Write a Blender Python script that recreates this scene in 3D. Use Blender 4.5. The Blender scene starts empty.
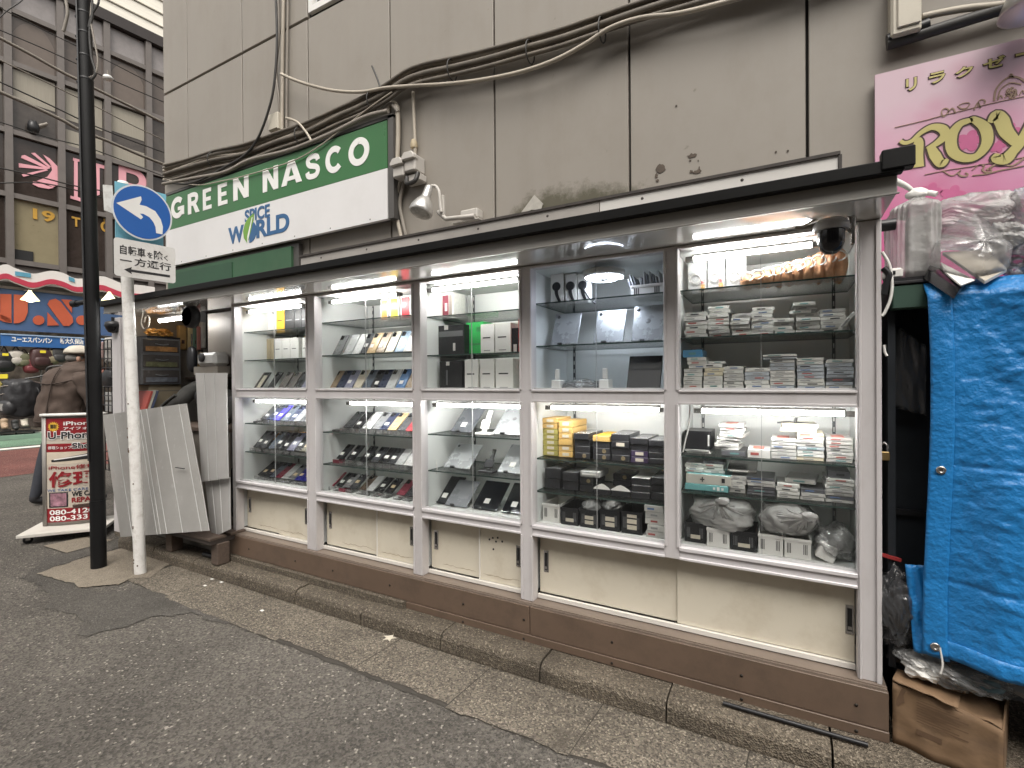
import bpy, math, random
from math import radians as RAD, sin, cos, pi
from mathutils import Vector as V, Matrix, noise
random.seed(7)
sc = bpy.context.scene
COL = sc.collection

# ---------------------------------------------------------------- camera
F = 490.0
YAW, PITCH, ROLL = RAD(-28.765), RAD(-0.3505), RAD(-0.4044)
EYE = V((0, -2.0, 1.27))
fw = V((sin(YAW) * cos(PITCH), cos(YAW) * cos(PITCH), sin(PITCH)))
r0 = V((cos(YAW), -sin(YAW), 0)); u0 = r0.cross(fw)
rt = r0 * cos(ROLL) + u0 * sin(ROLL); up = rt.cross(fw)
cam = bpy.data.cameras.new('camera'); camo = bpy.data.objects.new('camera', cam); COL.objects.link(camo)
cam.sensor_width = 36; cam.lens = 36 * F / 1024; cam.clip_start = 0.05; cam.clip_end = 300
camo.matrix_world = Matrix(((rt.x, up.x, -fw.x, EYE.x), (rt.y, up.y, -fw.y, EYE.y), (rt.z, up.z, -fw.z, EYE.z), (0, 0, 0, 1)))
sc.camera = camo

# ---------------------------------------------------------------- sky, sun, exposure
SUN_EL, SUN_ROT = RAD(56), RAD(148)
w = bpy.data.worlds.new('World'); sc.world = w; w.use_nodes = True
nt = w.node_tree; nt.nodes.clear()
sky = nt.nodes.new('ShaderNodeTexSky'); sky.sky_type = 'NISHITA'; sky.sun_disc = False
sky.sun_elevation = SUN_EL; sky.sun_rotation = SUN_ROT
sky.air_density = 1.0; sky.dust_density = 7.0; sky.ozone_density = 0.6
hs = nt.nodes.new('ShaderNodeHueSaturation'); hs.inputs['Saturation'].default_value = 0.12
bg = nt.nodes.new('ShaderNodeBackground'); bg.inputs['Strength'].default_value = 0.15
wo = nt.nodes.new('ShaderNodeOutputWorld')
wm = nt.nodes.new('ShaderNodeMix'); wm.data_type = 'RGBA'; wm.blend_type = 'MULTIPLY'; wm.inputs['Factor'].default_value = 1.0; wm.inputs['B'].default_value = (1.0, 0.972, 0.925, 1)   # warm overcast
nt.links.new(sky.outputs[0], hs.inputs['Color']); nt.links.new(hs.outputs[0], wm.inputs['A']); nt.links.new(wm.outputs['Result'], bg.inputs['Color']); nt.links.new(bg.outputs[0], wo.inputs['Surface'])
sl = bpy.data.lights.new('sun', 'SUN'); sl.energy = 0.6; sl.angle = RAD(60); sl.color = (1.0, 0.95, 0.88)
so = bpy.data.objects.new('sun', sl); COL.objects.link(so)
sd = V((sin(SUN_ROT) * cos(SUN_EL), cos(SUN_ROT) * cos(SUN_EL), sin(SUN_EL)))
so.rotation_euler = sd.to_track_quat('Z', 'Y').to_euler(); so.location = (0, -4, 12)
vs = sc.view_settings; vs.view_transform = 'Standard'; vs.look = 'None'; vs.exposure = 0.72; vs.gamma = 1.0; vs.use_curve_mapping = False
sc.cycles.use_denoising = True
sc.cycles.max_bounces = 8; sc.cycles.transparent_max_bounces = 24; sc.cycles.glossy_bounces = 4
sc.cycles.caustics_reflective = False; sc.cycles.caustics_refractive = False; sc.cycles.sample_clamp_indirect = 4.0

# ---------------------------------------------------------------- measuring helpers (a point of the photo on a real plane)
def ray(px, py): return rt * ((px - 512) / F) - up * ((py - 384) / F) + fw
def at(px, py, Y): d = ray(px, py); return EYE + d * ((Y - EYE.y) / d.y)
def gr(px, py, Z=0.0): d = ray(px, py); return EYE + d * ((Z - EYE.z) / d.z)
def atx(px, py, X): d = ray(px, py); return EYE + d * ((X - EYE.x) / d.x)
def xx(px, Y, py=390): return at(px, py, Y).x

# ---------------------------------------------------------------- materials
MC = {}
def mat(name, col, rough=0.55, metal=0.0, var=0.12, scale=6.0, bump=0.0, bscale=60.0, dirt=0.0, dirtcol=(0.10, 0.085, 0.07), dscale=3.0,
        emis=None, alpha=1.0, trans=0.0, spec=0.5, coat=0.0, stretch=None, coords='Object'):
    if name in MC: return MC[name]
    m = bpy.data.materials.new(name); m.use_nodes = True; t = m.node_tree; n = t.nodes; l = t.links
    b = n['Principled BSDF']; MC[name] = m
    b.inputs['Metallic'].default_value = metal; b.inputs['Specular IOR Level'].default_value = spec
    b.inputs['Coat Weight'].default_value = coat
    tc = n.new('ShaderNodeTexCoord'); src = tc.outputs[coords]
    if stretch:
        mp = n.new('ShaderNodeMapping'); mp.inputs['Scale'].default_value = stretch; l.new(src, mp.inputs['Vector']); src = mp.outputs[0]
    nz = n.new('ShaderNodeTexNoise'); nz.inputs['Scale'].default_value = scale; nz.inputs['Detail'].default_value = 8; nz.inputs['Roughness'].default_value = 0.65
    l.new(src, nz.inputs['Vector'])
    cr = n.new('ShaderNodeValToRGB'); e = cr.color_ramp.elements
    c = V(col)
    e[0].position = 0.25; e[0].color = (*(c * (1 - var)), 1); e[1].position = 0.75; e[1].color = (*[min(1, q) for q in c * (1 + var)], 1)
    l.new(nz.outputs['Fac'], cr.inputs['Fac']); out = cr.outputs['Color']
    if dirt > 0:
        d = n.new('ShaderNodeTexNoise'); d.inputs['Scale'].default_value = dscale; d.inputs['Detail'].default_value = 10; d.inputs['Roughness'].default_value = 0.7
        l.new(src, d.inputs['Vector'])
        dr = n.new('ShaderNodeValToRGB'); dr.color_ramp.elements[0].position = 0.48; dr.color_ramp.elements[1].position = 0.72
        dr.color_ramp.elements[0].color = (0, 0, 0, 1); dr.color_ramp.elements[1].color = (dirt, dirt, dirt, 1)
        l.new(d.outputs['Fac'], dr.inputs['Fac'])
        mx = n.new('ShaderNodeMix'); mx.data_type = 'RGBA'; l.new(dr.outputs['Color'], mx.inputs['Factor']); l.new(out, mx.inputs['A']); mx.inputs['B'].default_value = (*dirtcol, 1)
        out = mx.outputs['Result']
    l.new(out, b.inputs['Base Color'])
    rr = n.new('ShaderNodeMapRange'); rr.inputs['To Min'].default_value = max(0.02, rough - 0.08); rr.inputs['To Max'].default_value = min(1, rough + 0.08)
    l.new(nz.outputs['Fac'], rr.inputs['Value']); l.new(rr.outputs[0], b.inputs['Roughness'])
    if bump > 0:
        bn = n.new('ShaderNodeTexNoise'); bn.inputs['Scale'].default_value = bscale; bn.inputs['Detail'].default_value = 6
        l.new(src, bn.inputs['Vector']); bu = n.new('ShaderNodeBump'); bu.inputs['Strength'].default_value = bump; bu.inputs['Distance'].default_value = 0.01
        l.new(bn.outputs['Fac'], bu.inputs['Height']); l.new(bu.outputs[0], b.inputs['Normal'])
    if emis: b.inputs['Emission Color'].default_value = (*emis[0], 1); b.inputs['Emission Strength'].default_value = emis[1]
    b.inputs['Alpha'].default_value = alpha; b.inputs['Transmission Weight'].default_value = trans
    return m

def glassmat(name, tint=(1, 1, 1), body=0.0, bodycol=(0.8, 0.85, 0.82), rough=0.02, refl=1.0, vary=0.5, blend=0.12, scr=0.0, bump=0.0):
    """thin glass or film: see-through, a fresnel reflection, a little dust"""
    if name in MC: return MC[name]
    m = bpy.data.materials.new(name); m.use_nodes = True; t = m.node_tree; n = t.nodes; l = t.links; n.clear(); MC[name] = m
    o = n.new('ShaderNodeOutputMaterial'); tr = n.new('ShaderNodeBsdfTransparent'); tr.inputs[0].default_value = (*tint, 1)
    gl = n.new('ShaderNodeBsdfGlossy'); gl.inputs['Roughness'].default_value = rough
    df = n.new('ShaderNodeBsdfDiffuse'); df.inputs[0].default_value = (*bodycol, 1)
    tl = n.new('ShaderNodeBsdfTranslucent'); tl.inputs[0].default_value = (*bodycol, 1)
    ad = n.new('ShaderNodeMixShader'); ad.inputs[0].default_value = 0.4; l.new(df.outputs[0], ad.inputs[1]); l.new(tl.outputs[0], ad.inputs[2])
    fr = n.new('ShaderNodeLayerWeight'); fr.inputs['Blend'].default_value = blend
    mr = n.new('ShaderNodeMath'); mr.operation = 'MULTIPLY'; mr.inputs[1].default_value = refl; l.new(fr.outputs['Fresnel'], mr.inputs[0])
    tc = n.new('ShaderNodeTexCoord'); nz = n.new('ShaderNodeTexNoise'); nz.inputs['Scale'].default_value = 5; nz.inputs['Detail'].default_value = 9
    l.new(tc.outputs['Object'], nz.inputs['Vector'])
    pw = n.new('ShaderNodeMapRange'); pw.inputs['From Min'].default_value = 0.3; pw.inputs['From Max'].default_value = 0.75
    pw.inputs['To Min'].default_value = body * (1 - vary); pw.inputs['To Max'].default_value = min(1, body * (1 + vary)); l.new(nz.outputs['Fac'], pw.inputs['Value'])
    if scr:                                                   # scratches and dried splashes
        s1 = n.new('ShaderNodeTexNoise'); s1.inputs['Scale'].default_value = 26; s1.inputs['Detail'].default_value = 5; l.new(tc.outputs['Object'], s1.inputs['Vector'])
        s2 = n.new('ShaderNodeMapRange'); s2.inputs['From Min'].default_value = 0.60; s2.inputs['From Max'].default_value = 0.72; s2.inputs['To Max'].default_value = scr; l.new(s1.outputs['Fac'], s2.inputs['Value'])
        s3 = n.new('ShaderNodeMix'); s3.data_type = 'RGBA'; l.new(s2.outputs[0], s3.inputs['Factor']); s3.inputs['A'].default_value = (*bodycol, 1); s3.inputs['B'].default_value = (0.8, 0.79, 0.77, 1)
        l.new(s3.outputs['Result'], df.inputs[0]); l.new(s3.outputs['Result'], tl.inputs[0])
    if bump:
        bn = n.new('ShaderNodeTexNoise'); bn.inputs['Scale'].default_value = 32; bn.inputs['Detail'].default_value = 3; l.new(tc.outputs['Object'], bn.inputs['Vector'])
        bu = n.new('ShaderNodeBump'); bu.inputs['Strength'].default_value = bump; bu.inputs['Distance'].default_value = 0.01; l.new(bn.outputs['Fac'], bu.inputs['Height'])
        for q in (gl, df, tl): l.new(bu.outputs[0], q.inputs['Normal'])
    m1 = n.new('ShaderNodeMixShader'); l.new(pw.outputs[0], m1.inputs[0]); l.new(tr.outputs[0], m1.inputs[1]); l.new(ad.outputs[0], m1.inputs[2])
    m2 = n.new('ShaderNodeMixShader'); l.new(mr.outputs[0], m2.inputs[0]); l.new(m1.outputs[0], m2.inputs[1]); l.new(gl.outputs[0], m2.inputs[2])
    l.new(m2.outputs[0], o.inputs['Surface'])
    return m

# ---------------------------------------------------------------- mesh builder
class MB:
    def __init__(s): s.v = []; s.f = []; s.m = []; s.s = []
    def add(s, vs, fs, mi=0, smooth=False, M=None):
        o = len(s.v)
        for p in vs: s.v.append((M @ V(p)) if M is not None else V(p))
        for f in fs: s.f.append(tuple(i + o for i in f)); s.m.append(mi); s.s.append(smooth)
        return s
    def box(s, x0, x1, y0, y1, z0, z1, mi=0, M=None, front=None, top=None):
        vs = [(x0, y0, z0), (x1, y0, z0), (x1, y1, z0), (x0, y1, z0), (x0, y0, z1), (x1, y0, z1), (x1, y1, z1), (x0, y1, z1)]
        s.add(vs, [(0, 3, 2, 1), (4, 5, 6, 7), (0, 1, 5, 4), (1, 2, 6, 5), (2, 3, 7, 6), (3, 0, 4, 7)], mi, False, M)
        if front is not None: s.m[-4] = front
        if top is not None: s.m[-5] = top
        return s
    def cbox(s, cx, cy, cz, sx, sy, sz, mi=0, M=None, **k): return s.box(cx - sx / 2, cx + sx / 2, cy - sy / 2, cy + sy / 2, cz - sz / 2, cz + sz / 2, mi, M, **k)
    def prism(s, poly, d, mi=0, M=None, side=None):
        """poly in local XZ (front faces -Y), depth d along +Y"""
        n = len(poly); vs = [(p[0], 0, p[1]) for p in poly] + [(p[0], d, p[1]) for p in poly]
        a = sum(poly[i][0] * poly[(i + 1) % n][1] - poly[(i + 1) % n][0] * poly[i][1] for i in range(n))
        idx = list(range(n)) if a > 0 else list(range(n - 1, -1, -1))
        s.add(vs, [tuple(idx)], mi, False, M)
        o = len(s.v) - 2 * n
        s.f.append(tuple(o + n + i for i in reversed(idx))); s.m.append(mi); s.s.append(False)
        for k in range(n):
            a_, b_ = idx[k], idx[(k + 1) % n]
            s.f.append((o + b_, o + a_, o + n + a_, o + n + b_)); s.m.append(mi if side is None else side); s.s.append(False)
        return s
    def tube(s, pts, r, n=8, mi=0, M=None, caps=True, smooth=True):
        pts = [V(p) for p in pts]; rs = r if isinstance(r, (list, tuple)) else [r] * len(pts)
        vs = []; fs = []; nrm = None
        for i, p in enumerate(pts):
            d = (pts[min(i + 1, len(pts) - 1)] - pts[max(i - 1, 0)])
            d = d.normalized() if d.length > 1e-9 else V((0, 0, 1))
            if nrm is None: nrm = d.orthogonal().normalized()
            else:
                nrm = nrm - d * nrm.dot(d); nrm = nrm.normalized() if nrm.length > 1e-6 else d.orthogonal().normalized()
            b = d.cross(nrm)
            for k in range(n):
                a = 2 * pi * k / n; vs.append(p + (nrm * cos(a) + b * sin(a)) * rs[i])
        for i in range(len(pts) - 1):
            for k in range(n):
                a = i * n + k; b2 = i * n + (k + 1) % n; fs.append((a, b2, b2 + n, a + n))
        o = len(s.v); s.add(vs, fs, mi, smooth, M)
        if caps:
            s.add(s.v[o:o + n], [tuple(reversed(range(n)))], mi); s.add(s.v[o + (len(pts) - 1) * n:o + len(pts) * n], [tuple(range(n))], mi)
        return s
    def lathe(s, prof, c, n=24, mi=0, M=None, smooth=True, axis='Z'):
        """prof = [(r, h)], revolved about an axis through c"""
        vs = []; fs = []; c = V(c)
        for r, h in prof:
            for k in range(n):
                a = 2 * pi * k / n
                q = V((r * cos(a), r * sin(a), h))
                if axis == 'Y': q = V((q.x, -h, q.y))
                if axis == 'X': q = V((h, q.x, q.y))
                vs.append(c + q)
        for i in range(len(prof) - 1):
            for k in range(n):
                a = i * n + k; b = i * n + (k + 1) % n; fs.append((a, b, b + n, a + n))
        o = len(s.v); s.add(vs, fs, mi, smooth, M)
        for row, rev in ((0, True), (len(prof) - 1, False)):
            if prof[row][0] > 1e-6:
                s.add(s.v[o + row * n:o + row * n + n], [tuple(reversed(range(n))) if rev else tuple(range(n))], mi)
        return s
    def grid(s, fn, nu, nv, mi=0, smooth=True):
        vs = [fn(i / nu, j / nv) for j in range(nv + 1) for i in range(nu + 1)]
        fs = [(j * (nu + 1) + i, j * (nu + 1) + i + 1, (j + 1) * (nu + 1) + i + 1, (j + 1) * (nu + 1) + i) for j in range(nv) for i in range(nu)]
        return s.add(vs, fs, mi, smooth)
    def blob(s, c, rad, fn=None, nu=32, nv=20, mi=0, smooth=True):
        c = V(c); vs = []; fs = []
        for j in range(nv + 1):
            th = pi * j / nv
            for i in range(nu):
                ph = 2 * pi * i / nu; d = V((sin(th) * cos(ph), sin(th) * sin(ph), cos(th)))
                k = fn(d) if fn else 1.0
                vs.append(c + V((d.x * rad[0], d.y * rad[1], d.z * rad[2])) * k)
        for j in range(nv):
            for i in range(nu):
                a = j * nu + i; b = j * nu + (i + 1) % nu; fs.append((a, a + nu, b + nu, b))
        return s.add(vs, fs, mi, smooth)
    def build(s, name, mats, parent=None, bevel=0.0, world=True, solid=0.0, seg=1):
        me = bpy.data.meshes.new(name)
        vs = s.v
        if parent is not None and world:
            Mi = rootmat(parent).inverted(); vs = [Mi @ p for p in vs]
        elif parent is None and vs and world:                      # a thing of one mesh: origin at its base
            lo = V((min(p.x for p in vs), min(p.y for p in vs), min(p.z for p in vs))); hi = V((max(p.x for p in vs), max(p.y for p in vs), 0))
            org = V(((lo.x + hi.x) / 2, (lo.y + hi.y) / 2, lo.z)); vs = [p - org for p in vs]
        me.from_pydata([tuple(p) for p in vs], [], s.f)
        if not isinstance(mats, (list, tuple)): mats = [mats]
        for m in mats: me.materials.append(m)
        me.polygons.foreach_set('material_index', s.m); me.polygons.foreach_set('use_smooth', s.s); me.update()
        o = bpy.data.objects.new(name, me); COL.objects.link(o)
        if parent is not None: o.parent = parent
        elif s.v and world: o.location = org
        if solid: md = o.modifiers.new('solid', 'SOLIDIFY'); md.thickness = solid; md.offset = 0
        if bevel:
            md = o.modifiers.new('bevel', 'BEVEL'); md.width = bevel; md.segments = seg; md.limit_method = 'ANGLE'; md.angle_limit = RAD(40)
        return o

def rootmat(o):
    M = Matrix.Identity(4)
    while o is not None:
        M = Matrix.Translation(o.location) @ o.rotation_euler.to_matrix().to_4x4() @ M; o = o.parent
    return M

def cat(pts, k=8):
    """smooth path through points"""
    P = [V(p) for p in pts]; out = []
    for i in range(len(P) - 1):
        a, b, c, d = P[max(i - 1, 0)], P[i], P[i + 1], P[min(i + 2, len(P) - 1)]
        for j in range(k):
            t = j / k; out.append(0.5 * ((2 * b) + (c - a) * t + (2 * a - 5 * b + 4 * c - d) * t * t + (3 * b - a - 3 * c + d) * t ** 3))
    out.append(P[-1]); return out

USED = {}
def tag(o, label, cat_, group=None):
    if label in USED and not group: print('DUP LABEL', label)
    n = len(label.replace(',', '').split())
    if n < 4 or n > 16: print('LABEL LEN', n, label)
    USED[label] = 1; o['label'] = label; o['category'] = cat_
    if group: o['group'] = group
    return o
def thing(name, label, cat_, loc=(0, 0, 0), rotz=0.0, group=None):
    o = bpy.data.objects.new(name, None); COL.objects.link(o); o.empty_display_size = 0.1
    o.location = loc; o.rotation_euler = (0, 0, rotz); return tag(o, label, cat_, group)
def struct(o, kind='structure'): o['kind'] = kind; return o

FONTS = {}
def text(body, size, M, name, m, parent, depth=0.002, bold=0.0, sx=1.0, align='CENTER', spacing=1.0, shear=0.0, alignY='CENTER'):
    """lettering as a mesh: local X along the line, local Y up the letters, then M"""
    cu = bpy.data.curves.new(name, 'FONT'); cu.body = body; cu.size = size; cu.align_x = align; cu.align_y = alignY
    cu.extrude = depth / 2; cu.offset = bold; cu.space_character = spacing; cu.shear = shear; cu.resolution_u = 6
    t = bpy.data.objects.new(name, cu); COL.objects.link(t)
    dg = bpy.context.evaluated_depsgraph_get(); me = bpy.data.meshes.new_from_object(t.evaluated_get(dg))
    bpy.data.objects.remove(t); bpy.data.curves.remove(cu)
    Mi = rootmat(parent).inverted() @ M @ Matrix.Diagonal((sx, 1, 1, 1)) if parent else M @ Matrix.Diagonal((sx, 1, 1, 1))
    me.transform(Mi); me.materials.clear(); me.materials.append(m); me.name = name
    o = bpy.data.objects.new(name, me); COL.objects.link(o); o.parent = parent
    return o
def upright(x, y, z, rz=0.0, tilt=0.0):
    """frame whose X runs along the wall, Y up, Z towards the street"""
    return Matrix.Translation((x, y, z)) @ Matrix.Rotation(rz, 4, 'Z') @ Matrix.Rotation(pi / 2 - tilt, 4, 'X')
def ordn(i): return ['first', 'second', 'third', 'fourth', 'fifth', 'sixth', 'seventh', 'eighth', 'ninth', 'tenth', 'eleventh', 'twelfth', 'thirteenth', 'fourteenth'][i]
FD = {}
def fold(d, seed, f):
    """sharp folds of crumpled film: a sum of triangle waves over random directions, 0..1"""
    if seed not in FD:
        R = random.Random(seed * 77 + 5); FD[seed] = [(V((R.uniform(-1, 1), R.uniform(-1, 1), R.uniform(-1, 1))).normalized(), R.uniform(0.5, 1.0) * 1.35 ** k, R.uniform(0, 2), 0.8 ** k) for k in range(8)]
    t = s = 0
    for n_, fr, ph, w_ in FD[seed]:
        q = d + V((0.35, 0.2, -0.3)) * noise.noise(d * 1.3 + V((seed, 0, 0))); t += w_ * abs((q.dot(n_) * fr * f * 0.8 + ph) % 2 - 1); s += w_
    return t / s
def ridge(p, s, o=4):
    a = 0; k = 1; t = 0
    for i in range(o): a += (1 - abs(noise.noise(V(p) * s))) * k; t += k; s *= 2.1; k *= 0.5
    return a / t
# ================================================================ materials
def asphalt(name, base, spk, scale=1.0, spots=1.0, con=0.55, stain=0.35):
    m = bpy.data.materials.new(name); m.use_nodes = True; t = m.node_tree; n = t.nodes; l = t.links; b = n['Principled BSDF']
    tc = n.new('ShaderNodeTexCoord'); o = tc.outputs['Object']
    a = n.new('ShaderNodeTexNoise'); a.inputs['Scale'].default_value = 1.1; a.inputs['Detail'].default_value = 9; a.inputs['Roughness'].default_value = 0.6; l.new(o, a.inputs['Vector'])
    v = n.new('ShaderNodeTexVoronoi'); v.inputs['Scale'].default_value = 130 * scale; l.new(o, v.inputs['Vector'])
    g = n.new('ShaderNodeTexNoise'); g.inputs['Scale'].default_value = 75 * scale; g.inputs['Detail'].default_value = 4; l.new(o, g.inputs['Vector'])
    cr = n.new('ShaderNodeValToRGB'); e = cr.color_ramp.elements; c = V(base)
    e[0].position = 0.3; e[0].color = (*(c * 0.72), 1); e[1].position = 0.7; e[1].color = (*(c * 1.3), 1); l.new(a.outputs['Fac'], cr.inputs['Fac'])
    sep = n.new('ShaderNodeSeparateColor'); l.new(v.outputs['Color'], sep.inputs['Color'])
    s1 = n.new('ShaderNodeMapRange'); s1.inputs['From Min'].default_value = 0.0; s1.inputs['From Max'].default_value = 1.0; s1.inputs['To Min'].default_value = 1 - con; s1.inputs['To Max'].default_value = 1 + con
    l.new(sep.outputs[0], s1.inputs['Value'])
    mu = n.new('ShaderNodeMix'); mu.data_type = 'RGBA'; mu.blend_type = 'MULTIPLY'; mu.inputs['Factor'].default_value = 1.0
    l.new(cr.outputs['Color'], mu.inputs['A']); l.new(s1.outputs[0], mu.inputs['B'])
    th = n.new('ShaderNodeMath'); th.operation = 'GREATER_THAN'; th.inputs[1].default_value = 1 - 0.035 * spots; l.new(sep.outputs[1], th.inputs[0])
    mx = n.new('ShaderNodeMix'); mx.data_type = 'RGBA'; l.new(th.outputs[0], mx.inputs['Factor']); l.new(mu.outputs['Result'], mx.inputs['A']); mx.inputs['B'].default_value = (*spk, 1)
    # faint stains
    d = n.new('ShaderNodeTexNoise'); d.inputs['Scale'].default_value = 3.1; d.inputs['Detail'].default_value = 10; d.inputs['Roughness'].default_value = 0.7; l.new(o, d.inputs['Vector'])
    dr = n.new('ShaderNodeValToRGB'); dr.color_ramp.elements[0].position = 0.55; dr.color_ramp.elements[1].position = 0.68
    dr.color_ramp.elements[0].color = (0, 0, 0, 1); dr.color_ramp.elements[1].color = (stain, stain, stain, 1); l.new(d.outputs['Fac'], dr.inputs['Fac'])
    m3 = n.new('ShaderNodeMix'); m3.data_type = 'RGBA'; l.new(dr.outputs['Color'], m3.inputs['Factor']); l.new(mx.outputs['Result'], m3.inputs['A']); m3.inputs['B'].default_value = (*(c * 0.5), 1)
    l.new(m3.outputs['Result'], b.inputs['Base Color']); b.inputs['Roughness'].default_value = 0.8; b.inputs['Specular IOR Level'].default_value = 0.35
    ad = n.new('ShaderNodeMath'); ad.operation = 'ADD'; l.new(v.outputs['Distance'], ad.inputs[0]); l.new(g.outputs['Fac'], ad.inputs[1])
    bu = n.new('ShaderNodeBump'); bu.inputs['Strength'].default_value = 0.9; bu.inputs['Distance'].default_value = 0.006; l.new(ad.outputs[0], bu.inputs['Height']); l.new(bu.outputs[0], b.inputs['Normal'])
    return m
M_asph = asphalt('asphalt', (0.098, 0.088, 0.076), (0.30, 0.27, 0.235), 0.95, 0.55, 0.5, 0.25)
M_asph2 = asphalt('asphalt_patch', (0.078, 0.071, 0.062), (0.19, 0.175, 0.16), 1.2, 0.5, 0.35, 0.3)
M_conc = asphalt('concrete_slab', (0.135, 0.116, 0.092), (0.32, 0.28, 0.22), 1.25, 1.8, 0.6, 0.6)
M_kerb = asphalt('kerb_stone', (0.120, 0.100, 0.076), (0.28, 0.24, 0.185), 1.3, 1.6, 0.45, 0.6)
M_pad = asphalt('pad_concrete', (0.24, 0.205, 0.16), (0.40, 0.36, 0.30), 1.8, 0.6, 0.25, 0.45)
M_seam = mat('seam_dirt', (0.045, 0.039, 0.032), 0.95, var=0.3)
M_alu = mat('aluminium', (0.63, 0.605, 0.61), 0.42, 0.15, var=0.05, scale=3, dirt=0.25, dirtcol=(0.33, 0.29, 0.27), dscale=9, stretch=(1, 1, 0.35))
M_alu2 = mat('aluminium_lip', (0.70, 0.675, 0.69), 0.35, 0.2, var=0.05, scale=4)
M_plinth = mat('brown_plinth', (0.135, 0.092, 0.066), 0.5, var=0.10, scale=3, bump=0.08, bscale=25, dirt=0.6, dirtcol=(0.075, 0.055, 0.042), dscale=7)
M_plinlip = mat('plinth_lip', (0.25, 0.20, 0.165), 0.35, 0.3, var=0.15, scale=8)
M_door = mat('cream_door', (0.66, 0.61, 0.505), 0.45, var=0.05, scale=2.5, bump=0.06, bscale=14, dirt=0.42, dirtcol=(0.42, 0.35, 0.25), dscale=6)
M_doorrail = mat('door_rail', (0.74, 0.71, 0.66), 0.4, var=0.05)
M_chrome = mat('handle_steel', (0.42, 0.41, 0.40), 0.25, 0.9, var=0.1)
M_dark = mat('dark_recess', (0.012, 0.012, 0.013), 0.6)
M_caseback = mat('case_back', (0.76, 0.77, 0.75), 0.35, var=0.04, scale=2, dirt=0.15, dirtcol=(0.45, 0.48, 0.46))
M_caseside = mat('case_side', (0.75, 0.765, 0.75), 0.4, var=0.04, scale=2)
M_standard = mat('shelf_standard', (0.10, 0.105, 0.11), 0.4, 0.6)
M_black = mat('black_plastic', (0.013, 0.013, 0.015), 0.4, var=0.2)
M_blackgloss = mat('black_gloss', (0.010, 0.010, 0.012), 0.12, var=0.1)
M_white = mat('white_plastic', (0.76, 0.75, 0.72), 0.4, var=0.04)
M_paper = mat('white_paper', (0.80, 0.79, 0.75), 0.7, var=0.04)
M_paperside = mat('paper_edge', (0.66, 0.65, 0.61), 0.7, var=0.15, scale=60)
M_soffit = mat('soffit_sheet', (0.50, 0.48, 0.45), 0.07, 0.0, var=0.06, scale=2, spec=0.9, coat=1.0)
M_fascia = mat('fascia_grey', (0.31, 0.30, 0.28), 0.4, 0.1, var=0.06, scale=2, dirt=0.25, dirtcol=(0.28, 0.26, 0.24))
M_edge = mat('black_edge_trim', (0.007, 0.007, 0.007), 0.5, var=0.3, spec=0.2)
M_roof = mat('roof_sheet', (0.20, 0.19, 0.18), 0.5, 0.2, var=0.2)
M_pane = glassmat('window_pane', (0.985, 0.99, 0.985), 0.016, (0.75, 0.78, 0.77), 0.015, 1.25, 0.9)
M_shelf = glassmat('glass_shelf', (0.955, 0.965, 0.96), 0.015, (0.6, 0.66, 0.63), 0.02, 0.7)
M_shelfedge = mat('glass_edge', (0.05, 0.085, 0.075), 0.12, var=0.2, scale=20, spec=0.8)
def tube_mat(name, col, s): return mat(name, (0.9, 0.9, 0.9), 0.4, emis=(col, s))
M_tube = tube_mat('lit_tube', (1.0, 0.99, 0.965), 46.0)
M_ring = tube_mat('lit_ring', (0.78, 0.85, 1.0), 24.0)
M_clear = glassmat('clear_plastic', (0.90, 0.90, 0.90), 0.12, (0.8, 0.8, 0.8), 0.08, 2.0)

# ================================================================ ground
def sheet(name, poly, z, m, jit=0.0, thick=0.0):
    if jit:
        out = []
        for i in range(len(poly)):   # ragged outline
            a, b = V((*poly[i], 0)), V((*poly[(i + 1) % len(poly)], 0)); k = max(1, int((b - a).length / 0.02))
            for j in range(k):
                p = a.lerp(b, j / k); f_ = noise.noise(p * 9) + 0.5 * noise.noise(p * 26); g_ = noise.noise(p * 9 + V((7, 3, 1))) + 0.5 * noise.noise(p * 26 + V((7, 3, 1))); out.append((p.x + jit * f_, p.y + jit * g_))
        poly = out
    b = MB(); b.v = [V((p[0], p[1], z)) for p in poly]
    n = len(poly); a = sum(poly[i][0] * poly[(i + 1) % n][1] - poly[(i + 1) % n][0] * poly[i][1] for i in range(n))
    b.f = [tuple(range(n)) if a > 0 else tuple(reversed(range(n)))]; b.m = [0]; b.s = [False]
    return struct(b.build(name, m))
sheet('road', [(-60, -60), (60, -60), (60, 60), (-60, 60)], 0.0, M_asph)
def pxpoly(pts): return [tuple(gr(x, y, 0.0).xy) for x, y in pts]
q = 2.56
sheet('asphalt_patch', pxpoly([(x / q, 500 + y / q) for x, y in [(60, 200), (120, 235), (140, 290), (188, 300), (210, 358), (300, 330), (400, 298), (500, 293), (570, 312), (640, 336), (620, 310), (545, 272), (480, 240), (385, 222), (290, 236), (200, 226), (110, 196), (150, 165), (250, 140), (330, 118), (380, 110), (320, 100), (230, 118), (120, 150)]]), 0.004, M_asph2, 0.05)
sheet('concrete_pad', pxpoly([(x / q, 500 + y / q) for x, y in [(92, 190), (150, 172), (232, 146), (330, 122), (400, 140), (440, 160), (385, 200), (330, 206), (300, 220), (205, 226)]]), 0.008, M_pad, 0.03)
sheet('concrete_pad', pxpoly([(x / q, 500 + y / q) for x, y in [(110, 120), (225, 95), (290, 105), (170, 138)]]), 0.0085, M_pad, 0.006)
b = MB()
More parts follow.
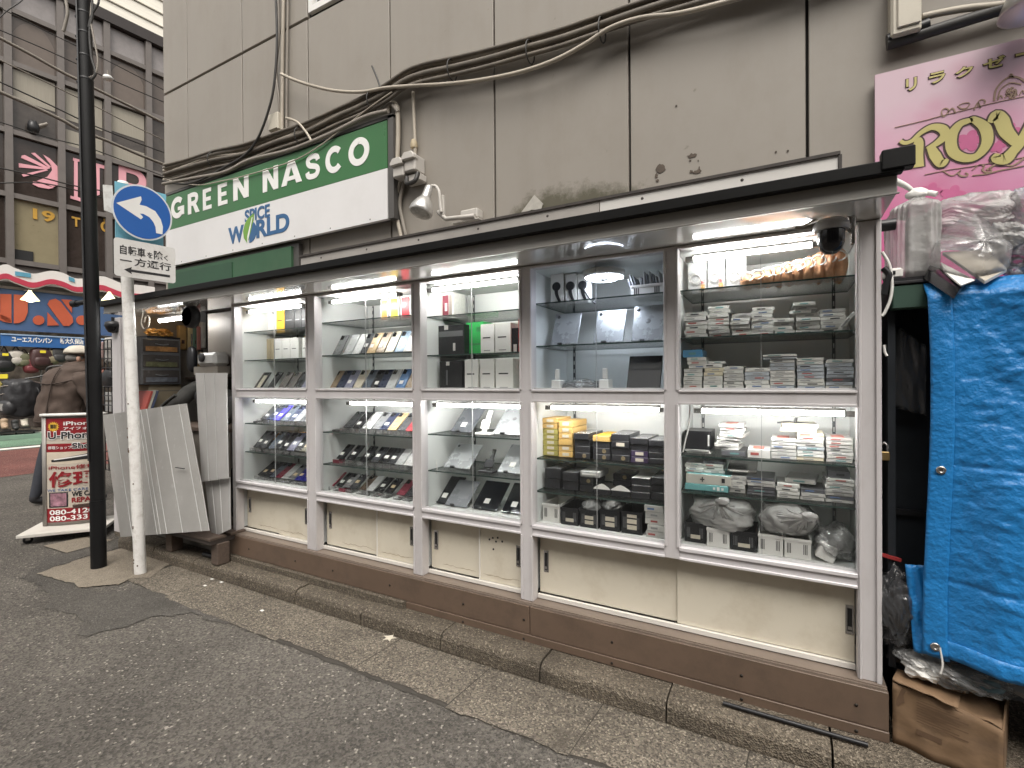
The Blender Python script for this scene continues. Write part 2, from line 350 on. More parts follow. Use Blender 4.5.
for i in range(-1, 9):                        # gutter strip with a ragged outer edge
    x1 = 0.93 - i * 0.515; x0 = x1 - 0.511
    if x1 < -3.3: continue
    N = 14; o = [(x0 + (x1 - x0) * k / N, -0.452 + 0.014 * sin(i * 1.7) + 0.016 * noise.noise(((x0 + (x1 - x0) * k / N) * 7, 3, 0)) + 0.01 * noise.noise(((x0 + (x1 - x0) * k / N) * 31, 5, 0))) for k in range(N + 1)]
    b.add([(x - 0.02, y, 0.005) for x, y in o] + [(x1, -0.158, 0.006), (x0, -0.158, 0.006)], [tuple(range(N + 3))])
struct(b.build('gutter', M_conc))
sheet('gutter_seam', [(-3.3, -0.463), (1.6, -0.463), (1.6, -0.15), (-3.3, -0.15)], 0.0025, M_seam, 0.012)
b = MB()
for i in range(-2, 16):                       # kerb stones, front top edge rounded
    x1 = 0.652 - i * 0.515; x0 = x1 - 0.508
    if x1 < -4.1: continue
    jz = 0.003 * sin(i * 2.3); prof = [(-0.152, -0.02), (-0.158, 0.012), (-0.156, 0.06), (-0.146, 0.078), (-0.128, 0.086), (-0.02, 0.087), (-0.02, -0.02)]
    vs = [(x0, y, z + jz) for y, z in prof] + [(x1, y, z + jz) for y, z in prof]; n = len(prof)
    b.add(vs, [(k, k + n, (k + 1) % n + n, (k + 1) % n) for k in range(n)] + [tuple(range(n)), tuple(reversed(range(n, 2 * n)))])
struct(b.build('kerb', M_kerb))
b = MB(); b.box(-4.9, 6, -0.012, 0.9, -0.05, 0.083, 0); b.box(-3.45, -1.725, -0.055, 0.02, 0.083, 0.122, 0)
struct(b.build('pavement', M_kerb))
# cross street on the left: red lane, white line, green strip
sheet('red_lane', [(-13.0, -14), (-9.35, -14), (-9.35, 30), (-13.0, 30)], 0.004, asphalt('red_asphalt', (0.15, 0.06, 0.05), (0.3, 0.2, 0.18)), 0.0)
M_line = mat('road_paint', (0.72, 0.71, 0.66), 0.7, var=0.1, dirt=0.4, dirtcol=(0.3, 0.28, 0.25))
sheet('road_line', [(-13.5, -14), (-13.2, -14), (-13.2, 30), (-13.5, 30)], 0.006, M_line)
sheet('green_lane', [(-15.4, -14), (-13.7, -14), (-13.7, 30), (-15.4, 30)], 0.004, asphalt('green_asphalt', (0.13, 0.22, 0.15), (0.3, 0.36, 0.3)))

# ================================================================ grey panel building
WY = 0.5
def wall_mat():
    m = mat('grey_cladding', (0.285, 0.260, 0.228), 0.5, 0.0, var=0.05, scale=1.2, bump=0.03, bscale=4, dirt=0.28, dirtcol=(0.20, 0.17, 0.135), dscale=2.6, stretch=(1.2, 1.2, 0.8), coords='Object')
    t = m.node_tree; n = t.nodes; l = t.links; b = n['Principled BSDF']; src = b.inputs['Base Color'].links[0].from_socket
    g = n.new('ShaderNodeNewGeometry'); sp = n.new('ShaderNodeSeparateXYZ'); l.new(g.outputs['Position'], sp.inputs[0])
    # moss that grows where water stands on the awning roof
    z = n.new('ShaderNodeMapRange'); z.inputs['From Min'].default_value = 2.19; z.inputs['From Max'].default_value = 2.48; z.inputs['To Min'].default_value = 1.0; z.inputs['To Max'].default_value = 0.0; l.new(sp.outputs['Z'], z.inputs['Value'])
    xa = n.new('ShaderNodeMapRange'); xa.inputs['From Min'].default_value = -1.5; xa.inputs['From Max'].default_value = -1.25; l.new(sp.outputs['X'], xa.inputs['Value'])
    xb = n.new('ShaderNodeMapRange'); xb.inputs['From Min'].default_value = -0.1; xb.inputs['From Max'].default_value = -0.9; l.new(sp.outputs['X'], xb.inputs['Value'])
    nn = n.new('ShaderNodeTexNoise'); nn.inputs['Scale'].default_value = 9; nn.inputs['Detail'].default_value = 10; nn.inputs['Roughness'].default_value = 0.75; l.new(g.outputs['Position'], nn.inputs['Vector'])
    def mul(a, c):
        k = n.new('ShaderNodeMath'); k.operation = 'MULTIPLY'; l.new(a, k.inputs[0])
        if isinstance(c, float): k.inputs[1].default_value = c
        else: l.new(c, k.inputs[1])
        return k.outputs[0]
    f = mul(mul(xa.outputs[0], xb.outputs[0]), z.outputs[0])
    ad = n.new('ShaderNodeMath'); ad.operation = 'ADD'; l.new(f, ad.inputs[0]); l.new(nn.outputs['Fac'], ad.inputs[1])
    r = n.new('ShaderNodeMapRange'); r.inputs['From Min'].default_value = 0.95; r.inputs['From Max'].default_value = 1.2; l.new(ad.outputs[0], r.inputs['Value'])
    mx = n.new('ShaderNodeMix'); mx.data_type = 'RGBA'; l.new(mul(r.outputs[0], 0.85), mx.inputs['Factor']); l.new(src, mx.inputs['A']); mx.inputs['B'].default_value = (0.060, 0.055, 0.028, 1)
    # rain streaks and soot spots
    s = n.new('ShaderNodeTexNoise'); s.inputs['Scale'].default_value = 1.0; s.inputs['Detail'].default_value = 8
    mp = n.new('ShaderNodeMapping'); mp.inputs['Scale'].default_value = (7, 7, 0.45); l.new(g.outputs['Position'], mp.inputs['Vector']); l.new(mp.outputs[0], s.inputs['Vector'])
    sr = n.new('ShaderNodeMapRange'); sr.inputs['From Min'].default_value = 0.52; sr.inputs['From Max'].default_value = 0.8; l.new(s.outputs['Fac'], sr.inputs['Value'])
    m2 = n.new('ShaderNodeMix'); m2.data_type = 'RGBA'; l.new(mul(sr.outputs[0], 0.22), m2.inputs['Factor']); l.new(mx.outputs['Result'], m2.inputs['A']); m2.inputs['B'].default_value = (0.20, 0.175, 0.145, 1)
    k = n.new('ShaderNodeTexNoise'); k.inputs['Scale'].default_value = 16; k.inputs['Detail'].default_value = 6; l.new(g.outputs['Position'], k.inputs['Vector'])
    kr = n.new('ShaderNodeMapRange'); kr.inputs['From Min'].default_value = 0.70; kr.inputs['From Max'].default_value = 0.76; l.new(k.outputs['Fac'], kr.inputs['Value'])
    m3 = n.new('ShaderNodeMix'); m3.data_type = 'RGBA'; l.new(mul(kr.outputs[0], 0.6), m3.inputs['Factor']); l.new(m2.outputs['Result'], m3.inputs['A']); m3.inputs['B'].default_value = (0.12, 0.10, 0.08, 1)
    l.new(m3.outputs['Result'], b.inputs['Base Color']); return m
M_wall = wall_mat(); M_joint = mat('joint_dark', (0.030, 0.027, 0.024), 0.8)
bld = thing('panel_building', 'grey panel clad building rising behind the lit display cases', 'building', (-1.5, 0.5, 0))
jx = [-5.11, -4.707, -3.897, -3.094, -2.286, -1.478, -0.676, 0.104, 0.905, 1.71, 2.51, 3.3]
b = MB()
for i in range(len(jx) - 1):
    for z0, z1 in ((0.3, 3.985), (4.005, 7.0), (7.02, 10.0)):
        g_ = 0.006 if 0 < i else 0.004
        if z0 < 1 and jx[i] < -3.2:
            z0 = 2.15                               # open shop front under the awning at the corner
        if z0 > 4 and z0 < 5 and -3.2 < jx[i] < -2.3: z0 = 5.6   # window opening
        b.box(jx[i] + g_, jx[i + 1] - g_, WY, WY + 0.03, z0, z1)
    # side face of the building (towards the cross street)
for y in [0.55 + 0.8 * k for k in range(9)]:
    for z0, z1 in ((2.15, 3.985), (4.005, 7.0), (7.02, 10.0)): b.box(-5.11, -5.08, y + 0.006, y + 0.79, z0, z1)
b.build('cladding', M_wall, bld, bevel=0.003)
b = MB(); b.box(-5.07, 3.3, WY + 0.031, WY + 0.2, 2.15, 4.06); b.box(-3.25, 3.3, WY + 0.031, WY + 0.2, 0, 2.15); b.box(-5.07, -3.1, WY + 0.031, WY + 0.2, 4.06, 10); b.box(-2.28, 3.3, WY + 0.031, WY + 0.2, 4.06, 10); b.box(-3.1, -2.28, WY + 0.031, WY + 0.2, 5.6, 10)
b.box(-5.07, -4.9, WY + 0.2, 7.7, 2.15, 10); b.box(-4.9, 3.3, WY + 0.2, 7.7, 9.9, 10); b.box(-4.9, -3.25, WY + 0.2, 7.6, 2.15, 2.2)
b.build('core_wall', M_joint, bld)
f = MB(); f.box(-3.085, -3.04, WY + 0.0, WY + 0.06, 4.03, 5.58); f.box(-2.34, -2.295, WY, WY + 0.06, 4.03, 5.58); f.box(-3.04, -2.34, WY, WY + 0.06, 4.03, 4.075); f.box(-3.04, -2.34, WY, WY + 0.06, 5.54, 5.58)
for k in range(1, 7): f.box(-3.04 + k * 0.1 - 0.008, -3.04 + k * 0.1 + 0.008, WY + 0.01, WY + 0.03, 4.075, 5.54)
wf = f.build('window', M_white, bld)
f = MB(); f.box(-3.04, -2.34, WY + 0.045, WY + 0.055, 4.075, 5.54); f.build('pane', mat('window_dark', (0.05, 0.055, 0.06), 0.08), wf)

# ================================================================ display case row with its awning
case = thing('display_case', 'long aluminium glass fronted display case with awning standing on the kerb', 'display case', (-1.5, 0.2, 0.085))
BX = [(-3.221, -2.515), (-2.434, -1.692), (-1.633, -1.056), (-0.995, -0.408), (-0.352, 0.224)]
XL, XR = -3.268, 0.291
ZT, ZU, ZM, ZL, ZB = 1.782, 1.230, 1.174, 0.611, 0.563
ZP = 0.265
CY = 0.46
posts = [(XL, BX[0][0])] + [(BX[i][1], BX[i + 1][0]) for i in range(4)] + [(BX[4][1], XR)]
for i, (a, c) in enumerate(posts):
    m = MB(); zb = ZP - 0.004 if i != 4 else ZB
    m.box(a, c, 0, 0.05, zb, ZT + 0.012)
    if i == 5:                                             # right end: wide channel with a return strip
        m.box(a + 0.004, a + 0.012, -0.006, 0, zb, ZT + 0.01); m.box(c - 0.016, c - 0.002, -0.009, 0, zb, ZT + 0.01)
    else:
        for z0, z1 in ((ZU, ZT), (ZL, ZM)) + (((ZP, ZB),) if i != 4 else ()):
            if i > 0: m.box(a, a + 0.010, -0.007, 0, z0, z1)
            m.box(c - 0.010, c, -0.007, 0, z0, z1)
    m.build('post', M_alu, case, bevel=0.0015)
for nm, z0, z1 in (('top_rail', ZT, ZT + 0.012), ('middle_rail', ZM, ZU), ('lower_rail', ZB, ZL)):
    m = MB()
    for a, c in BX:
        m.box(a, c, 0.001, 0.05, z0, z1)
        if nm == 'middle_rail': m.box(a, c, -0.006, 0.001, z1 - 0.009, z1); m.box(a, c, -0.006, 0.001, z0, z0 + 0.009)
        if nm == 'lower_rail': m.box(a, c, -0.008, 0.001, z1 - 0.012, z1 + 0.002); m.box(a, c, -0.006, 0.001, z0, z0 + 0.010)
    m.box(BX[3][1], BX[4][0], 0.001, 0.05, z0, z1) if nm == 'lower_rail' else None
    m.build(nm, M_alu if nm != 'lower_rail' else M_alu2, case, bevel=0.0015)
# cabinet interior: back, sides, floors
m = MB(); m.box(XL + 0.01, XR - 0.01, CY, CY + 0.012, ZP, ZT + 0.06); m.build('back_panel', M_caseback, case)
m = MB()
for i, (a, c) in enumerate(posts):
    xm = (a + c) / 2; hw = 0.012 if 0 < i < 5 else 0.008
    m = MB(); m.box(max(xm - hw, XL) if i else XL + 0.002, min(xm + hw, XR) if i < 5 else XR - 0.002, 0.051, CY, ZP + 0.02 if i != 4 else ZL - 0.03, ZT + 0.012)
    m.build('divider', M_caseside, case)
for nm, z in (('floor_panel', ZU - 0.012), ('floor_panel', ZL - 0.010), ('ceiling_panel', ZT + 0.013), ('base_panel', ZP - 0.012)):
    m = MB()
    for i in range(5):
        x0 = (posts[i][0] + posts[i][1]) / 2 + 0.012; x1 = (posts[i + 1][0] + posts[i + 1][1]) / 2 - 0.012
        m.box(x0, x1, 0.051, CY - 0.001, z - 0.01, z)
    m.build(nm, M_caseside, case)
SHU = [(1.617, 1.425), (1.634, 1.434), (1.614, 1.41), (1.632, 1.433), (1.631, 1.44)]
SHL = [(0.995, 0.80), (0.969, 0.773), (0.993, 0.80), (0.908, 0.755), (0.966, 0.819)]
for i, (a, c) in enumerate(BX):
    x0 = (posts[i][0] + posts[i][1]) / 2 + 0.013; x1 = (posts[i + 1][0] + posts[i + 1][1]) / 2 - 0.013
    for z in SHU[i] + SHL[i]:
        m = MB(); m.box(x0 + 0.004, x1 - 0.004, 0.065, CY - 0.03, z - 0.006, z, 0); m.m[-4:] = [1, 1, 1, 1]
        m.build('glass_shelf', [M_shelf, M_shelfedge], case)
    for x in (x0 + 0.045, x1 - 0.05):
        m = MB(); m.box(x - 0.006, x + 0.006, CY - 0.006, CY - 0.001, ZL + 0.02, ZT)
        for k in range(26): m.box(x - 0.002, x + 0.002, CY - 0.0075, CY - 0.006, ZL + 0.04 + k * 0.044, ZL + 0.06 + k * 0.044, 1)
        m.build('shelf_standard', [M_standard, M_white], case)
    for z0, z1 in ((ZU, ZT), (ZL, ZM)):
        m = MB(); m.add([(a, 0.028, z0), (c, 0.028, z0), (c, 0.028, z1), (a, 0.028, z1)], [(0, 1, 2, 3)]); m.build('window_pane', M_pane, case)
        m = MB(); m.box(a + 0.001, c - 0.001, 0.022, 0.034, z0, z0 + 0.008); m.box((a + c) / 2 - 0.001, (a + c) / 2 + 0.001, 0.035, 0.040, z0 + 0.008, z1); m.build('pane_gasket', mat('gasket', (0.5, 0.5, 0.5), 0.5), case)
# cabinet doors under the cases
dd = [(BX[0][0], -2.866, BX[0][1]), (BX[1][0], -2.005, BX[1][1]), (BX[2][0], -1.318, BX[2][1]), (BX[3][0], -0.372, BX[4][1])]
for i, (a, mid, c) in enumerate(dd):
    for k, (x0, x1) in enumerate(((a + 0.002, mid), (mid, c - 0.002))):
        y = 0.058 if k else 0.070
        m = MB(); m.box(x0, x1 + (0.01 if not k else 0), y, y + 0.010, ZP + 0.018, ZB - 0.004)
        d = m.build('cabinet_door', M_door, case, bevel=0.001)
        hx = a + 0.035 if k == 0 else c - 0.014 - 0.058 * max(0.1, -c) / 2.05; hz = 0.435 if i < 3 else 0.43
        h = MB(); h.box(hx - 0.012, hx + 0.012, y - 0.003, y, hz - 0.05, hz + 0.05, 0); h.box(hx - 0.007, hx + 0.007, y - 0.0035, y - 0.003, hz - 0.04, hz + 0.04, 1); h.box(hx - 0.006, hx + 0.006, y - 0.007, y - 0.0035, hz - 0.034, hz - 0.022, 0)
        h.build('door_handle', [M_chrome, M_dark], d)
    r = MB(); r.box(a + 0.002, c - 0.002, 0.042, 0.057, ZP, ZP + 0.017, 0); r.box(a + 0.002, c - 0.002, 0.046, 0.086, ZB - 0.003, ZB - 0.001, 0); r.box(mid - 0.005 * (i in (1, 2)), mid + 0.003, 0.054, 0.0575, ZP + 0.018, ZB - 0.004, 0) if i in (1, 2) else None
    r.build('door_track', M_doorrail, case)
# paint that has bubbled and peeled along the foot of the doors
M_peel = mat('peeled_paint', (0.40, 0.33, 0.235), 0.7, var=0.2, scale=25)
for a, c, y in ((-3.10, -2.90, 0.0695), (-2.86, -2.60, 0.0575), (-2.30, -2.03, 0.0695), (-1.98, -1.74, 0.0575), (-1.56, -1.35, 0.0695), (-1.30, -1.09, 0.0575)):
    up_ = []; lo = []
    for k in range(31):
        x = a + (c - a) * k / 30; z = 0.312 + 0.010 * noise.noise((x * 14, 0, y)) + 0.006 * noise.noise((x * 50, 2, y)); h = 0.0045 * (0.6 + noise.noise((x * 36, 7, y))) * min(1, k / 4, (30 - k) / 4)
        up_.append((x, y, z + max(h, 0.0004))); lo.append((x, y, z - 0.0006))
    MB().add(up_ + lo, [(k + 1, k, k + 31, k + 32) for k in range(30)]).build('peeled_paint', M_peel, case)
# small holes and scuffs on one door
for x, z in [(-1.243, 0.50), (-1.215, 0.505), (-1.262, 0.49), (-1.225, 0.485), (-1.19, 0.49), (-1.24, 0.445)]:
    MB().lathe([(0.005, 0), (0.005, 0.001)], (x, 0.0575, z), 10, axis='Y').build('screw_hole', M_dark, case)
# plinth boards
m = MB(); m.box(XL - 0.02, -1.0, -0.030, 0.05, 0.124, 0.250); m.box(-0.997, 0.303, -0.031, 0.05, 0.124, 0.250); m.build('plinth_board', M_plinth, case, bevel=0.002)
m = MB(); m.box(-1.72, 0.304, -0.034, 0.05, 0.087, 0.122); m.build('plinth_board', M_plinth, case, bevel=0.002)
m = MB(); m.box(XL - 0.03, 0.300, -0.026, 0.05, 0.250, 0.258); m.box(XL - 0.03, 0.300, -0.012, 0.05, 0.258, 0.2605); m.box(XL - 0.03, 0.3, -0.021, -0.015, 0.258, 0.263); m.build('plinth_lip', M_plinlip, case)
m = MB()
for k in range(9):
    x = -3.05 + k * 0.41
    for z in ((0.185, 0.1) if x > -1.7 else (0.185,)): MB().lathe([(0.0055, 0), (0.0055, 0.0015), (0.0, 0.002)], (x + 0.05 * sin(k * 2.0), -0.0315 if z > 0.123 else -0.0345, z), 8, axis='Y').build('screw', mat('screw_dark', (0.03, 0.025, 0.02), 0.5, 0.5), case)
# awning: shiny soffit, grey fascia, black edge trim, roof sheet rising to the wall
AL, AR = -4.44, 0.290
m = MB(); m.box(AL, AR, -0.245, 0.052, ZT + 0.014, ZT + 0.022); m.build('soffit', M_soffit, case)
m = MB(); m.box(AL, AR, -0.252, -0.236, ZT + 0.012, ZT + 0.066); m.box(AL, AR + 0.006, -0.256, -0.252, ZT + 0.010, ZT + 0.016); m.box(AR - 0.004, AR + 0.004, -0.236, 0.49, ZT + 0.023, ZT + 0.11); m.box(AL - 0.004, AL + 0.004, -0.236, 0.49, ZT + 0.023, ZT + 0.11)
m.build('fascia', M_fascia, case, bevel=0.0015)
m = MB(); m.box(AL - 0.02, AR + 0.012, -0.285, -0.248, ZT + 0.064, ZT + 0.101); m.box(AR - 0.04, AR + 0.035, -0.292, -0.25, ZT + 0.072, ZT + 0.128); m.build('edge_trim', M_edge, case, bevel=0.003)
m = MB(); m.add([(AL, -0.25, ZT + 0.096), (AR, -0.25, ZT + 0.096), (AR, WY - 0.004, ZT + 0.13), (AL, WY - 0.004, ZT + 0.13), (AL, -0.25, ZT + 0.075), (AR, -0.25, ZT + 0.075), (AR, WY - 0.004, ZT + 0.11), (AL, WY - 0.004, ZT + 0.11)],
      [(0, 1, 2, 3), (7, 6, 5, 4), (0, 4, 5, 1), (1, 5, 6, 2), (2, 6, 7, 3), (3, 7, 4, 0)]); m.build('roof_sheet', M_roof, case)
# white flashing strip standing on the roof with dark edging and screws
FM_ = [mat('flashing_white', (0.70, 0.68, 0.65), 0.4, 0.1, var=0.05, dirt=0.15), mat('flashing_edge', (0.05, 0.042, 0.038), 0.7, var=0.4, scale=20), mat('flashing_grey', (0.40, 0.375, 0.35), 0.5, 0.1, var=0.10, dirt=0.4)]
sx0, sxm, sxr, st = -2.30, -0.603, 0.155, ZT + 0.182
for x0, x1, k in ((sx0, sxm - 0.002, 2), (sxm + 0.002, sxr, 0)):
    m = MB(); m.box(x0, x1, -0.20, -0.19, ZT + 0.102, st - 0.010, 0)
    for q in range(int((x1 - x0) / 0.33)): m.lathe([(0.0055, 0), (0.0, 0.003)], (x0 + 0.16 + q * 0.33, -0.2003, st - 0.032), 8, 1, axis='Y')
    m.build('roof_flashing', [FM_[k], FM_[1]], case)
m = MB(); m.box(sx0 - 0.006, sxr + 0.006, -0.207, -0.185, st - 0.010, st); m.build('flashing_rim', FM_[1], case); m = MB(); m.box(sxr + 0.001, sxr + 0.010, -0.205, -0.187, ZT + 0.102, st - 0.0105); m.build('flashing_rim', FM_[1], case)

# ================================================================ tube lights inside the cases
def tube_light(x0, x1, y, z, label):
    t = thing('tube_light', label, 'lamp', ((x0 + x1) / 2, y, z), group='tube lights in the display cases')
    m = MB(); m.tube([(x0, y, z), (x1, y, z)], 0.0085, 10); m.build('tube', M_tube, t)
    m = MB(); m.box(x0 - 0.004, x1 + 0.004, y - 0.007, y + 0.007, z + 0.0095, z + 0.018); m.box(x0 - 0.03, x0, y - 0.011, y + 0.011, z - 0.010, z + 0.009); m.box(x1, x1 + 0.03, y - 0.011, y + 0.011, z - 0.010, z + 0.009)
    m.build('holder', M_fascia, t)
BN = ['leftmost', 'second from left', 'middle', 'fourth from left', 'rightmost']
for i, (a, b_) in {0: (250, 302), 1: (333, 397), 2: (433, 518), 4: (694, 812)}.items():
    tube_light(xx(a, 0.07, 300), xx(b_, 0.07, 285), 0.07, 1.752, 'lit white tube lamp at the top of the upper %s case' % BN[i])
for i, (a, b_) in enumerate([(257, 307), (351, 414), (438, 521), (552, 659), (702, 844)]):
    tube_light(xx(a, 0.07), xx(b_, 0.07), 0.07, 1.147, 'lit white tube lamp at the top of the lower %s case' % BN[i])
rx = at(604, 264, 0.13)
rl = thing('ring_lamp', 'round white lit lamp under the ceiling of the upper case holding tablets', 'lamp', (rx.x, 0.13, 1.76))
m = MB(); m.lathe([(0.06, 0.0), (0.085, 0.004), (0.092, 0.014), (0.092, 0.032), (0.0, 0.034)], (rx.x, 0.13, 1.728), 36); m.build('housing', M_white, rl)
m = MB(); m.lathe([(0.030, -0.001), (0.055, -0.008), (0.084, 0.002)], (rx.x, 0.13, 1.728), 36); m.build('diffuser', M_ring, rl)
m = MB()
for k in range(4):
    a = k * pi / 2 + 0.5; m.tube([(rx.x + 0.01 * cos(a), 0.13 + 0.01 * sin(a), 1.719), (rx.x + 0.088 * cos(a), 0.13 + 0.088 * sin(a), 1.726)], 0.004, 6)
m.lathe([(0.0, -0.012), (0.02, -0.01), (0.03, 0.0)], (rx.x, 0.13, 1.728), 20); m.build('spoke', M_white, rl)
# ================================================================ lettering that fits a measured box
def ftext(body, w_, h_, M, name, m, parent, depth=0.002, bold=0.0, spacing=1.0, shear=0.0, grow=0.0):
    o = text(body, 1.0, Matrix.Identity(4), name, m, None, 0.001, bold, 1, 'LEFT', spacing, shear, 'BOTTOM_BASELINE')
    me = o.data; xs = [v.co.x for v in me.vertices]; ys = [v.co.y for v in me.vertices]; zs = [v.co.z for v in me.vertices]
    x0, x1, y0, y1, z0, z1 = min(xs), max(xs), min(ys), max(ys), min(zs), max(zs)
    S = Matrix.Diagonal((w_ / (x1 - x0), h_ / (y1 - y0), depth / max(z1 - z0, 1e-6), 1)) @ Matrix.Translation((-x0, -y0, -z0))
    me.transform((rootmat(parent).inverted() if parent else Matrix.Identity(4)) @ M @ S); o.parent = parent
    return o
def frameN(P, ang):
    """board frame: local X runs along (sin ang, cos ang), Y is up, Z faces out"""
    t = V((sin(ang), cos(ang), 0)); k = V((0, 0, 1)); n = t.cross(k)
    return Matrix(((t.x, k.x, n.x, P[0]), (t.y, k.y, n.y, P[1]), (t.z, k.z, n.z, P[2]), (0, 0, 0, 1)))
def flat(poly, M, d=0.002):
    """thin plate of a polygon in a board frame (local XY), facing +Z"""
    b = MB(); n = len(poly); a = sum(poly[i][0] * poly[(i + 1) % n][1] - poly[(i + 1) % n][0] * poly[i][1] for i in range(n))
    if a < 0: poly = list(reversed(poly))
    vs = [(p[0], p[1], d) for p in poly] + [(p[0], p[1], 0) for p in poly]
    return b.add(vs, [tuple(range(n)), tuple(range(2 * n - 1, n - 1, -1))] + [(i, i + n, (i + 1) % n + n, (i + 1) % n) for i in range(n)], 0, False, M)
def join(*bs):
    o = MB()
    for b in bs:
        k = len(o.v); o.v += b.v; o.f += [tuple(i + k for i in f) for f in b.f]; o.m += b.m; o.s += b.s
    return o
def wallM(x, y, z): return Matrix.Translation((x, y, z)) @ Matrix.Rotation(pi / 2, 4, 'X')

def stroke(pts, w_, M, name, m, d):
    P = cat([(x, y, 0) for x, y in pts], 6); wid = w_ if isinstance(w_, list) else [w_] * len(pts)
    L = []; R_ = []
    for i, p in enumerate(P):
        d_ = P[min(i + 1, len(P) - 1)] - P[max(i - 1, 0)]; d_.normalize(); nn = V((-d_.y, d_.x, 0))
        f_ = i / (len(P) - 1) * (len(wid) - 1); k = min(int(f_), len(wid) - 2); ww = wid[k] * (1 - f_ + k) + wid[k + 1] * (f_ - k)
        L.append(p + nn * ww / 2); R_.append(p - nn * ww / 2)
    b = MB(); n = len(P)
    b.add([(q.x, q.y, d) for q in L] + [(q.x, q.y, d) for q in R_] + [(q.x, q.y, 0) for q in L] + [(q.x, q.y, 0) for q in R_],
          [(i, n + i, n + i + 1, i + 1) for i in range(n - 1)] + [(i + 1, 2 * n + i + 1, 2 * n + i, i) for i in range(n - 1)] + [(n + i, 3 * n + i, 3 * n + i + 1, n + i + 1) for i in range(n - 1)] + [(0, 2 * n, 3 * n, n), (n - 1, 2 * n - 1, 4 * n - 1, 3 * n - 1)], 0, False, M)
    return b
M_green = mat('sign_green', (0.035, 0.145, 0.045), 0.3, var=0.08, scale=2, dirt=0.12)
M_signw = mat('sign_white', (0.70, 0.69, 0.69), 0.35, var=0.03, scale=2, dirt=0.10, dirtcol=(0.4, 0.38, 0.35))
M_letw = mat('letter_white', (0.80, 0.79, 0.77), 0.4, var=0.03)
M_navy = mat('logo_blue', (0.03, 0.11, 0.25), 0.4, var=0.05)
M_leaf = mat('logo_leaf', (0.16, 0.33, 0.05), 0.4, var=0.1)
M_frame = mat('sign_frame', (0.10, 0.095, 0.09), 0.5, 0.3, var=0.2)

# ---------------------------------------------------------------- green and white shop sign
SX0, SX1, SZ0, SZ1, SZm = -4.93, -2.245, 2.335, 2.975, 2.665
sg = thing('shop_sign', 'long green and white shop sign on the grey wall above the awning', 'sign', (-3.6, 0.46, SZ0))
m = MB(); m.box(SX0, SX1, 0.42, 0.45, SZ0, SZm - 0.0015, 0); m.build('white_panel', M_signw, sg)
m = MB(); m.box(SX0, SX1, 0.42, 0.45, SZm + 0.0015, SZ1, 0); m.build('green_panel', M_green, sg)
m = MB(); m.box(SX0 - 0.01, SX1 + 0.002, 0.45, 0.497, SZ0 + 0.01, SZ1 + 0.012); m.box(SX1 + 0.002, SX1 + 0.05, 0.425, 0.497, SZ0 - 0.0, SZ1 + 0.03); m.box(SX0 - 0.01, SX1 + 0.05, 0.425, 0.497, SZ1 + 0.012, SZ1 + 0.035); m.build('sign_frame', M_frame, sg)
def on_sign(px, py): p = at(px, py, 0.42); return p.x, p.z
def block(ch):
    """heavy block capital in a unit cell 0.8 wide and 1 high: list of polygons or (path, width)"""
    w = 0.215; C = lambda a0, a1, n=12: [(0.40 + 0.31 * cos(RAD(a0 + (a1 - a0) * i / n)), 0.5 + 0.405 * sin(RAD(a0 + (a1 - a0) * i / n))) for i in range(n + 1)]
    return {'O': [(C(90, 450, 24), w)], 'C': [(C(42, 318, 18), w)], 'G': [(C(42, 335, 18), w), [(0.42, 0.52), (0.79, 0.52), (0.79, 0.08), (0.60, 0.08), (0.60, 0.35), (0.42, 0.35)]],
            'E': [[(0.06, 0), (0.70, 0), (0.70, 0.185), (0.28, 0.185), (0.28, 0.41), (0.64, 0.41), (0.64, 0.59), (0.28, 0.59), (0.28, 0.815), (0.69, 0.815), (0.69, 1), (0.06, 1)]],
            'N': [[(0.03, 0), (0.24, 0), (0.24, 0.62), (0.55, 0), (0.77, 0), (0.77, 1), (0.56, 1), (0.56, 0.40), (0.25, 1), (0.03, 1)]],
            'A': [[(-0.02, 0), (0.20, 0), (0.40, 0.72), (0.60, 0), (0.82, 0), (0.52, 1), (0.28, 1)], [(0.2, 0.17), (0.6, 0.17), (0.6, 0.34), (0.2, 0.34)]],
            'R': [[(0.05, 0), (0.27, 0), (0.27, 1), (0.05, 1)], ([(0.2, 0.905), (0.45, 0.905), (0.60, 0.84), (0.64, 0.70), (0.60, 0.56), (0.45, 0.49), (0.2, 0.49)], 0.19), [(0.36, 0.46), (0.56, 0.46), (0.80, 0), (0.56, 0)]],
            'S': [([(0.68, 0.70), (0.62, 0.85), (0.42, 0.905), (0.20, 0.85), (0.15, 0.70), (0.24, 0.57), (0.42, 0.51), (0.60, 0.44), (0.68, 0.30), (0.60, 0.14), (0.40, 0.095), (0.17, 0.15), (0.11, 0.31)], 0.205)]}[ch]
for body, cells in (('GREEN', ((171.5, 184.5), (187.5, 199.5), (202.5, 213), (217.5, 229), (233, 249.5))), ('NASCO', ((262.5, 279), (282, 301.5), (305.5, 320.5), (326, 343.5), (349, 369.5)))):
    for ch, (pa, pb) in zip(body, cells):
        pm_ = (pa + pb) / 2; yb = 216.5 + (pm_ - 178) * (165 - 216.5) / (359 - 178); x0, z0 = on_sign(pa, yb + 3.0); x1, _ = on_sign(pb, yb); wd, ht = x1 - x0, 0.178
        bs = []
        for k, g in enumerate(block(ch)):
            d_ = 0.003 + 0.0003 * k
            if isinstance(g, tuple): bs.append(stroke([(x * wd / 0.8, y * ht) for x, y in g[0]], [g[1] * (wd / 0.8 + ht) / 2] * len(g[0]), wallM(x0, 0.42, z0), 'lettering', M_letw, d_))
            else: bs.append(flat([(x * wd / 0.8, y * ht) for x, y in g], wallM(x0, 0.42, z0), d_))
        join(*bs).build('lettering', M_letw, sg)
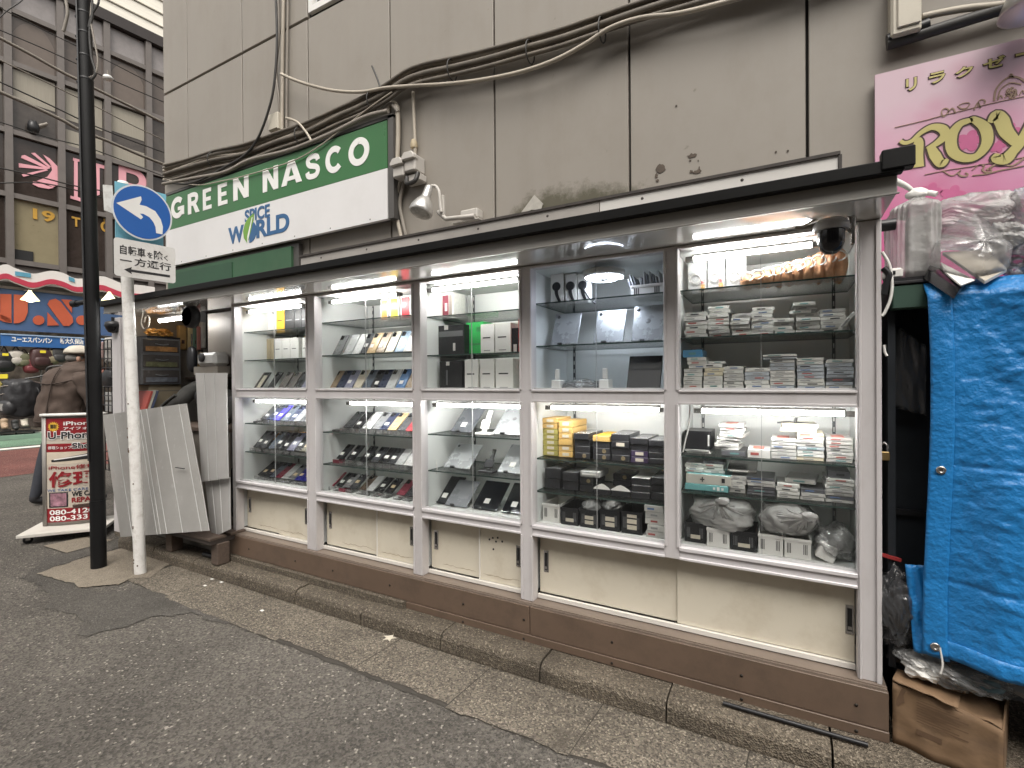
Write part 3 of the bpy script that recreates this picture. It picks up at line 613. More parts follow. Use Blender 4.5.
x0, _ = on_sign(245, 213); x1, _ = on_sign(270, 213); ftext('SPICE', x1 - x0, 0.10, wallM(x0, 0.42, 2.548), 'lettering', M_navy, sg, 0.003, 0.028)
xw0, _ = on_sign(228.5, 230); xw1, _ = on_sign(244, 230); ftext('W', xw1 - xw0, 0.135, wallM(xw0, 0.42, 2.405), 'lettering', M_navy, sg, 0.003, 0.035)
xr0, _ = on_sign(256.5, 230); xr1, _ = on_sign(289.5, 225); ftext('RLD', xr1 - xr0, 0.140, wallM(xr0, 0.42, 2.405), 'lettering', M_navy, sg, 0.003, 0.035)
ox = on_sign(250, 230)[0]
def arc(cx, cy, rx, ry, a0, a1, n=20): return [(cx + rx * cos(a0 + (a1 - a0) * i / n), cy + ry * sin(a0 + (a1 - a0) * i / n)) for i in range(n + 1)]
m = flat(arc(0, 0, 0.085, 0.085, RAD(-95), RAD(55)) + [(0.0, 0.02)], wallM(ox, 0.42, 2.468), 0.003); m.build('logo_globe', M_navy, sg)
m = join(flat([(-0.03, -0.085), (-0.075, -0.04), (-0.085, 0.02), (-0.06, 0.075), (-0.02, 0.11), (0.055, 0.14), (0.05, 0.09), (0.015, 0.0)], wallM(ox, 0.42, 2.468), 0.0035)); m.build('logo_leaf', M_leaf, sg)
m = flat([(-0.03, -0.085), (-0.026, -0.085), (0.04, 0.11), (0.03, 0.11), (-0.03, -0.03)], wallM(ox, 0.42, 2.468), 0.004); m.build('logo_vein', M_letw, sg)
m = MB()
for k in range(7):
    for z in (SZ0 + 0.02,): m.lathe([(0.006, 0), (0.0, 0.003)], (SX0 + 0.25 + k * 0.38, 0.42, z), 8, axis='Y')
m.build('screw_heads', M_frame, sg)
gx1, gz1 = at(291, 246, 0.44).x, at(291, 246, 0.44).z
t = thing('sign_board', 'narrow dark green board under the white half of the shop sign', 'sign', (-4.0, 0.45, 2.0))
m = MB(); m.box(-4.93, gx1, 0.44, 0.47, gz1 - 0.20, gz1); m.build('panel', mat('board_green', (0.035, 0.10, 0.05), 0.5, var=0.15, dirt=0.2), t)
m = MB(); m.box(-4.935, -3.96, 0.434, 0.44, gz1 - 0.2, gz1 - 0.03); m.build('strip', mat('board_green_dark', (0.025, 0.075, 0.04), 0.5, var=0.15), t)
m = MB(); m.box(-4.94, gx1 + 0.06, 0.46, 0.497, gz1 - 0.2, gz1 + 0.02); m.build('backing', M_frame, t)

# ---------------------------------------------------------------- cables across the wall
def pxpath(pts, Y, off=0.0): return [at(x, y, Y) + V((0, 0, off)) for x, y in pts]
M_cabk = mat('cable_black', (0.030, 0.028, 0.026), 0.55, var=0.3, scale=12)
M_cagr = mat('cable_grey', (0.235, 0.21, 0.18), 0.6, var=0.2, scale=12, dirt=0.3)
M_cadk = mat('cable_drab', (0.115, 0.10, 0.082), 0.65, var=0.35, scale=9, dirt=0.4, dirtcol=(0.25, 0.21, 0.16))
M_cabe = mat('cable_beige', (0.42, 0.375, 0.31), 0.55, var=0.15, scale=12, dirt=0.35)
main = [(164, 172), (185, 166), (213, 158), (243, 152), (275, 140), (305, 130), (335, 116), (362, 104), (385, 92), (405, 78), (425, 70), (455, 64), (490, 56), (525, 46), (560, 36), (595, 24), (630, 12), (670, 0), (720, -14), (790, -32), (900, -66), (1040, -112), (1200, -160)]
def bundle(i, dy, Y, r, m, lab, wob=3.0, pts=main):
    P = []
    for k, (x, y) in enumerate(pts):
        s = 0.75
        P.append(at(x, y + dy * s + wob * s * noise.noise((k * 0.55, i * 3.1, 0)), Y + 0.012 * noise.noise((k * 0.7, i * 1.9, 5))))
    o = MB().tube(cat(P, 6), r, 8).build('cable', m); tag(o, lab, 'cable', 'cables strung along the grey wall')
for i, (dy, r, m, lab) in enumerate([(-9, 0.011, M_cadk, 'thin black cable resting on top of the wall bundle'), (-5, 0.015, M_cagr, 'grey cable along the top of the bundle on the wall'), (-1, 0.013, M_cabe, 'beige cable high in the middle of the wall bundle'),
        (3, 0.017, M_cadk, 'thick black cable in the middle of the wall bundle'), (6, 0.012, M_cagr, 'slim grey cable under the thick black one in the bundle'), (10, 0.014, M_cabe, 'beige cable near the bottom of the wall bundle'), (13.5, 0.012, M_cadk, 'black cable lowest in the bundle above the shop sign'), (1, 0.009, M_cabe, 'thin beige cable weaving through the wall bundle')]):
    bundle(i, dy, 0.425 + 0.02 * (i % 3), r, m, lab, 2.0 if i < 7 else 7)
for pts, r, m, lab in [
    ([(281, 74), (300, 82), (330, 90), (360, 92), (385, 88), (410, 86), (445, 84), (480, 80), (520, 72), (555, 60), (585, 44), (610, 28), (640, 18), (675, 14), (710, 6), (760, -8), (800, -24), (900, -60), (1040, -108), (1200, -156)], 0.011, M_cabe, 'loose beige cable sagging below the wall bundle'),
    ([(163, 184), (195, 178), (225, 172), (250, 160), (290, 150), (330, 134), (365, 117), (388, 111)], 0.014, M_cagr, 'pale grey conduit running just above the shop sign'),
    ([(275, -20), (277, 40), (274, 85), (268, 112), (258, 138), (245, 155), (225, 167), (205, 178), (185, 184), (163, 181)], 0.009, M_cabk, 'black cable hanging down the wall and curving to the building corner'),
    ([(167, 180), (197, 185), (222, 181), (244, 176), (290, 162), (315, 149), (337, 133), (369, 108), (392, 92)], 0.0045, M_cabe, 'thin grey wire drooping across the green sign band'),
    ([(372, 66), (377, 78), (381, 90)], 0.006, M_cabk, 'short black wire end sticking up from the bundle'),
    ([(286, 118), (297, 122), (306, 132), (312, 142)], 0.009, M_cabe, 'short beige cable from the small wall box into the bundle')]:
    tag(MB().tube(cat(pxpath(pts, 0.40 if 'beige cable sagging' in lab else 0.405), 6), r, 8).build('cable', m), lab, 'cable', 'cables strung along the grey wall')
for k, (x, y) in enumerate([(213, 160), (300, 136), (372, 101), (452, 70), (530, 52), (602, 30)]):
    p = at(x, y, 0.43); tag(MB().tube([p + V((0.004 * cos(a), 0.045 * cos(a), 0.062 * sin(a))) for a in [i * pi / 10 for i in range(21)]], 0.004, 5).build('cable_tie', M_cabk), 'thin black tie looped around the cable bundle on the wall', 'cable tie', 'cable ties on the wall bundle')
# vertical conduits and small box upper left
cp = thing('wall_conduit', 'pale vertical conduits running down the wall past the small box', 'conduit', at(283, 130, 0.47))
for px, r in ((277, 0.011), (282.5, 0.014), (287, 0.009)):
    MB().tube([at(px + 1.5, -30, 0.478), at(px, 60, 0.478), at(px - 0.4, 130, 0.478)] if px > 280 else cat([at(px, -30, 0.47), at(px + 2, 30, 0.465), at(px - 1, 70, 0.47), at(px + 2, 100, 0.47), at(px + 2, 118, 0.475)]), r, 8).build('conduit', M_cagr if px != 282.5 else M_cabe, cp)
bx = at(274, 122, 0.45)
t = thing('junction_box', 'small beige junction box beside the vertical conduits', 'junction box', bx)
m = MB(); m.cbox(bx.x, 0.47, bx.z, 0.11, 0.06, 0.135); m.build('body', mat('box_beige', (0.52, 0.48, 0.40), 0.5, var=0.05, dirt=0.25), t, bevel=0.008)
m = MB(); m.cbox(bx.x, 0.438, bx.z, 0.10, 0.004, 0.12); m.build('cover', MC['box_beige'], t, bevel=0.004)
# twin switch boxes with conduits right of the sign
M_boxg = mat('box_grey', (0.50, 0.475, 0.44), 0.45, var=0.06, dirt=0.35, dirtcol=(0.25, 0.21, 0.17))
jb = at(410, 168, 0.45)
t = thing('switch_box', 'pair of weathered grey switch boxes on the wall right of the sign', 'switch box', (jb.x, 0.45, jb.z - 0.07))
m = MB()
for dx, dz in ((-0.055, -0.005), (0.04, 0.012)): m.box(jb.x + dx - 0.045, jb.x + dx + 0.045, 0.395, 0.498, jb.z + dz - 0.06, jb.z + dz + 0.045)
m.box(jb.x - 0.03, jb.x + 0.10, 0.42, 0.497, jb.z - 0.105, jb.z - 0.055); m.build('body', M_boxg, t, bevel=0.008)
for dx, dz in ((-0.055, -0.005), (0.04, 0.012)):
    m = MB(); m.prism([(-0.05, 0.0), (0.05, 0.0), (0.05, 0.02), (0.03, 0.045), (-0.03, 0.045), (-0.05, 0.02)], 0.05, 0, Matrix.Translation((jb.x + dx, 0.375, jb.z + dz + 0.01))); m.build('cover', M_boxg, t, bevel=0.004)
m = MB(); m.tube(cat([(jb.x + 0.0, 0.42, jb.z - 0.07), (jb.x + 0.02, 0.4, jb.z - 0.12), (jb.x + 0.08, 0.4, jb.z - 0.115), (jb.x + 0.09, 0.42, jb.z - 0.06)]), 0.014, 8); m.build('cord', M_cabk, t)
t = thing('wall_conduit', 'beige conduits bending over the sign corner into the switch boxes', 'conduit', (jb.x, 0.47, 2.2))
MB().tube(cat(pxpath([(388, 110), (392, 103), (397, 107), (398, 118), (398, 140), (397, 160)], 0.46)), 0.016, 8).build('conduit', M_cabe, t)
MB().tube(cat(pxpath([(398, 112), (391, 104), (386, 110)], 0.45)), 0.012, 8).build('conduit', M_cagr, t)
MB().tube(cat(pxpath([(413, 92), (414, 115), (415, 140), (415, 155)], 0.47)), 0.011, 8).build('conduit', M_cabe, t)
m = MB(); p = at(414, 145, 0.47); m.lathe([(0.022, 0), (0.024, 0.02), (0.018, 0.05), (0.012, 0.055)], (p.x, 0.47, p.z - 0.02), 10); m.build('gland', mat('gland_tan', (0.40, 0.33, 0.22), 0.6), t)
for dx, mm in ((0, M_cabe), (5, M_cagr)):
    MB().tube(cat(pxpath([(402 + dx * 0.8, 176), (399 + dx * 0.7, 188), (395.5 + dx * 0.9, 205), (398 + dx, 222), (402 + dx, 240), (404 + dx, 252)], 0.475)), 0.013, 8).build('conduit', mm, t)
# spot lamp on a bracket
sp = at(425, 200, 0.30)
t = thing('spot_lamp', 'silver unlit spotlight bent over on a bracket above the awning', 'lamp', (at(460, 214, 0.42).x, 0.42, at(460, 214, 0.42).z - 0.03))
tip = V((sp.x - 0.012, 0.27, sp.z - 0.085)); top_ = V((sp.x + 0.012, 0.33, sp.z + 0.09)); ax = (tip - top_).normalized()
MA = Matrix.Translation(top_) @ ax.to_track_quat('Z', 'Y').to_matrix().to_4x4()
L_ = (tip - top_).length
m = MB(); m.lathe([(0.016, 0), (0.024, 0.012), (0.026, 0.06), (0.030, 0.085)], (0, 0, 0), 20, 0, MA); m.build('socket', mat('lamp_silver', (0.55, 0.54, 0.52), 0.3, 0.7, var=0.15), t)
m = MB(); m.lathe([(0.031, 0.085), (0.048, 0.11), (0.066, 0.15), (0.070, L_ - 0.01), (0.066, L_)], (0, 0, 0), 24, 0, MA); m.build('reflector', MC['lamp_silver'], t)
m = MB(); m.lathe([(0.064, L_ - 0.004), (0.05, L_ + 0.008), (0.02, L_ + 0.014), (0.0, L_ + 0.015)], (0, 0, 0), 24, 0, MA); m.build('lens', mat('lamp_lens', (0.35, 0.34, 0.31), 0.1, var=0.4, scale=40), t)
P = pxpath([(428, 187), (435, 186), (439, 192), (440, 203), (441, 212)], 0.38); MB().tube(cat(P), 0.010, 8).build('arm', M_boxg, t)
p = at(441, 205, 0.39); MB().cbox(p.x, 0.40, p.z, 0.035, 0.02, 0.12).build('arm_plate', M_boxg, t, bevel=0.003)
p = at(444, 216, 0.4); MB().tube(pxpath([(438, 212), (446, 219), (475, 216)], 0.40), 0.014, 8).build('arm', M_boxg, t)
p = at(468, 214, 0.44); MB().box(p.x - 0.05, p.x + 0.07, 0.43, 0.498, p.z - 0.03, p.z + 0.025).build('base', M_boxg, t, bevel=0.006)
p2 = at(460, 221, 0.40); MB().box(p2.x - 0.06, p2.x + 0.13, 0.40, 0.498, p2.z - 0.008, p2.z).build('base_plate', M_boxg, t, bevel=0.002)
# torn paper and bolt holes on the wall
p = at(531, 206, 0.49); flat([(-0.09, -0.05), (0.02, 0.06), (0.075, 0.0), (0.06, -0.03), (0.0, -0.02)], wallM(p.x, 0.495, p.z), 0.003).build('torn_scrap', mat('scrap_paper', (0.42, 0.40, 0.36), 0.8, var=0.25, scale=20), bld)
M_rust = mat('rust_dark', (0.085, 0.065, 0.05), 0.8, var=0.4, scale=30)
def flake(px, py, r, w_=1.0, nm='wall_scar'):
    p = at(px, py, 0.49); flat([(r * w_ * (0.6 + 0.5 * noise.noise((i * 0.9, px, py))) * cos(i * pi / 7), r * (0.6 + 0.5 * noise.noise((i * 0.9, py, px))) * sin(i * pi / 7)) for i in range(14)], wallM(p.x, 0.4985, p.z), 0.0015).build(nm, M_rust, bld)
for a in ((660, 168, 0.036), (656, 175, 0.02, 0.6), (657, 180, 0.012), (692, 155, 0.016, 2.2), (690, 160, 0.008), (698, 160, 0.008, 0.5), (697, 171, 0.016, 2.0), (699, 167, 0.010, 0.5), (691, 171, 0.012), (776, 151, 0.007), (788, 150, 0.007), (676, 105, 0.008)): flake(*a)
# ---------------------------------------------------------------- upper right corner: lamp box, trunking, pink salon sign
bx = at(907, 15, 0.46)
t = thing('light_box', 'beige electrical box with a conduit at the top right of the wall', 'electrical box', (bx.x, 0.46, bx.z - 0.08))
m = MB(); m.box(at(891, 15, 0.42).x, at(922, 15, 0.42).x, 0.42, 0.498, at(905, 33, 0.42).z, at(905, 33, 0.42).z + 0.24); m.build('body', MC['box_beige'], t, bevel=0.008)
m = MB(); m.box(at(897, 15, 0.42).x, at(921, 15, 0.42).x, 0.412, 0.4195, at(905, 27, 0.42).z, at(905, 27, 0.42).z + 0.22); m.build('cover', MC['box_beige'], t, bevel=0.004)
MB().tube(cat(pxpath([(922, 17), (945, 12), (970, 8), (1000, 5), (1060, -4)], 0.45)), 0.013, 8).build('conduit', M_cabe, t)
t = thing('trunking', 'black cable trunking sloping up under the beige electrical box', 'trunking', at(940, 30, 0.46))
a, c = at(888, 42, 0.44), at(1060, -12, 0.44)
m = MB(); m.tube([V((a.x, 0.46, a.z)), V((c.x, 0.46, c.z))], 0.022, 8); m.build('channel', M_cabk, t)
m = MB(); m.tube([V((a.x - 0.0, 0.46, a.z + 0.015)), V((a.x + 0.13, 0.46, a.z + 0.035))], 0.026, 8); m.build('end_cap', M_black, t)
p = at(1010, 8, 0.3)
t = thing('lamp_hood', 'pale metal lamp hood poking out at the top right corner', 'lamp', (p.x + 0.1, 0.35, p.z))
m = MB(); m.lathe([(0.02, 0.12), (0.06, 0.10), (0.09, 0.03), (0.10, 0.0), (0.092, 0.0), (0.0, 0.09)], (p.x + 0.08, 0.34, p.z - 0.005), 24); m.build('hood', MC['lamp_silver'], t)
MB().tube([(p.x + 0.08, 0.34, p.z + 0.11), (p.x + 0.08, 0.42, p.z + 0.16), (p.x + 0.08, 0.498, p.z + 0.16)], 0.012, 8).build('arm', M_boxg, t)

def pink_mat():
    m = mat('salon_pink', (0.62, 0.30, 0.42), 0.3, var=0.25, scale=2.2, bump=0.0)
    return m
# printed artwork of the sign: pale pink fading into deep pink, with blossom shapes
def pink_print():
    m = bpy.data.materials.new('salon_print'); m.use_nodes = True; t = m.node_tree; n = t.nodes; l = t.links; b = n['Principled BSDF']; b.inputs['Roughness'].default_value = 0.25
    tc = n.new('ShaderNodeTexCoord'); sp = n.new('ShaderNodeSeparateXYZ'); l.new(tc.outputs['Object'], sp.inputs[0])
    nz = n.new('ShaderNodeTexNoise'); nz.inputs['Scale'].default_value = 3.0; nz.inputs['Detail'].default_value = 3; l.new(tc.outputs['Object'], nz.inputs['Vector'])
    a = n.new('ShaderNodeMath'); a.operation = 'MULTIPLY_ADD'; l.new(nz.outputs['Fac'], a.inputs[0]); a.inputs[1].default_value = 0.5; l.new(sp.outputs['Z'], a.inputs[2])
    r = n.new('ShaderNodeValToRGB'); e = r.color_ramp.elements; mr = n.new('ShaderNodeMapRange'); mr.inputs['From Min'].default_value = 0.3; mr.inputs['From Max'].default_value = 1.12; l.new(a.outputs[0], mr.inputs['Value']); l.new(mr.outputs[0], r.inputs['Fac'])
    e[0].position = 0.0; e[0].color = (0.50, 0.10, 0.22, 1); e[1].position = 1.0; e[1].color = (0.62, 0.47, 0.53, 1)
    x = e.new(0.35); x.color = (0.58, 0.16, 0.31, 1); y = e.new(0.62); y.color = (0.64, 0.33, 0.46, 1)
    v = n.new('ShaderNodeTexVoronoi'); v.inputs['Scale'].default_value = 7; l.new(tc.outputs['Object'], v.inputs['Vector'])
    vr = n.new('ShaderNodeMapRange'); vr.inputs['From Min'].default_value = 0.12; vr.inputs['From Max'].default_value = 0.4; vr.inputs['To Min'].default_value = 0.18; vr.inputs['To Max'].default_value = 0.0; l.new(v.outputs['Distance'], vr.inputs['Value'])
    mx = n.new('ShaderNodeMix'); mx.data_type = 'RGBA'; l.new(vr.outputs[0], mx.inputs['Factor']); l.new(r.outputs['Color'], mx.inputs['A']); mx.inputs['B'].default_value = (0.50, 0.08, 0.20, 1)
    l.new(mx.outputs['Result'], b.inputs['Base Color']); return m
RY = 0.455
rz1 = at(875, 75, RY).z; rx0 = at(875, 75, RY).x; rz0 = rz1 - 0.95; rx1 = rx0 + 1.5
ry = thing('salon_sign', 'pink printed salon sign with gold lettering at the right edge', 'sign', (rx0 + 0.75, 0.48, rz0))
m = MB(); m.box(rx0, rx1, RY, 0.475, rz0, rz1); m.build('panel', pink_print(), ry)
m = MB(); m.box(rx0 + 0.01, rx1 - 0.01, 0.475, 0.498, rz0 + 0.01, rz1 - 0.01); m.build('frame', M_frame, ry)
M_gold = mat('gold_print', (0.50, 0.44, 0.17), 0.4, var=0.08); M_brown = mat('brown_print', (0.065, 0.035, 0.03), 0.5); M_dustygold = mat('dusty_gold', (0.30, 0.20, 0.14), 0.5, var=0.1); M_deep = mat('deep_pink', (0.55, 0.15, 0.29), 0.3, var=0.15)
def rp(px, py): p = at(px, py, RY); return p.x, p.z
for ch, a, c in (('リ', (905, 93), (917.5, 74)), ('ラ', (928, 86), (946, 67.5)), ('ク', (954, 80), (974, 62)), ('ゼ', (982, 71.5), (1006, 52)), ('ー', (1014.5, 58.5), (1034, 53))):
    x0, z0 = rp(*a); x1, z1 = rp(*c); h_ = abs(z1 - z0) if ch != 'ー' else 0.014
    if ch == 'ー': z0 = rp(1014.5, 58)[1]
    h2 = h_ * 0.86 if ch != 'ー' else h_
    ftext(ch, (x1 - x0), h2, wallM(x0, RY, z0), 'outline', M_brown, ry, 0.002, 0.055)
    ftext(ch, (x1 - x0) - 0.006, h2 - 0.006, wallM(x0 + 0.003, RY, z0 + 0.003), 'lettering', M_gold, ry, 0.004, 0.022)
# the three large display letters, drawn as curls
def glyph(strokes):
    for i, (ex, m, d, nm) in enumerate(((0.012, M_brown, 0.002, 'outline'), (0.0, M_gold, 0.004, 'lettering'))):
        bs = []
        for j, (pts, w_) in enumerate(strokes):
            pp = [rp(870 + x * 154 / 845, 30 + y * 154 / 845) for x, y in pts]
            bs.append(stroke([(p[0], p[1]) for p in pp], [q + ex for q in w_], wallM(0, RY, 0), nm, m, d + 0.0002 * j))
        join(*bs).build(nm, m, ry)
glyph([([(255, 755), (258, 690), (265, 620), (255, 600)], [0.045, 0.036, 0.030, 0.02]), ([(165, 610), (190, 622), (230, 610), (280, 565), (340, 535), (395, 545), (410, 580), (370, 620), (310, 655)], [0.012, 0.014, 0.014, 0.016, 0.022, 0.030, 0.030, 0.022, 0.012]), ([(330, 640), (355, 690), (390, 735), (425, 710)], [0.022, 0.034, 0.03, 0.010])])
glyph([([(560, 495), (490, 520), (445, 590), (455, 670), (520, 705), (590, 690), (640, 620), (630, 540), (570, 495), (550, 497)], [0.016, 0.024, 0.034, 0.034, 0.03, 0.024, 0.032, 0.034, 0.022, 0.016])])
glyph([([(655, 510), (690, 470), (720, 500), (745, 560), (800, 620)], [0.014, 0.035, 0.042, 0.040, 0.030]), ([(920, 440), (880, 520), (830, 610), (780, 670), (740, 710), (690, 705), (700, 680)], [0.03, 0.03, 0.03, 0.03, 0.04, 0.03, 0.012])])
# scrollwork and blossoms
def scroll(pts, w_, m=M_dustygold):
    pp = [rp(870 + x * 154 / 845, 30 + y * 154 / 845) for x, y in pts]; return stroke(pp, w_, wallM(0, RY, 0), 'scroll', m, 0.0025)
sc_ = [scroll([(135, 536), (300, 497), (380, 475), (560, 430), (690, 398), (860, 362)], [0.002, 0.002])]
sp1 = [(420 + (34 - 4.2 * k) * cos(k * 0.75 + 2), 448 + (30 - 3.7 * k) * sin(k * 0.75 + 2)) for k in range(8)]
sc_ += [scroll([(468, 458), (450, 430)] + sp1, [0.004] * 3), scroll([(570, 440), (590, 400)] + [(x + 200, y - 48) for x, y in sp1], [0.004] * 3), scroll([(680, 390), (690, 330), (730, 280), (775, 258), (830, 270), (900, 330)], [0.006] * 4), scroll([(700, 380), (715, 330), (750, 300), (780, 290), (830, 300)], [0.004] * 4)]
sc_ += [scroll([(480, 418), (500, 432), (530, 428), (548, 405)], [0.004] * 3), scroll([(490, 412), (515, 402), (545, 400)], [0.003] * 3)]
for k in range(6): a = k * pi / 3; sc_.append(scroll([(775 + 6 * cos(a), 345 + 6 * sin(a)), (775 + 24 * cos(a + 0.4), 345 + 24 * sin(a + 0.4)), (775 + 30 * cos(a + 1.0), 345 + 30 * sin(a + 1.0))], [0.005, 0.008, 0.003]))
for k in range(5): sc_.append(scroll([(700 + 40 * k, 385 - 9 * k), (715 + 40 * k, 360 - 9 * k), (728 + 40 * k, 376 - 9 * k)], [0.003] * 3))
sc_.append(scroll([(765, 262), (772, 244), (782, 256), (775, 262)], [0.006] * 3))
sc_.append(scroll([(300, 795), (420, 770), (520, 755), (640, 735), (900, 690)], [0.002] * 2))
sp2 = [(520 + (40 - 5 * k) * cos(-k * 0.8 - 2.2), 790 + (22 - 2.6 * k) * sin(-k * 0.8 - 2.2)) for k in range(8)]
sc_ += [scroll([(400, 775), (450, 800)] + sp2, [0.003, 0.006, 0.003]), scroll([(560, 770), (600, 740)] + [(x + 130, y - 22) for x, y in sp2], [0.003, 0.006, 0.003]), scroll([(640, 770), (700, 735), (780, 745), (850, 700)], [0.008, 0.004, 0.008]), scroll([(560, 800), (640, 790), (720, 770), (850, 745)], [0.003, 0.005, 0.003])]
for q_ in sc_: q_.build('scrollwork', M_dustygold, ry)
bl = []
for cx, cy, r in ((545, 610, 60), (330, 890, 55), (760, 560, 50), (450, 910, 60), (700, 640, 34)):
    p = rp(870 + cx * 154 / 845, 30 + cy * 154 / 845); R_ = r * 0.00068
    poly = [(p[0] + R_ * (0.62 + 0.38 * abs(cos(2.5 * a))) * cos(a), p[1] + R_ * (0.62 + 0.38 * abs(cos(2.5 * a))) * sin(a)) for a in [i * 2 * pi / 60 for i in range(60)]]
    flat(poly, wallM(0, RY, 0), 0.0012).build('blossom_print', M_deep, ry)
# ================================================================ poles and traffic signs
M_polek = mat('pole_black', (0.008, 0.008, 0.0085), 0.5, 0.0, var=0.25, scale=9, spec=0.25)
M_polew = mat('pole_white', (0.76, 0.745, 0.72), 0.45, var=0.04, scale=8, dirt=0.45, dirtcol=(0.30, 0.25, 0.20), dscale=22)
def inz(px, py, P):
    """point on the pixel's ray at the same distance along the view as P"""
    d = ray(px, py); k = (P - EYE).dot(fw); return EYE + d * (k / d.dot(fw))
pb = gr(98.8, 568); k_ = 'tall black steel pole standing on the pale concrete pad'
pt = inz(83.8, 0, pb) ; pt = pb + (pt - pb) * 1.5; pm = pb + (inz(97.6, 500, pb) - pb)
bp = thing('street_pole', k_, 'pole', pb)
MB().tube([pb, pm], 0.0445, 20).build('sleeve', M_polek, bp)
MB().tube([pm, pt], [0.0405, 0.041], 20).build('shaft', M_polek, bp)
dirp = (pt - pb).normalized()
def on_pole(py): 
    z0 = inz(90, py, pb).z; return pb + (pt - pb) * ((z0 - pb.z) / (pt.z - pb.z))
for py in (14, 34, 57, 80):
    c = on_pole(py); MB().lathe([(0.0425, -0.006), (0.0445, 0), (0.0425, 0.006)], c, 20).build('band', M_black, bp)
    MB().tube([c + V((-0.04, -0.01, 0)), c + V((-0.078, -0.015, 0))], 0.012, 8).build('clamp', M_black, bp)
m = MB()
MB().tube([on_pole(-20) + V((0.010, -0.045, 0)), on_pole(460) + V((0.010, -0.045, 0))], 0.006, 8).build('conduit', mat('conduit_dark', (0.06, 0.06, 0.062), 0.3, 0.4), bp)
c = on_pole(230); t_ = MB()
for i in range(7):
    a = RAD(205 + i * 9); a2 = RAD(205 + (i + 1) * 9)
    t_.add([c + V((0.0415 * cos(a), 0.0415 * sin(a), -0.075)), c + V((0.0415 * cos(a2), 0.0415 * sin(a2), -0.075)), c + V((0.0415 * cos(a2), 0.0415 * sin(a2), 0.075)), c + V((0.0415 * cos(a), 0.0415 * sin(a), 0.075))], [(0, 1, 2, 3)])
t_.build('sticker', M_paper, bp)
t_ = MB()
for i, (dz, hh, ww) in enumerate([(0.055, 0.012, 0.02), (0.03, 0.014, 0.015), (0.0, 0.014, 0.02), (-0.025, 0.013, 0.018), (-0.05, 0.012, 0.02)]):
    a = RAD(235); q_ = c + V((0.0422 * cos(a), 0.0422 * sin(a), dz)); tx = V((-sin(a), cos(a), 0))
    t_.add([q_ - tx * ww / 2 - V((0, 0, hh / 2)), q_ + tx * ww / 2 - V((0, 0, hh / 2)), q_ + tx * ww / 2 + V((0, 0, hh / 2)), q_ - tx * ww / 2 + V((0, 0, hh / 2))], [(0, 1, 2, 3)])
t_.build('sticker_print', M_black, bp)
for i, (pts, r) in enumerate([([(96, -10), (98, 15), (95, 35), (97, 60), (101, 75), (97, 82)], 0.008), ([(99, -10), (96, 20), (99, 40), (103, 62), (101, 76), (95, 80)], 0.006), ([(71, 0), (73, 15), (72, 22), (69, 34)], 0.010), ([(101, -8), (104, 5), (97, 18), (94, 30)], 0.007)]):
    tag(MB().tube(cat([inz(x, y, pb) + V((0.0, -0.03, 0)) for x, y in pts], 6), r, 8).build('cable', M_cagr if i in (1, 2) else M_cabk),
        ['black cable looping down the right side of the tall pole', 'grey cable hanging on the right side of the tall pole', 'pale cable at the left side of the tall pole top', 'short dark cable curling at the top of the tall pole'][i], 'cable')
t = thing('pole_arm', 'small black horizontal arm fixed to the tall pole by the shop front', 'bracket', inz(90, 302, pb))
MB().tube([inz(73, 304, pb), inz(92, 301, pb)], 0.018, 8).build('arm', M_black, t)
MB().tube([inz(72, 304, pb), inz(77, 303.5, pb)], 0.024, 8).build('cap', M_black, t)

wb = gr(140.5, 574); wt = inz(123, 184, wb)
wp = thing('sign_pole', 'thin white traffic sign pole leaning slightly beside the black pole', 'pole', wb)
MB().tube([wb, wt], 0.034, 16).build('shaft', M_polew, wp)
MB().lathe([(0.034, 0), (0.028, 0.015), (0.0, 0.02)], wt, 16).build('cap', M_polew, wp)
m = MB()
for k in range(16):
    f_ = random.random() * 0.55; c = wb.lerp(wt, f_); a = RAD(random.uniform(200, 330)); m.cbox(c.x + 0.0342 * cos(a), c.y + 0.0342 * sin(a), c.z, 0.006, 0.006, random.uniform(0.006, 0.02))
m.build('chips', mat('rust_chip', (0.12, 0.08, 0.055), 0.8), wp)
ANG = RAD(6.8)
tS = V((sin(ANG), cos(ANG), 0)); nS = tS.cross(V((0, 0, 1)))
PS = wb + nS * 0.058
def sp_(px, py, off=0.0):
    d = ray(px, py); P0 = PS + nS * off; q_ = EYE + d * ((P0 - EYE).dot(nS) / d.dot(nS)); v = q_ - PS; return V((v.dot(tS), q_.z))
MS = frameN((PS.x, PS.y, 0), ANG)
def MSo(off): return frameN(((PS + nS * off).x, (PS + nS * off).y, 0), ANG)
# blue one way disc
cL, cR, cT, cB = sp_(110.2, 210), sp_(170.8, 221), sp_(140, 186), sp_(142, 240.5)
cx, cz = (cL.x + cR.x) / 2, (cT.y + cB.y) / 2; rx_, rz_ = (cR.x - cL.x) / 2, (cT.y - cB.y) / 2
R_ = (rx_ + rz_) / 2; print('disc', rx_, rz_)
M_blue = mat('sign_blue', (0.018, 0.11, 0.40), 0.35, var=0.05, scale=3)
ds = thing('one_way_sign', 'round blue traffic sign with white arrow bending left on the white pole', 'traffic sign', MS @ V((cx, cz - R_, 0.012)))
flat(arc(cx, cz, rx_, rz_, 0, 2 * pi, 47)[:-1], MSo(0.02), 0.003).build('disc', mat('sign_rim', (0.66, 0.68, 0.70), 0.4), ds)
flat(arc(cx, cz, rx_ - 0.010, rz_ - 0.010, 0, 2 * pi, 47)[:-1], MSo(0.0232), 0.0012).build('blue_face', M_blue, ds)
def dz(x, y): p = sp_(90 + x / 5.49, 160 + y / 5.49); return (p.x, p.y)
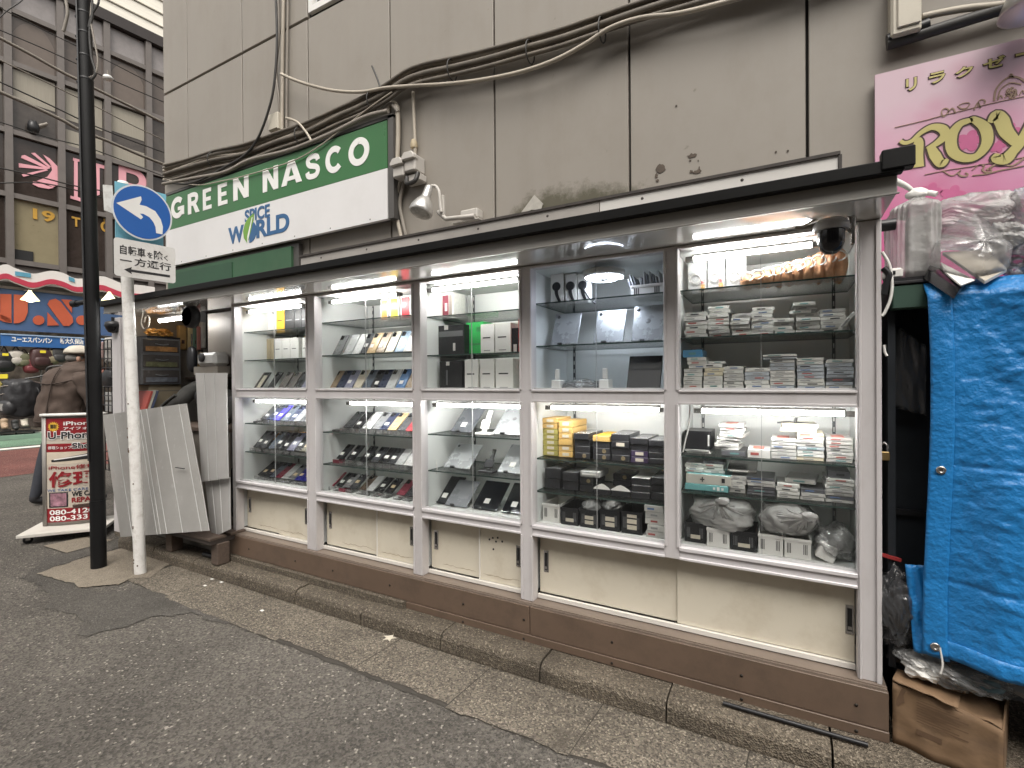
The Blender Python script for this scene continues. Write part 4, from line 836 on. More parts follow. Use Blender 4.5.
flat([dz(*q_) for q_ in [(137, 240), (272, 204), (276, 222), (264, 250), (300, 258), (350, 285), (380, 330), (392, 370), (390, 412), (355, 405), (352, 372), (340, 345), (318, 318), (285, 300), (266, 298), (284, 318), (272, 330)]], MSo(0.0246), 0.001).build('arrow', M_letw, ds)
# white supplementary plate
A_, B_, C_, D_ = sp_(112, 237.5), sp_(173.3, 249.3), sp_(173.3, 283), sp_(112.3, 277)
pl_ = thing('plate_sign', 'white plate with black Japanese lettering and left arrow below the blue disc', 'traffic sign', MS @ V((A_.x, D_.y, 0.012)))
x0, x1, z0, z1 = A_.x, B_.x, (C_.y + D_.y) / 2, (A_.y + B_.y) / 2; print('plate', x1 - x0, z1 - z0)
rr = 0.018; poly = arc(x1 - rr, z1 - rr, rr, rr, 0, pi / 2, 4) + arc(x0 + rr, z1 - rr, rr, rr, pi / 2, pi, 4) + arc(x0 + rr, z0 + rr, rr, rr, pi, 1.5 * pi, 4) + arc(x1 - rr, z0 + rr, rr, rr, 1.5 * pi, 2 * pi, 4)
flat(poly, MSo(0.03), 0.003).build('plate', mat('plate_white', (0.70, 0.69, 0.67), 0.45, var=0.04, dirt=0.45, dirtcol=(0.38, 0.33, 0.28), dscale=9), pl_)
W_, H_ = x1 - x0, z1 - z0; M_ink = mat('ink_black', (0.02, 0.02, 0.022), 0.5)
for body, ax, aw, az, ah in (('自転車', 0.09, 0.40, 0.585, 0.25), ('を', 0.52, 0.09, 0.605, 0.15), ('除', 0.63, 0.15, 0.585, 0.25), ('く', 0.80, 0.07, 0.605, 0.15), ('一', 0.09, 0.18, 0.415, 0.028), ('方通行', 0.31, 0.61, 0.325, 0.22)):
    ftext(body, aw * W_, ah * H_, MSo(0.0331) @ Matrix.Translation((x0 + ax * W_, z0 + az * H_, 0)), 'lettering', M_ink, pl_, 0.001, 0.017)
flat([(x0 + q_[0] * W_, z0 + q_[1] * H_) for q_ in [(0.15, 0.185), (0.27, 0.28), (0.26, 0.215), (0.90, 0.215), (0.90, 0.15), (0.26, 0.15), (0.27, 0.09)]], MSo(0.0331), 0.001).build('arrow', M_ink, pl_)
# pale blue board behind the disc
a_, b_ = sp_(114.5, 181.5, -0.07), sp_(166, 246, -0.07)
t = thing('blue_board', 'blank pale blue board fixed behind the round blue traffic sign', 'board', MS @ V(((a_.x + b_.x) / 2, b_.y, -0.07)))
zt = a_.y; zb_ = zt - 0.44
q_ = sp_(110, 196, -0.05); flat([(q_.x - 0.03, q_.y - 0.10), (q_.x + 0.02, q_.y - 0.11), (q_.x + 0.012, q_.y + 0.07), (q_.x - 0.035, q_.y + 0.06)], MSo(-0.055), 0.01).build('bracket', M_polew, t)
flat([(a_.x, zt), (b_.x, zt), (b_.x, zt - 0.075), (b_.x - 0.02, zt - 0.075), (b_.x - 0.02, zb_), (a_.x, zb_)], MSo(-0.07), 0.012).build('panel', mat('board_pale_blue', (0.19, 0.47, 0.60), 0.4, var=0.06, dirt=0.2), t)

# ================================================================ translucent corrugated sheets leaning by the stall
def ribsheet(name, q4, nr, label, m, th=0.006, cracks=()):
    """q4 = top left, top right, bottom right, bottom left (world points)"""
    a, b2, c2, d2 = [V(p) for p in q4]
    t = thing(name, label, 'plastic sheet', (c2 + d2) / 2)
    n = ((b2 - a).cross(d2 - a)).normalized()
    if n.y > 0: n = -n
    def P(u, v): return (a.lerp(b2, u)).lerp(d2.lerp(c2, u), v)
    g = MB(); nu = nr * 4
    g.grid(lambda u, v: P(u, v) + n * (0.005 * noise.noise(P(u, v) * 4)), nu, 14, 0, False)
    g.build('sheet', m, t, solid=th)
    r = MB()
    for f_ in ((0.16, 0.46, 0.50, 0.57, 0.74, 0.93) if nr > 9 else (0.3, 0.62)):
        r.tube([P(f_, 0.0) + n * 0.006, P(f_, 1.0) + n * 0.006], 0.0022, 4)
    r.build('rib', mat('rib_white', (0.55, 0.55, 0.54), 0.4), t)
    return t
M_poly = glassmat('polycarbonate', (0.6, 0.6, 0.6), 0.84, (0.66, 0.645, 0.62), 0.14, 1.6, 0.06, 0.15, 0.55)
M_poly2 = glassmat('polycarbonate_clear', (0.7, 0.7, 0.7), 0.76, (0.76, 0.745, 0.73), 0.14, 1.6, 0.08, 0.15, 0.8)
wide_sheet = ribsheet('plastic_sheet', [at(103, 415, -0.17), at(186.5, 403.5, -0.17), at(209.5, 530.5, -0.235), at(121, 537, -0.235)], 13, 'wide ribbed grey plastic sheet with a torn slit behind the white pole', M_poly)
p0, p1 = at(178, 467, -0.21), at(187, 466, -0.21)
MB().box(p0.x, p1.x, -0.228, -0.222, p0.z - 0.003, p0.z + 0.002).build('torn_slit', M_dark, wide_sheet)
ribsheet('plastic_sheet', [at(205, 480, -0.085), at(230, 477, -0.085), at(231, 529, -0.11), at(212, 538, -0.11)], 5, 'short pale plastic sheet low against the left end of the case', M_poly2)
ribsheet('plastic_sheet', [at(196, 373, -0.10), at(227, 373, -0.10), at(228.5, 478, -0.125), at(202, 482, -0.125)], 8, 'tall pale plastic sheet high against the left end of the case', M_poly2)
# pallet under the sheets
M_pal = mat('pallet_wood', (0.10, 0.072, 0.056), 0.7, var=0.25, scale=9, stretch=(0.6, 6, 6), bump=0.2, bscale=30)
xL, xR = at(150, 537, -0.2).x, at(211, 541, -0.2).x
pz = at(190, 536, -0.22).z
pal = thing('pallet', 'low brown pallet under the leaning plastic sheets at the left of the case', 'pallet', ((xL + xR) / 2, -0.05, 0.0))
for k in range(3): MB().box(xL, xR - 0.02, -0.20 + k * 0.14, -0.09 + k * 0.14, pz - 0.018, pz).build('deck_board', M_pal, pal, bevel=0.003)
m = MB(); m.box(xL, xR - 0.025, -0.19, 0.22, pz - 0.045, pz - 0.019); m.build('stringer', mat('pallet_dark', (0.045, 0.035, 0.03), 0.7, var=0.3), pal)
for x in (xL + 0.1, xR - 0.09): MB().box(x, x + 0.075, -0.15, -0.07, 0.088, pz - 0.046).build('block', M_pal, pal, bevel=0.004)
p = at(214, 551, -0.08); tag(MB().tube([(p.x - 0.1, -0.09, 0.105), (p.x + 0.11, -0.075, 0.10)], 0.016, 8).build('scrap_rod', M_black), 'short dark rod lying on the kerb by the pallet', 'rod')

# ================================================================ standing poster sign on a castor board
aP = gr(74, 533); aA = RAD(38)
MA_ = frameN((aP.x, aP.y, 0), aA)
ak = V((0, 0, 1)); at_ = V((sin(aA), cos(aA), 0)); an_ = at_.cross(ak)
def ap(px, py, off=0.0):
    d = ray(px, py); P0 = aP + an_ * off; q_ = EYE + d * ((P0 - EYE).dot(an_) / d.dot(an_)); return (q_ - aP).dot(at_), q_.z
axl = ap(44, 470)[0]; axr = axl + 0.415; azb = ap(48, 525)[1]; azt = ap(47, 415)[1]; print('A sign', axl, axr, azb, azt)
aw_ = axr - axl; ah_ = azt - azb
As = thing('poster_stand', 'curved red and white phone repair poster stand behind the black pole', 'poster stand', MA_ @ V((axl + aw_ / 2, azb, 0)))
def cv(u): return 0.045 * (1 - (2 * u - 1) ** 2) + 0.02
def MP(u, v, off=0.0): return MA_ @ V((axl + u * aw_, azb + v * ah_, cv(u) + off))
M_post = mat('poster_paper', (0.52, 0.46, 0.39), 0.35, var=0.05); M_pred = mat('poster_red', (0.25, 0.018, 0.024), 0.35, var=0.06); M_pyel = mat('poster_yellow', (0.70, 0.42, 0.05), 0.4); M_pgrey = mat('stand_grey', (0.30, 0.28, 0.26), 0.4, 0.2)
m = MB(); m.grid(lambda u, v: MP(u, v, -0.006), 14, 1, 0, True); m.build('board', M_pgrey, As, solid=0.012)
def patch(u0, u1, v0, v1, off, m, nm, skew=0.0):
    b = MB(); b.grid(lambda u, v: MP(u0 + (u1 - u0) * u, v0 + (v1 - v0) * v + skew * u, off), 10, 1, 0, True); return b.build(nm, m, As)
patch(0.075, 0.925, 0.03, 0.97, 0.002, M_post, 'poster')
patch(0.075, 0.925, 0.03, 0.155, 0.003, M_pred, 'red_band'); patch(0.075, 0.925, 0.80, 0.97, 0.003, M_pred, 'red_band'); patch(0.075, 0.925, 0.665, 0.74, 0.003, M_pred, 'red_band')
b = MB(); b.grid(lambda u, v: MP(-0.0 + 0.07 * u, v, 0.006), 3, 1, 0, True); b.build('side_rail', M_pgrey, As, solid=0.008)
b = MB(); b.grid(lambda u, v: MP(0.93 + 0.07 * u, v, 0.006), 3, 1, 0, True); b.build('side_rail', M_pgrey, As, solid=0.008)
b = MB(); b.grid(lambda u, v: MA_ @ V((axl - 0.01 + u * (aw_ + 0.02), azt, (cv(u) + 0.02) * (1 - v) - 0.04 * v)), 14, 2, 0, True); b.build('top_cap', mat('stand_white', (0.66, 0.65, 0.62), 0.4), As, solid=0.022)
def ptext(body, u0, u1, v0, v1, m, off=0.004, bold=0.0, nm='lettering'):
    o = ftext(body, 1, 1, Matrix.Identity(4), nm, m, None, 0.001, bold); me = o.data; Mi = rootmat(As).inverted()
    for v in me.vertices: v.co = Mi @ MP(u0 + (u1 - u0) * v.co.x, v0 + (v1 - v0) * v.co.y, off + v.co.z)
    o.parent = As; return o
star = [(0.20 + (0.105 if i % 2 else 0.075) * cos(i * pi / 16), 0.895 + (0.048 if i % 2 else 0.034) * sin(i * pi / 16)) for i in range(32)]
b = MB(); b.add([MP(u, v, 0.0045) for u, v in star], [tuple(range(32))]); b.build('burst', M_pyel, As)
ptext('買取', 0.145, 0.26, 0.878, 0.915, M_ink, 0.0065, 0.01); ptext('iPhone', 0.37, 0.85, 0.905, 0.94, M_letw, 0.0055, 0.02); ptext('アイフォン', 0.37, 0.85, 0.862, 0.89, M_letw, 0.0055, 0.02)
ptext('U-Phone', 0.10, 0.88, 0.775, 0.855, M_letw, 0.0058, 0.07); ptext('U-Phone', 0.11, 0.87, 0.783, 0.847, M_ink, 0.0075, 0.02)
ptext('修理ショップ', 0.10, 0.5, 0.69, 0.72, M_letw, 0.0055, 0.01); ptext('Shop', 0.50, 0.90, 0.672, 0.75, M_letw, 0.0058, 0.06); ptext('Shop', 0.51, 0.89, 0.679, 0.743, M_ink, 0.0075, 0.02)
def curved(u0, u1, lo, hi, off, m, nm):
    b = MB(); b.grid(lambda u, v: MP(u0 + (u1 - u0) * u, (lo[0] + (lo[1] - lo[0]) * u) * (1 - v) + (hi[0] + (hi[1] - hi[0]) * u) * v, off), 10, 1); b.build(nm, m, As)
curved(0.075, 0.925, (0.555, 0.555), (0.665, 0.665), 0.0028, mat('poster_sky', (0.60, 0.52, 0.42), 0.4, var=0.2), 'photo_band'); curved(0.16, 0.92, (0.575, 0.595), (0.595, 0.655), 0.0045, M_ink, 'phone_print'); curved(0.20, 0.9, (0.592, 0.63), (0.60, 0.645), 0.0055, M_letw, 'cable_print')
ptext('iPhone修理', 0.11, 0.88, 0.505, 0.545, M_pred, 0.005, 0.01); ptext('修理', 0.11, 0.90, 0.345, 0.49, M_pred, 0.006, 0.028)
ptext('WE TAKE CARE OF', 0.08, 0.9, 0.308, 0.33, mat('poster_blue', (0.03, 0.09, 0.25), 0.4), 0.005); ptext('WE CAN', 0.49, 0.90, 0.255, 0.30, M_ink, 0.005, 0.03); ptext('REPAIR', 0.49, 0.90, 0.20, 0.245, M_pred, 0.005, 0.03)
curved(0.11, 0.43, (0.165, 0.165), (0.30, 0.30), 0.0045, M_ink, 'phone_print'); curved(0.135, 0.405, (0.175, 0.175), (0.292, 0.292), 0.0055, mat('screen_print', (0.30, 0.16, 0.20), 0.3, var=0.9, scale=22), 'phone_print')
for k in range(3): patch(0.50, 0.86, 0.175 - 0.012 * k - 0.005, 0.18 - 0.012 * k, 0.004, M_brown, 'small_print')
ptext('080-4120-', 0.12, 0.90, 0.098, 0.142, M_letw, 0.0055, 0.02); ptext('080-3331-', 0.12, 0.90, 0.042, 0.086, M_letw, 0.0055, 0.02)
cb = thing('castor_board', 'white castor board under the phone repair poster stand', 'castor board', MA_ @ V((axl + aw_ / 2, 0, 0)))
m = MB(); m.box(axl - 0.08, axr + 0.06, azb - 0.03, azb - 0.004, -0.16, 0.26); m.v = [MA_ @ V((p.x, p.y, p.z)) for p in m.v]; m.build('deck', mat('deck_white', (0.60, 0.57, 0.52), 0.6, var=0.08, dirt=0.3), cb, bevel=0.003)
for x in (axl - 0.03, axr + 0.02):
    for z in (-0.11, 0.20):
        m = MB(); m.lathe([(0.012, -0.012), (0.030, -0.012), (0.032, 0), (0.030, 0.012), (0.012, 0.012)], MA_ @ V((x, 0.032, z)), 14, axis='X'); m.build('wheel', M_black, cb)
        m = MB(); m.box(x - 0.022, x + 0.022, 0.03, azb - 0.03, z - 0.02, z - 0.014); m.box(x - 0.022, x + 0.022, 0.03, azb - 0.03, z + 0.014, z + 0.02); m.v = [MA_ @ p for p in m.v]; m.build('fork', M_chrome, cb)

# ================================================================ service window of the stall
SXL = -4.78
M_inner = mat('inner_wall', (0.20, 0.18, 0.155), 0.7, var=0.15, scale=4, dirt=0.3)
st = thing('service_stall', 'open service window of the stall with shelves of goods inside', 'stall', (-4.0, 0.6, 0.085))
p_ = at(121.5, 370, -0.06)
m = MB(); m.box(p_.x - 0.055, p_.x + 0.075, -0.10, -0.03, 0.09, ZT + 0.012); m.box(p_.x + 0.08, p_.x + 0.11, -0.09, -0.03, 0.09, ZT + 0.012); m.build('corner_post', M_alu, st, bevel=0.002)
m = MB(); m.box(SXL - 0.02, SXL, 0.02, 1.7, 0.09, 2.0); m.build('side_wall', M_inner, st)
m = MB(); m.box(SXL, -3.28, 1.70, 1.72, 0.09, 2.0); m.build('back_wall', M_inner, st)
m = MB(); m.box(SXL, -3.28, 0.06, 1.7, 1.93, 1.95); m.build('ceiling_panel', M_inner, st)
m = MB(); m.box(-3.30, -3.285, 0.06, 0.49, 0.09, 1.9); m.box(-3.30, -3.285, 0.7, 1.7, 0.09, 1.9); m.build('partition', mat('partition_brown', (0.17, 0.145, 0.125), 0.5, var=0.1), st)
m = MB(); m.box(SXL + 0.02, -3.32, -0.02, 0.30, 0.93, 0.955); m.build('counter', M_pal, st)
m = MB(); m.box(SXL + 0.02, -3.32, 0.0, 0.02, 0.09, 0.92); m.build('counter_front', M_inner, st)
# dark panel and shelf right of the window (seen between the stall and the case)
xa, xb = at(208, 340, 0.10).x, at(229, 340, 0.10).x
m = MB(); m.box(xa, xb + 0.1, 0.10, 0.115, at(215, 374, 0.1).z, ZT); m.build('shutter_panel', mat('shutter_taupe', (0.20, 0.175, 0.15), 0.45, 0.2, var=0.06, stretch=(12, 1, 1)), st)
# tube lamp under the soffit, cable loop, round fan, dome camera
a1, a2 = at(160, 321, -0.06), at(185, 317.5, -0.06)
t = thing('tube_light', 'short lit tube lamp under the awning over the service window', 'lamp', a1)
MB().tube([a1, a2], 0.012, 10).build('tube', M_tube, t); m = MB(); m.tube([a1 + V((-0.02, 0, 0.016)), a2 + V((0.02, 0, 0.016))], 0.011, 6); m.build('holder', M_white, t)
c = at(191, 317, -0.10)
t = thing('fan', 'small round dark fan hanging under the awning by the service window', 'fan', c)
MB().lathe([(0.062, 0.03), (0.075, 0.02), (0.078, -0.02), (0.066, -0.03), (0.06, -0.02), (0.062, 0.03)], c, 24, axis='Y').build('housing', M_black, t)
MB().lathe([(0.0, 0.0245), (0.016, 0.024), (0.02, -0.02)], c, 16, axis='Y').build('hub', M_chrome, t)
m = MB()
for k in range(5): m.box(-0.012, 0.012, -0.004, 0.004, 0.018, 0.06, 0, Matrix.Translation(c) @ Matrix.Rotation(k * 2 * pi / 5, 4, 'Y') @ Matrix.Rotation(0.5, 4, 'Z'))
m.build('blade', M_chrome, t)
m = MB(); m.box(c.x - 0.025, c.x + 0.025, c.y - 0.02, c.y + 0.02, c.z + 0.07, ZT + 0.013); m.build('bracket', M_white, t)
P = [at(x, y, -0.12) for x, y in [(160, 300), (146, 302), (143, 312), (141, 323), (144, 329), (148, 326), (149, 318), (146, 316), (144, 322)]]
tag(MB().tube(cat(P, 6), 0.007, 6).build('cable_loop', M_cabe), 'looped white cable hanging under the awning by the white pole', 'cable')
c = at(113, 327, -0.12)
t = thing('dome_camera', 'black dome camera under the left end of the awning', 'camera', c)
MB().lathe([(0.0, -0.05), (0.03, -0.042), (0.047, -0.015), (0.05, 0.0)], c, 20).build('dome', M_blackgloss, t)
MB().lathe([(0.052, 0.0), (0.055, 0.012), (0.05, 0.035), (0.03, 0.045)], c, 20).build('base', M_black, t); MB().tube([c + V((0, 0, 0.04)), V((c.x, c.y, ZT + 0.013))], 0.012, 8).build('stem', M_black, t)
# drawer unit against the side wall, boxes, hanging packets
dx = SXL + 0.015
def sw(px, py, X=dx + 0.24): return atx(px, py, X)
d0, d1 = sw(141, 337), sw(181, 384)
du = thing('drawer_unit', 'smoky plastic drawer unit with three drawers inside the service window', 'drawer unit', (dx + 0.12, (d0.y + d1.y) / 2, d1.z))
M_smoke = mat('smoky_plastic', (0.09, 0.08, 0.075), 0.25, var=0.3, scale=14); M_dgrey = mat('drawer_frame', (0.14, 0.14, 0.145), 0.4)
m = MB(); m.box(dx, dx + 0.235, d0.y, d1.y, d1.z, d0.z); m.build('frame', M_dgrey, du)
hd = (d0.z - d1.z) / 3
for k in range(3):
    z = d1.z + hd * k; m = MB(); m.box(dx + 0.236, dx + 0.244, d0.y + 0.012, d1.y - 0.012, z + 0.012, z + hd - 0.012); dr = m.build('drawer', M_smoke, du, bevel=0.003)
    m = MB(); m.box(dx + 0.2445, dx + 0.247, d0.y + 0.03, d1.y - 0.03, z + 0.018, z + hd * 0.45); m.build('contents', mat(['tan_goods', 'olive_goods', 'grey_goods'][2 - k], [(0.40, 0.20, 0.07), (0.14, 0.14, 0.07), (0.13, 0.14, 0.16)][2 - k], 0.5, var=0.8, scale=18), dr)
    ym = (d0.y + d1.y) / 2; m = MB(); m.tube(cat([(dx + 0.246, ym - 0.05, z + hd * 0.62), (dx + 0.258, ym, z + hd * 0.55), (dx + 0.246, ym + 0.05, z + hd * 0.62)]), 0.005, 6); m.build('handle', M_dgrey, dr)
b0, b1 = sw(150, 335), sw(178, 322)
t = thing('goods_tray', 'tray of amber wrapped goods on top of the drawer unit', 'goods', (dx + 0.12, (b0.y + b1.y) / 2, d0.z + 0.01))
m = MB(); m.blob((dx + 0.15, (b0.y + b1.y) / 2, d0.z + 0.05), (0.09, (b1.y - b0.y) / 2, 0.04), lambda d: 0.85 + 0.5 * noise.noise(d * 3.5), 40, 16, 0, False); m.build('goods', mat('amber_wrap', (0.55, 0.28, 0.07), 0.3, var=0.55, scale=22), t)
m = MB(); m.box(dx + 0.02, dx + 0.235, b0.y - 0.02, b1.y + 0.02, d0.z + 0.002, d0.z + 0.016); m.build('tray', M_black, t)
M_yellowl = mat('bulb_warm', (1, 0.8, 0.5), 0.5, emis=((1.0, 0.62, 0.22), 6.0))
c = sw(165, 312, dx + 0.2); t = thing('warm_lamp', 'small warm lit lamp above the amber goods in the service window', 'lamp', c); MB().blob(c, (0.03, 0.03, 0.03), None, 14, 8).build('bulb', M_yellowl, t); MB().tube([c + V((0, 0, 0.025)), V((c.x, c.y, 1.93))], 0.006, 6).build('cord', M_cabk, t)
e0, e1 = sw(151, 386), sw(184, 406)
t = thing('carton', 'tan carton standing under the smoky drawer unit', 'box', (dx + 0.12, (e0.y + e1.y) / 2, e1.z - 0.1)); m = MB(); m.box(dx, dx + 0.2, e0.y, e1.y, e1.z - 0.1, d1.z - 0.005); m.build('carton_body', mat('carton_tan', (0.34, 0.28, 0.19), 0.7, var=0.08), t, bevel=0.003); MB().box(dx + 0.2005, dx + 0.202, e0.y, e1.y, d1.z - 0.06, d1.z - 0.052).build('flap_line', M_inner, t)
for k, (px, col) in enumerate(((136, (0.45, 0.10, 0.08)), (139, (0.6, 0.58, 0.5)), (142, (0.10, 0.12, 0.2)))):
    p = sw(px, 390); t = thing('folder', ['red folder leaning left of the tan carton in the service window', 'white folder leaning left of the tan carton in the service window', 'navy folder leaning left of the tan carton in the service window'][k], 'folder', (p.x, p.y, 0.96), group='folders in the service window')
    MB().box(-0.1, 0.1, -0.008, 0.008, 0, 0.26, 0, Matrix.Translation((p.x - 0.06, p.y + 0.02, 0.96)) @ Matrix.Rotation(-0.3, 4, 'X')).build('cover', mat('folder_%d' % k, col, 0.5), t)
    MB().box(-0.098, 0.098, -0.006, 0.006, 0.262, 0.264, 0, Matrix.Translation((p.x - 0.06, p.y + 0.02, 0.96)) @ Matrix.Rotation(-0.3, 4, 'X')).build('pages', M_paperside, t)
# packets hung on the side wall further in
for k, (px, y0, y1, w2, col, lab) in enumerate([(183, 325, 350, 8, (0.50, 0.33, 0.14), 'tan hanging packet nearest the drawer unit'), (191, 327, 350, 5, (0.55, 0.45, 0.25), 'cream hanging packet second from the drawer unit'), (195.5, 326, 350, 4, (0.12, 0.22, 0.17), 'dark green hanging packet in the service window'), (199, 326, 350, 5, (0.50, 0.22, 0.19), 'salmon hanging packet in the service window'), (204, 309, 348, 5, (0.62, 0.61, 0.58), 'tall white hanging packet with dark print in the service window')]):
    a, c = sw(px - w2 / 2, y0, SXL + 0.05), sw(px + w2 / 2, y1, SXL + 0.05)
    t = thing('packet', lab, 'packet', (a.x, (a.y + c.y) / 2, c.z), group='packets hung in the service window')
    MB().box(SXL + 0.002, SXL + 0.05, a.y, c.y, c.z, a.z).build('bag', mat('packet_%d' % k, col, 0.35, var=0.2, scale=12), t, bevel=0.008)
    MB().box(SXL + 0.0505, SXL + 0.052, a.y + 0.02, c.y - 0.02, c.z + (a.z - c.z) * 0.25, c.z + (a.z - c.z) * 0.4).build('print', M_brown if k != 4 else M_ink, t)
# goods on a shelf further in
a, c = sw(188, 377, SXL + 0.05), sw(232, 377, SXL + 0.05)
m = MB(); m.box(SXL + 0.002, SXL + 0.25, a.y, min(c.y, 1.69), a.z - 0.02, a.z); m.build('shelf_board', M_pal, st)
for k, (px, y0, col, lab, r) in enumerate([(201, 352, (0.25, 0.17, 0.08), 'brown bottle on the inner shelf of the service window', 0.04), (206, 356, (0.30, 0.08, 0.06), 'dark red bottle on the inner shelf of the service window', 0.035), (213, 350, (0.55, 0.54, 0.52), 'white jar on the inner shelf of the service window', 0.05)]):
    p = sw(px, 377, SXL + 0.16); q_ = sw(px, y0, SXL + 0.16); h = q_.z - a.z
    t = thing('bottle', lab, 'bottle', (p.x, p.y, a.z)); MB().lathe([(r, 0), (r, h * 0.65), (r * 0.5, h * 0.8), (r * 0.45, h)], (p.x, p.y, a.z), 14).build('body', mat('bottle_%d' % k, col, 0.3), t); MB().lathe([(r * 0.5, h), (r * 0.5, h + 0.02), (0, h + 0.02)], (p.x, p.y, a.z), 14).build('cap', M_black, t)
p = at(220, 358, 0.09); t = thing('tape_machine', 'grey machine with a round lens on the shelf beside the taupe panel', 'machine', (p.x, 0.06, p.z - 0.06))
m = MB(); m.box(p.x - 0.10, p.x + 0.12, -0.02, 0.095, p.z - 0.06, p.z + 0.035); m.build('body', mat('machine_grey', (0.45, 0.45, 0.44), 0.35, var=0.08), t, bevel=0.02); MB().lathe([(0.03, 0.0), (0.032, 0.012), (0.0, 0.008)], (p.x - 0.02, -0.021, p.z + 0.0), 18, axis='Y').build('lens', M_black, t)
MB().box(p.x - 0.17, p.x + 0.12, 0.0, 0.09, p.z - 0.12, p.z - 0.062).build('base', M_inner, t)

# ================================================================ wire grid panel with packets outside the left end
gx = -4.62
t = thing('grid_panel', 'black wire grid panel at the left end of the stall', 'grid panel', (gx - 0.15, 0.15, 0.3))
y0_, y1_ = 0.0, 0.62
A0, A1 = at(103, 330, 0.1), at(119, 415, 0.1)
m = MB()
for k in range(8): x = A0.x - 0.12 + k * (A1.x - A0.x + 0.2) / 7; m.tube([(x, 0.1, 0.5), (x, 0.1, 1.66)], 0.005, 6)
for k in range(15): z = 0.5 + k * 0.083; m.tube([(A0.x - 0.12, 0.094, z), (A1.x + 0.08, 0.094, z)], 0.005, 6)
m.build('wire_grid', M_black, t)
for k, (px0, px1, ya, yb, col, lab) in enumerate([(106, 117, 338, 362, (0.55, 0.53, 0.50), 'upper white packet hung on the black grid panel'), (106, 118, 392, 412, (0.52, 0.51, 0.50), 'lower white packet hung on the black grid panel'), (100, 104, 342, 358, (0.5, 0.35, 0.33), 'pink packet on the left edge of the black grid panel')]):
    a, c = at(px0, ya, 0.13), at(px1, yb, 0.13); q_ = thing('packet', lab, 'packet', ((a.x + c.x) / 2, 0.13, c.z), group='packets on the grid panel')
    MB().box(a.x, c.x, 0.115, 0.15, c.z, a.z).build('bag', mat('gridpack_%d' % k, col, 0.3, var=0.25, scale=16), q_, bevel=0.006); MB().box(a.x + 0.02, c.x - 0.02, 0.1135, 0.1145, c.z + (a.z - c.z) * 0.5, c.z + (a.z - c.z) * 0.6).build('print', M_inner, q_)
c = at(109, 378, 0.12); q_ = thing('packet', 'round dark pouch hanging in the middle of the black grid panel', 'pouch', c, group='packets on the grid panel'); MB().blob(c, (0.11, 0.04, 0.09), lambda d: 1 + 0.15 * noise.noise(d * 2), 20, 12).build('pouch', M_black, q_); MB().tube([c + V((0, 0, 0.08)), c + V((0, -0.02, 0.16))], 0.006, 6).build('hook', M_chrome, q_)
# ================================================================ people
def skin_build(name, J, E_, root, mats, parent, matfn=None, sub=2, wrinkle=0.0):
    me = bpy.data.meshes.new(name); names = list(J)
    import bmesh
    bm = bmesh.new(); lay = bm.verts.layers.skin.verify(); vs = []
    for k in names:
        v = bm.verts.new(J[k][0]); v[lay].radius = (J[k][1], J[k][2]); v[lay].use_root = (k == root); vs.append(v)
    for a, b in E_: bm.edges.new((vs[names.index(a)], vs[names.index(b)]))
    bm.to_mesh(me); bm.free()
    o = bpy.data.objects.new(name, me); COL.objects.link(o)
    o.modifiers.new('skin', 'SKIN').use_smooth_shade = True
    md = o.modifiers.new('sub', 'SUBSURF'); md.levels = sub; md.render_levels = sub
    dg = bpy.context.evaluated_depsgraph_get(); me2 = bpy.data.meshes.new_from_object(o.evaluated_get(dg)); bpy.data.objects.remove(o); bpy.data.meshes.remove(me)
    me2.name = name; me2.materials.clear()
    for m in mats: me2.materials.append(m)
    if wrinkle:
        for v in me2.vertices:
            n_ = noise.noise(v.co * 7) * wrinkle + noise.noise(V((v.co.x * 9, v.co.y * 9, v.co.z * 22))) * wrinkle * 0.7; v.co += v.normal * n_
    for p in me2.polygons:
        p.use_smooth = True
        p.material_index = matfn(p.center) if matfn else 0
    if parent is not None: me2.transform(rootmat(parent).inverted())
    o = bpy.data.objects.new(name, me2); COL.objects.link(o); o.parent = parent
    return o
M_skin = mat('skin', (0.36, 0.21, 0.15), 0.55, var=0.06); M_jeans = mat('dark_trousers', (0.035, 0.038, 0.048), 0.85, var=0.2, scale=20); M_shoe = mat('dark_shoe', (0.025, 0.025, 0.028), 0.6, var=0.2)
M_jack = mat('brown_jacket', (0.078, 0.055, 0.044), 0.9, var=0.35, scale=5, bump=0.3, bscale=120); M_cap = mat('beige_cap', (0.52, 0.475, 0.40), 0.85, var=0.1, scale=12, bump=0.2, bscale=160)
mP = gr(60, 505); rh = V((rt.x, rt.y, 0)).normalized(); fh = V((fw.x, fw.y, 0)).normalized()
def mp(a, b, z): return mP + rh * a + fh * b + V((0, 0, z))
man = thing('person', 'man in brown jacket and beige cap with face mask walking past the poster stand', 'person', mP)
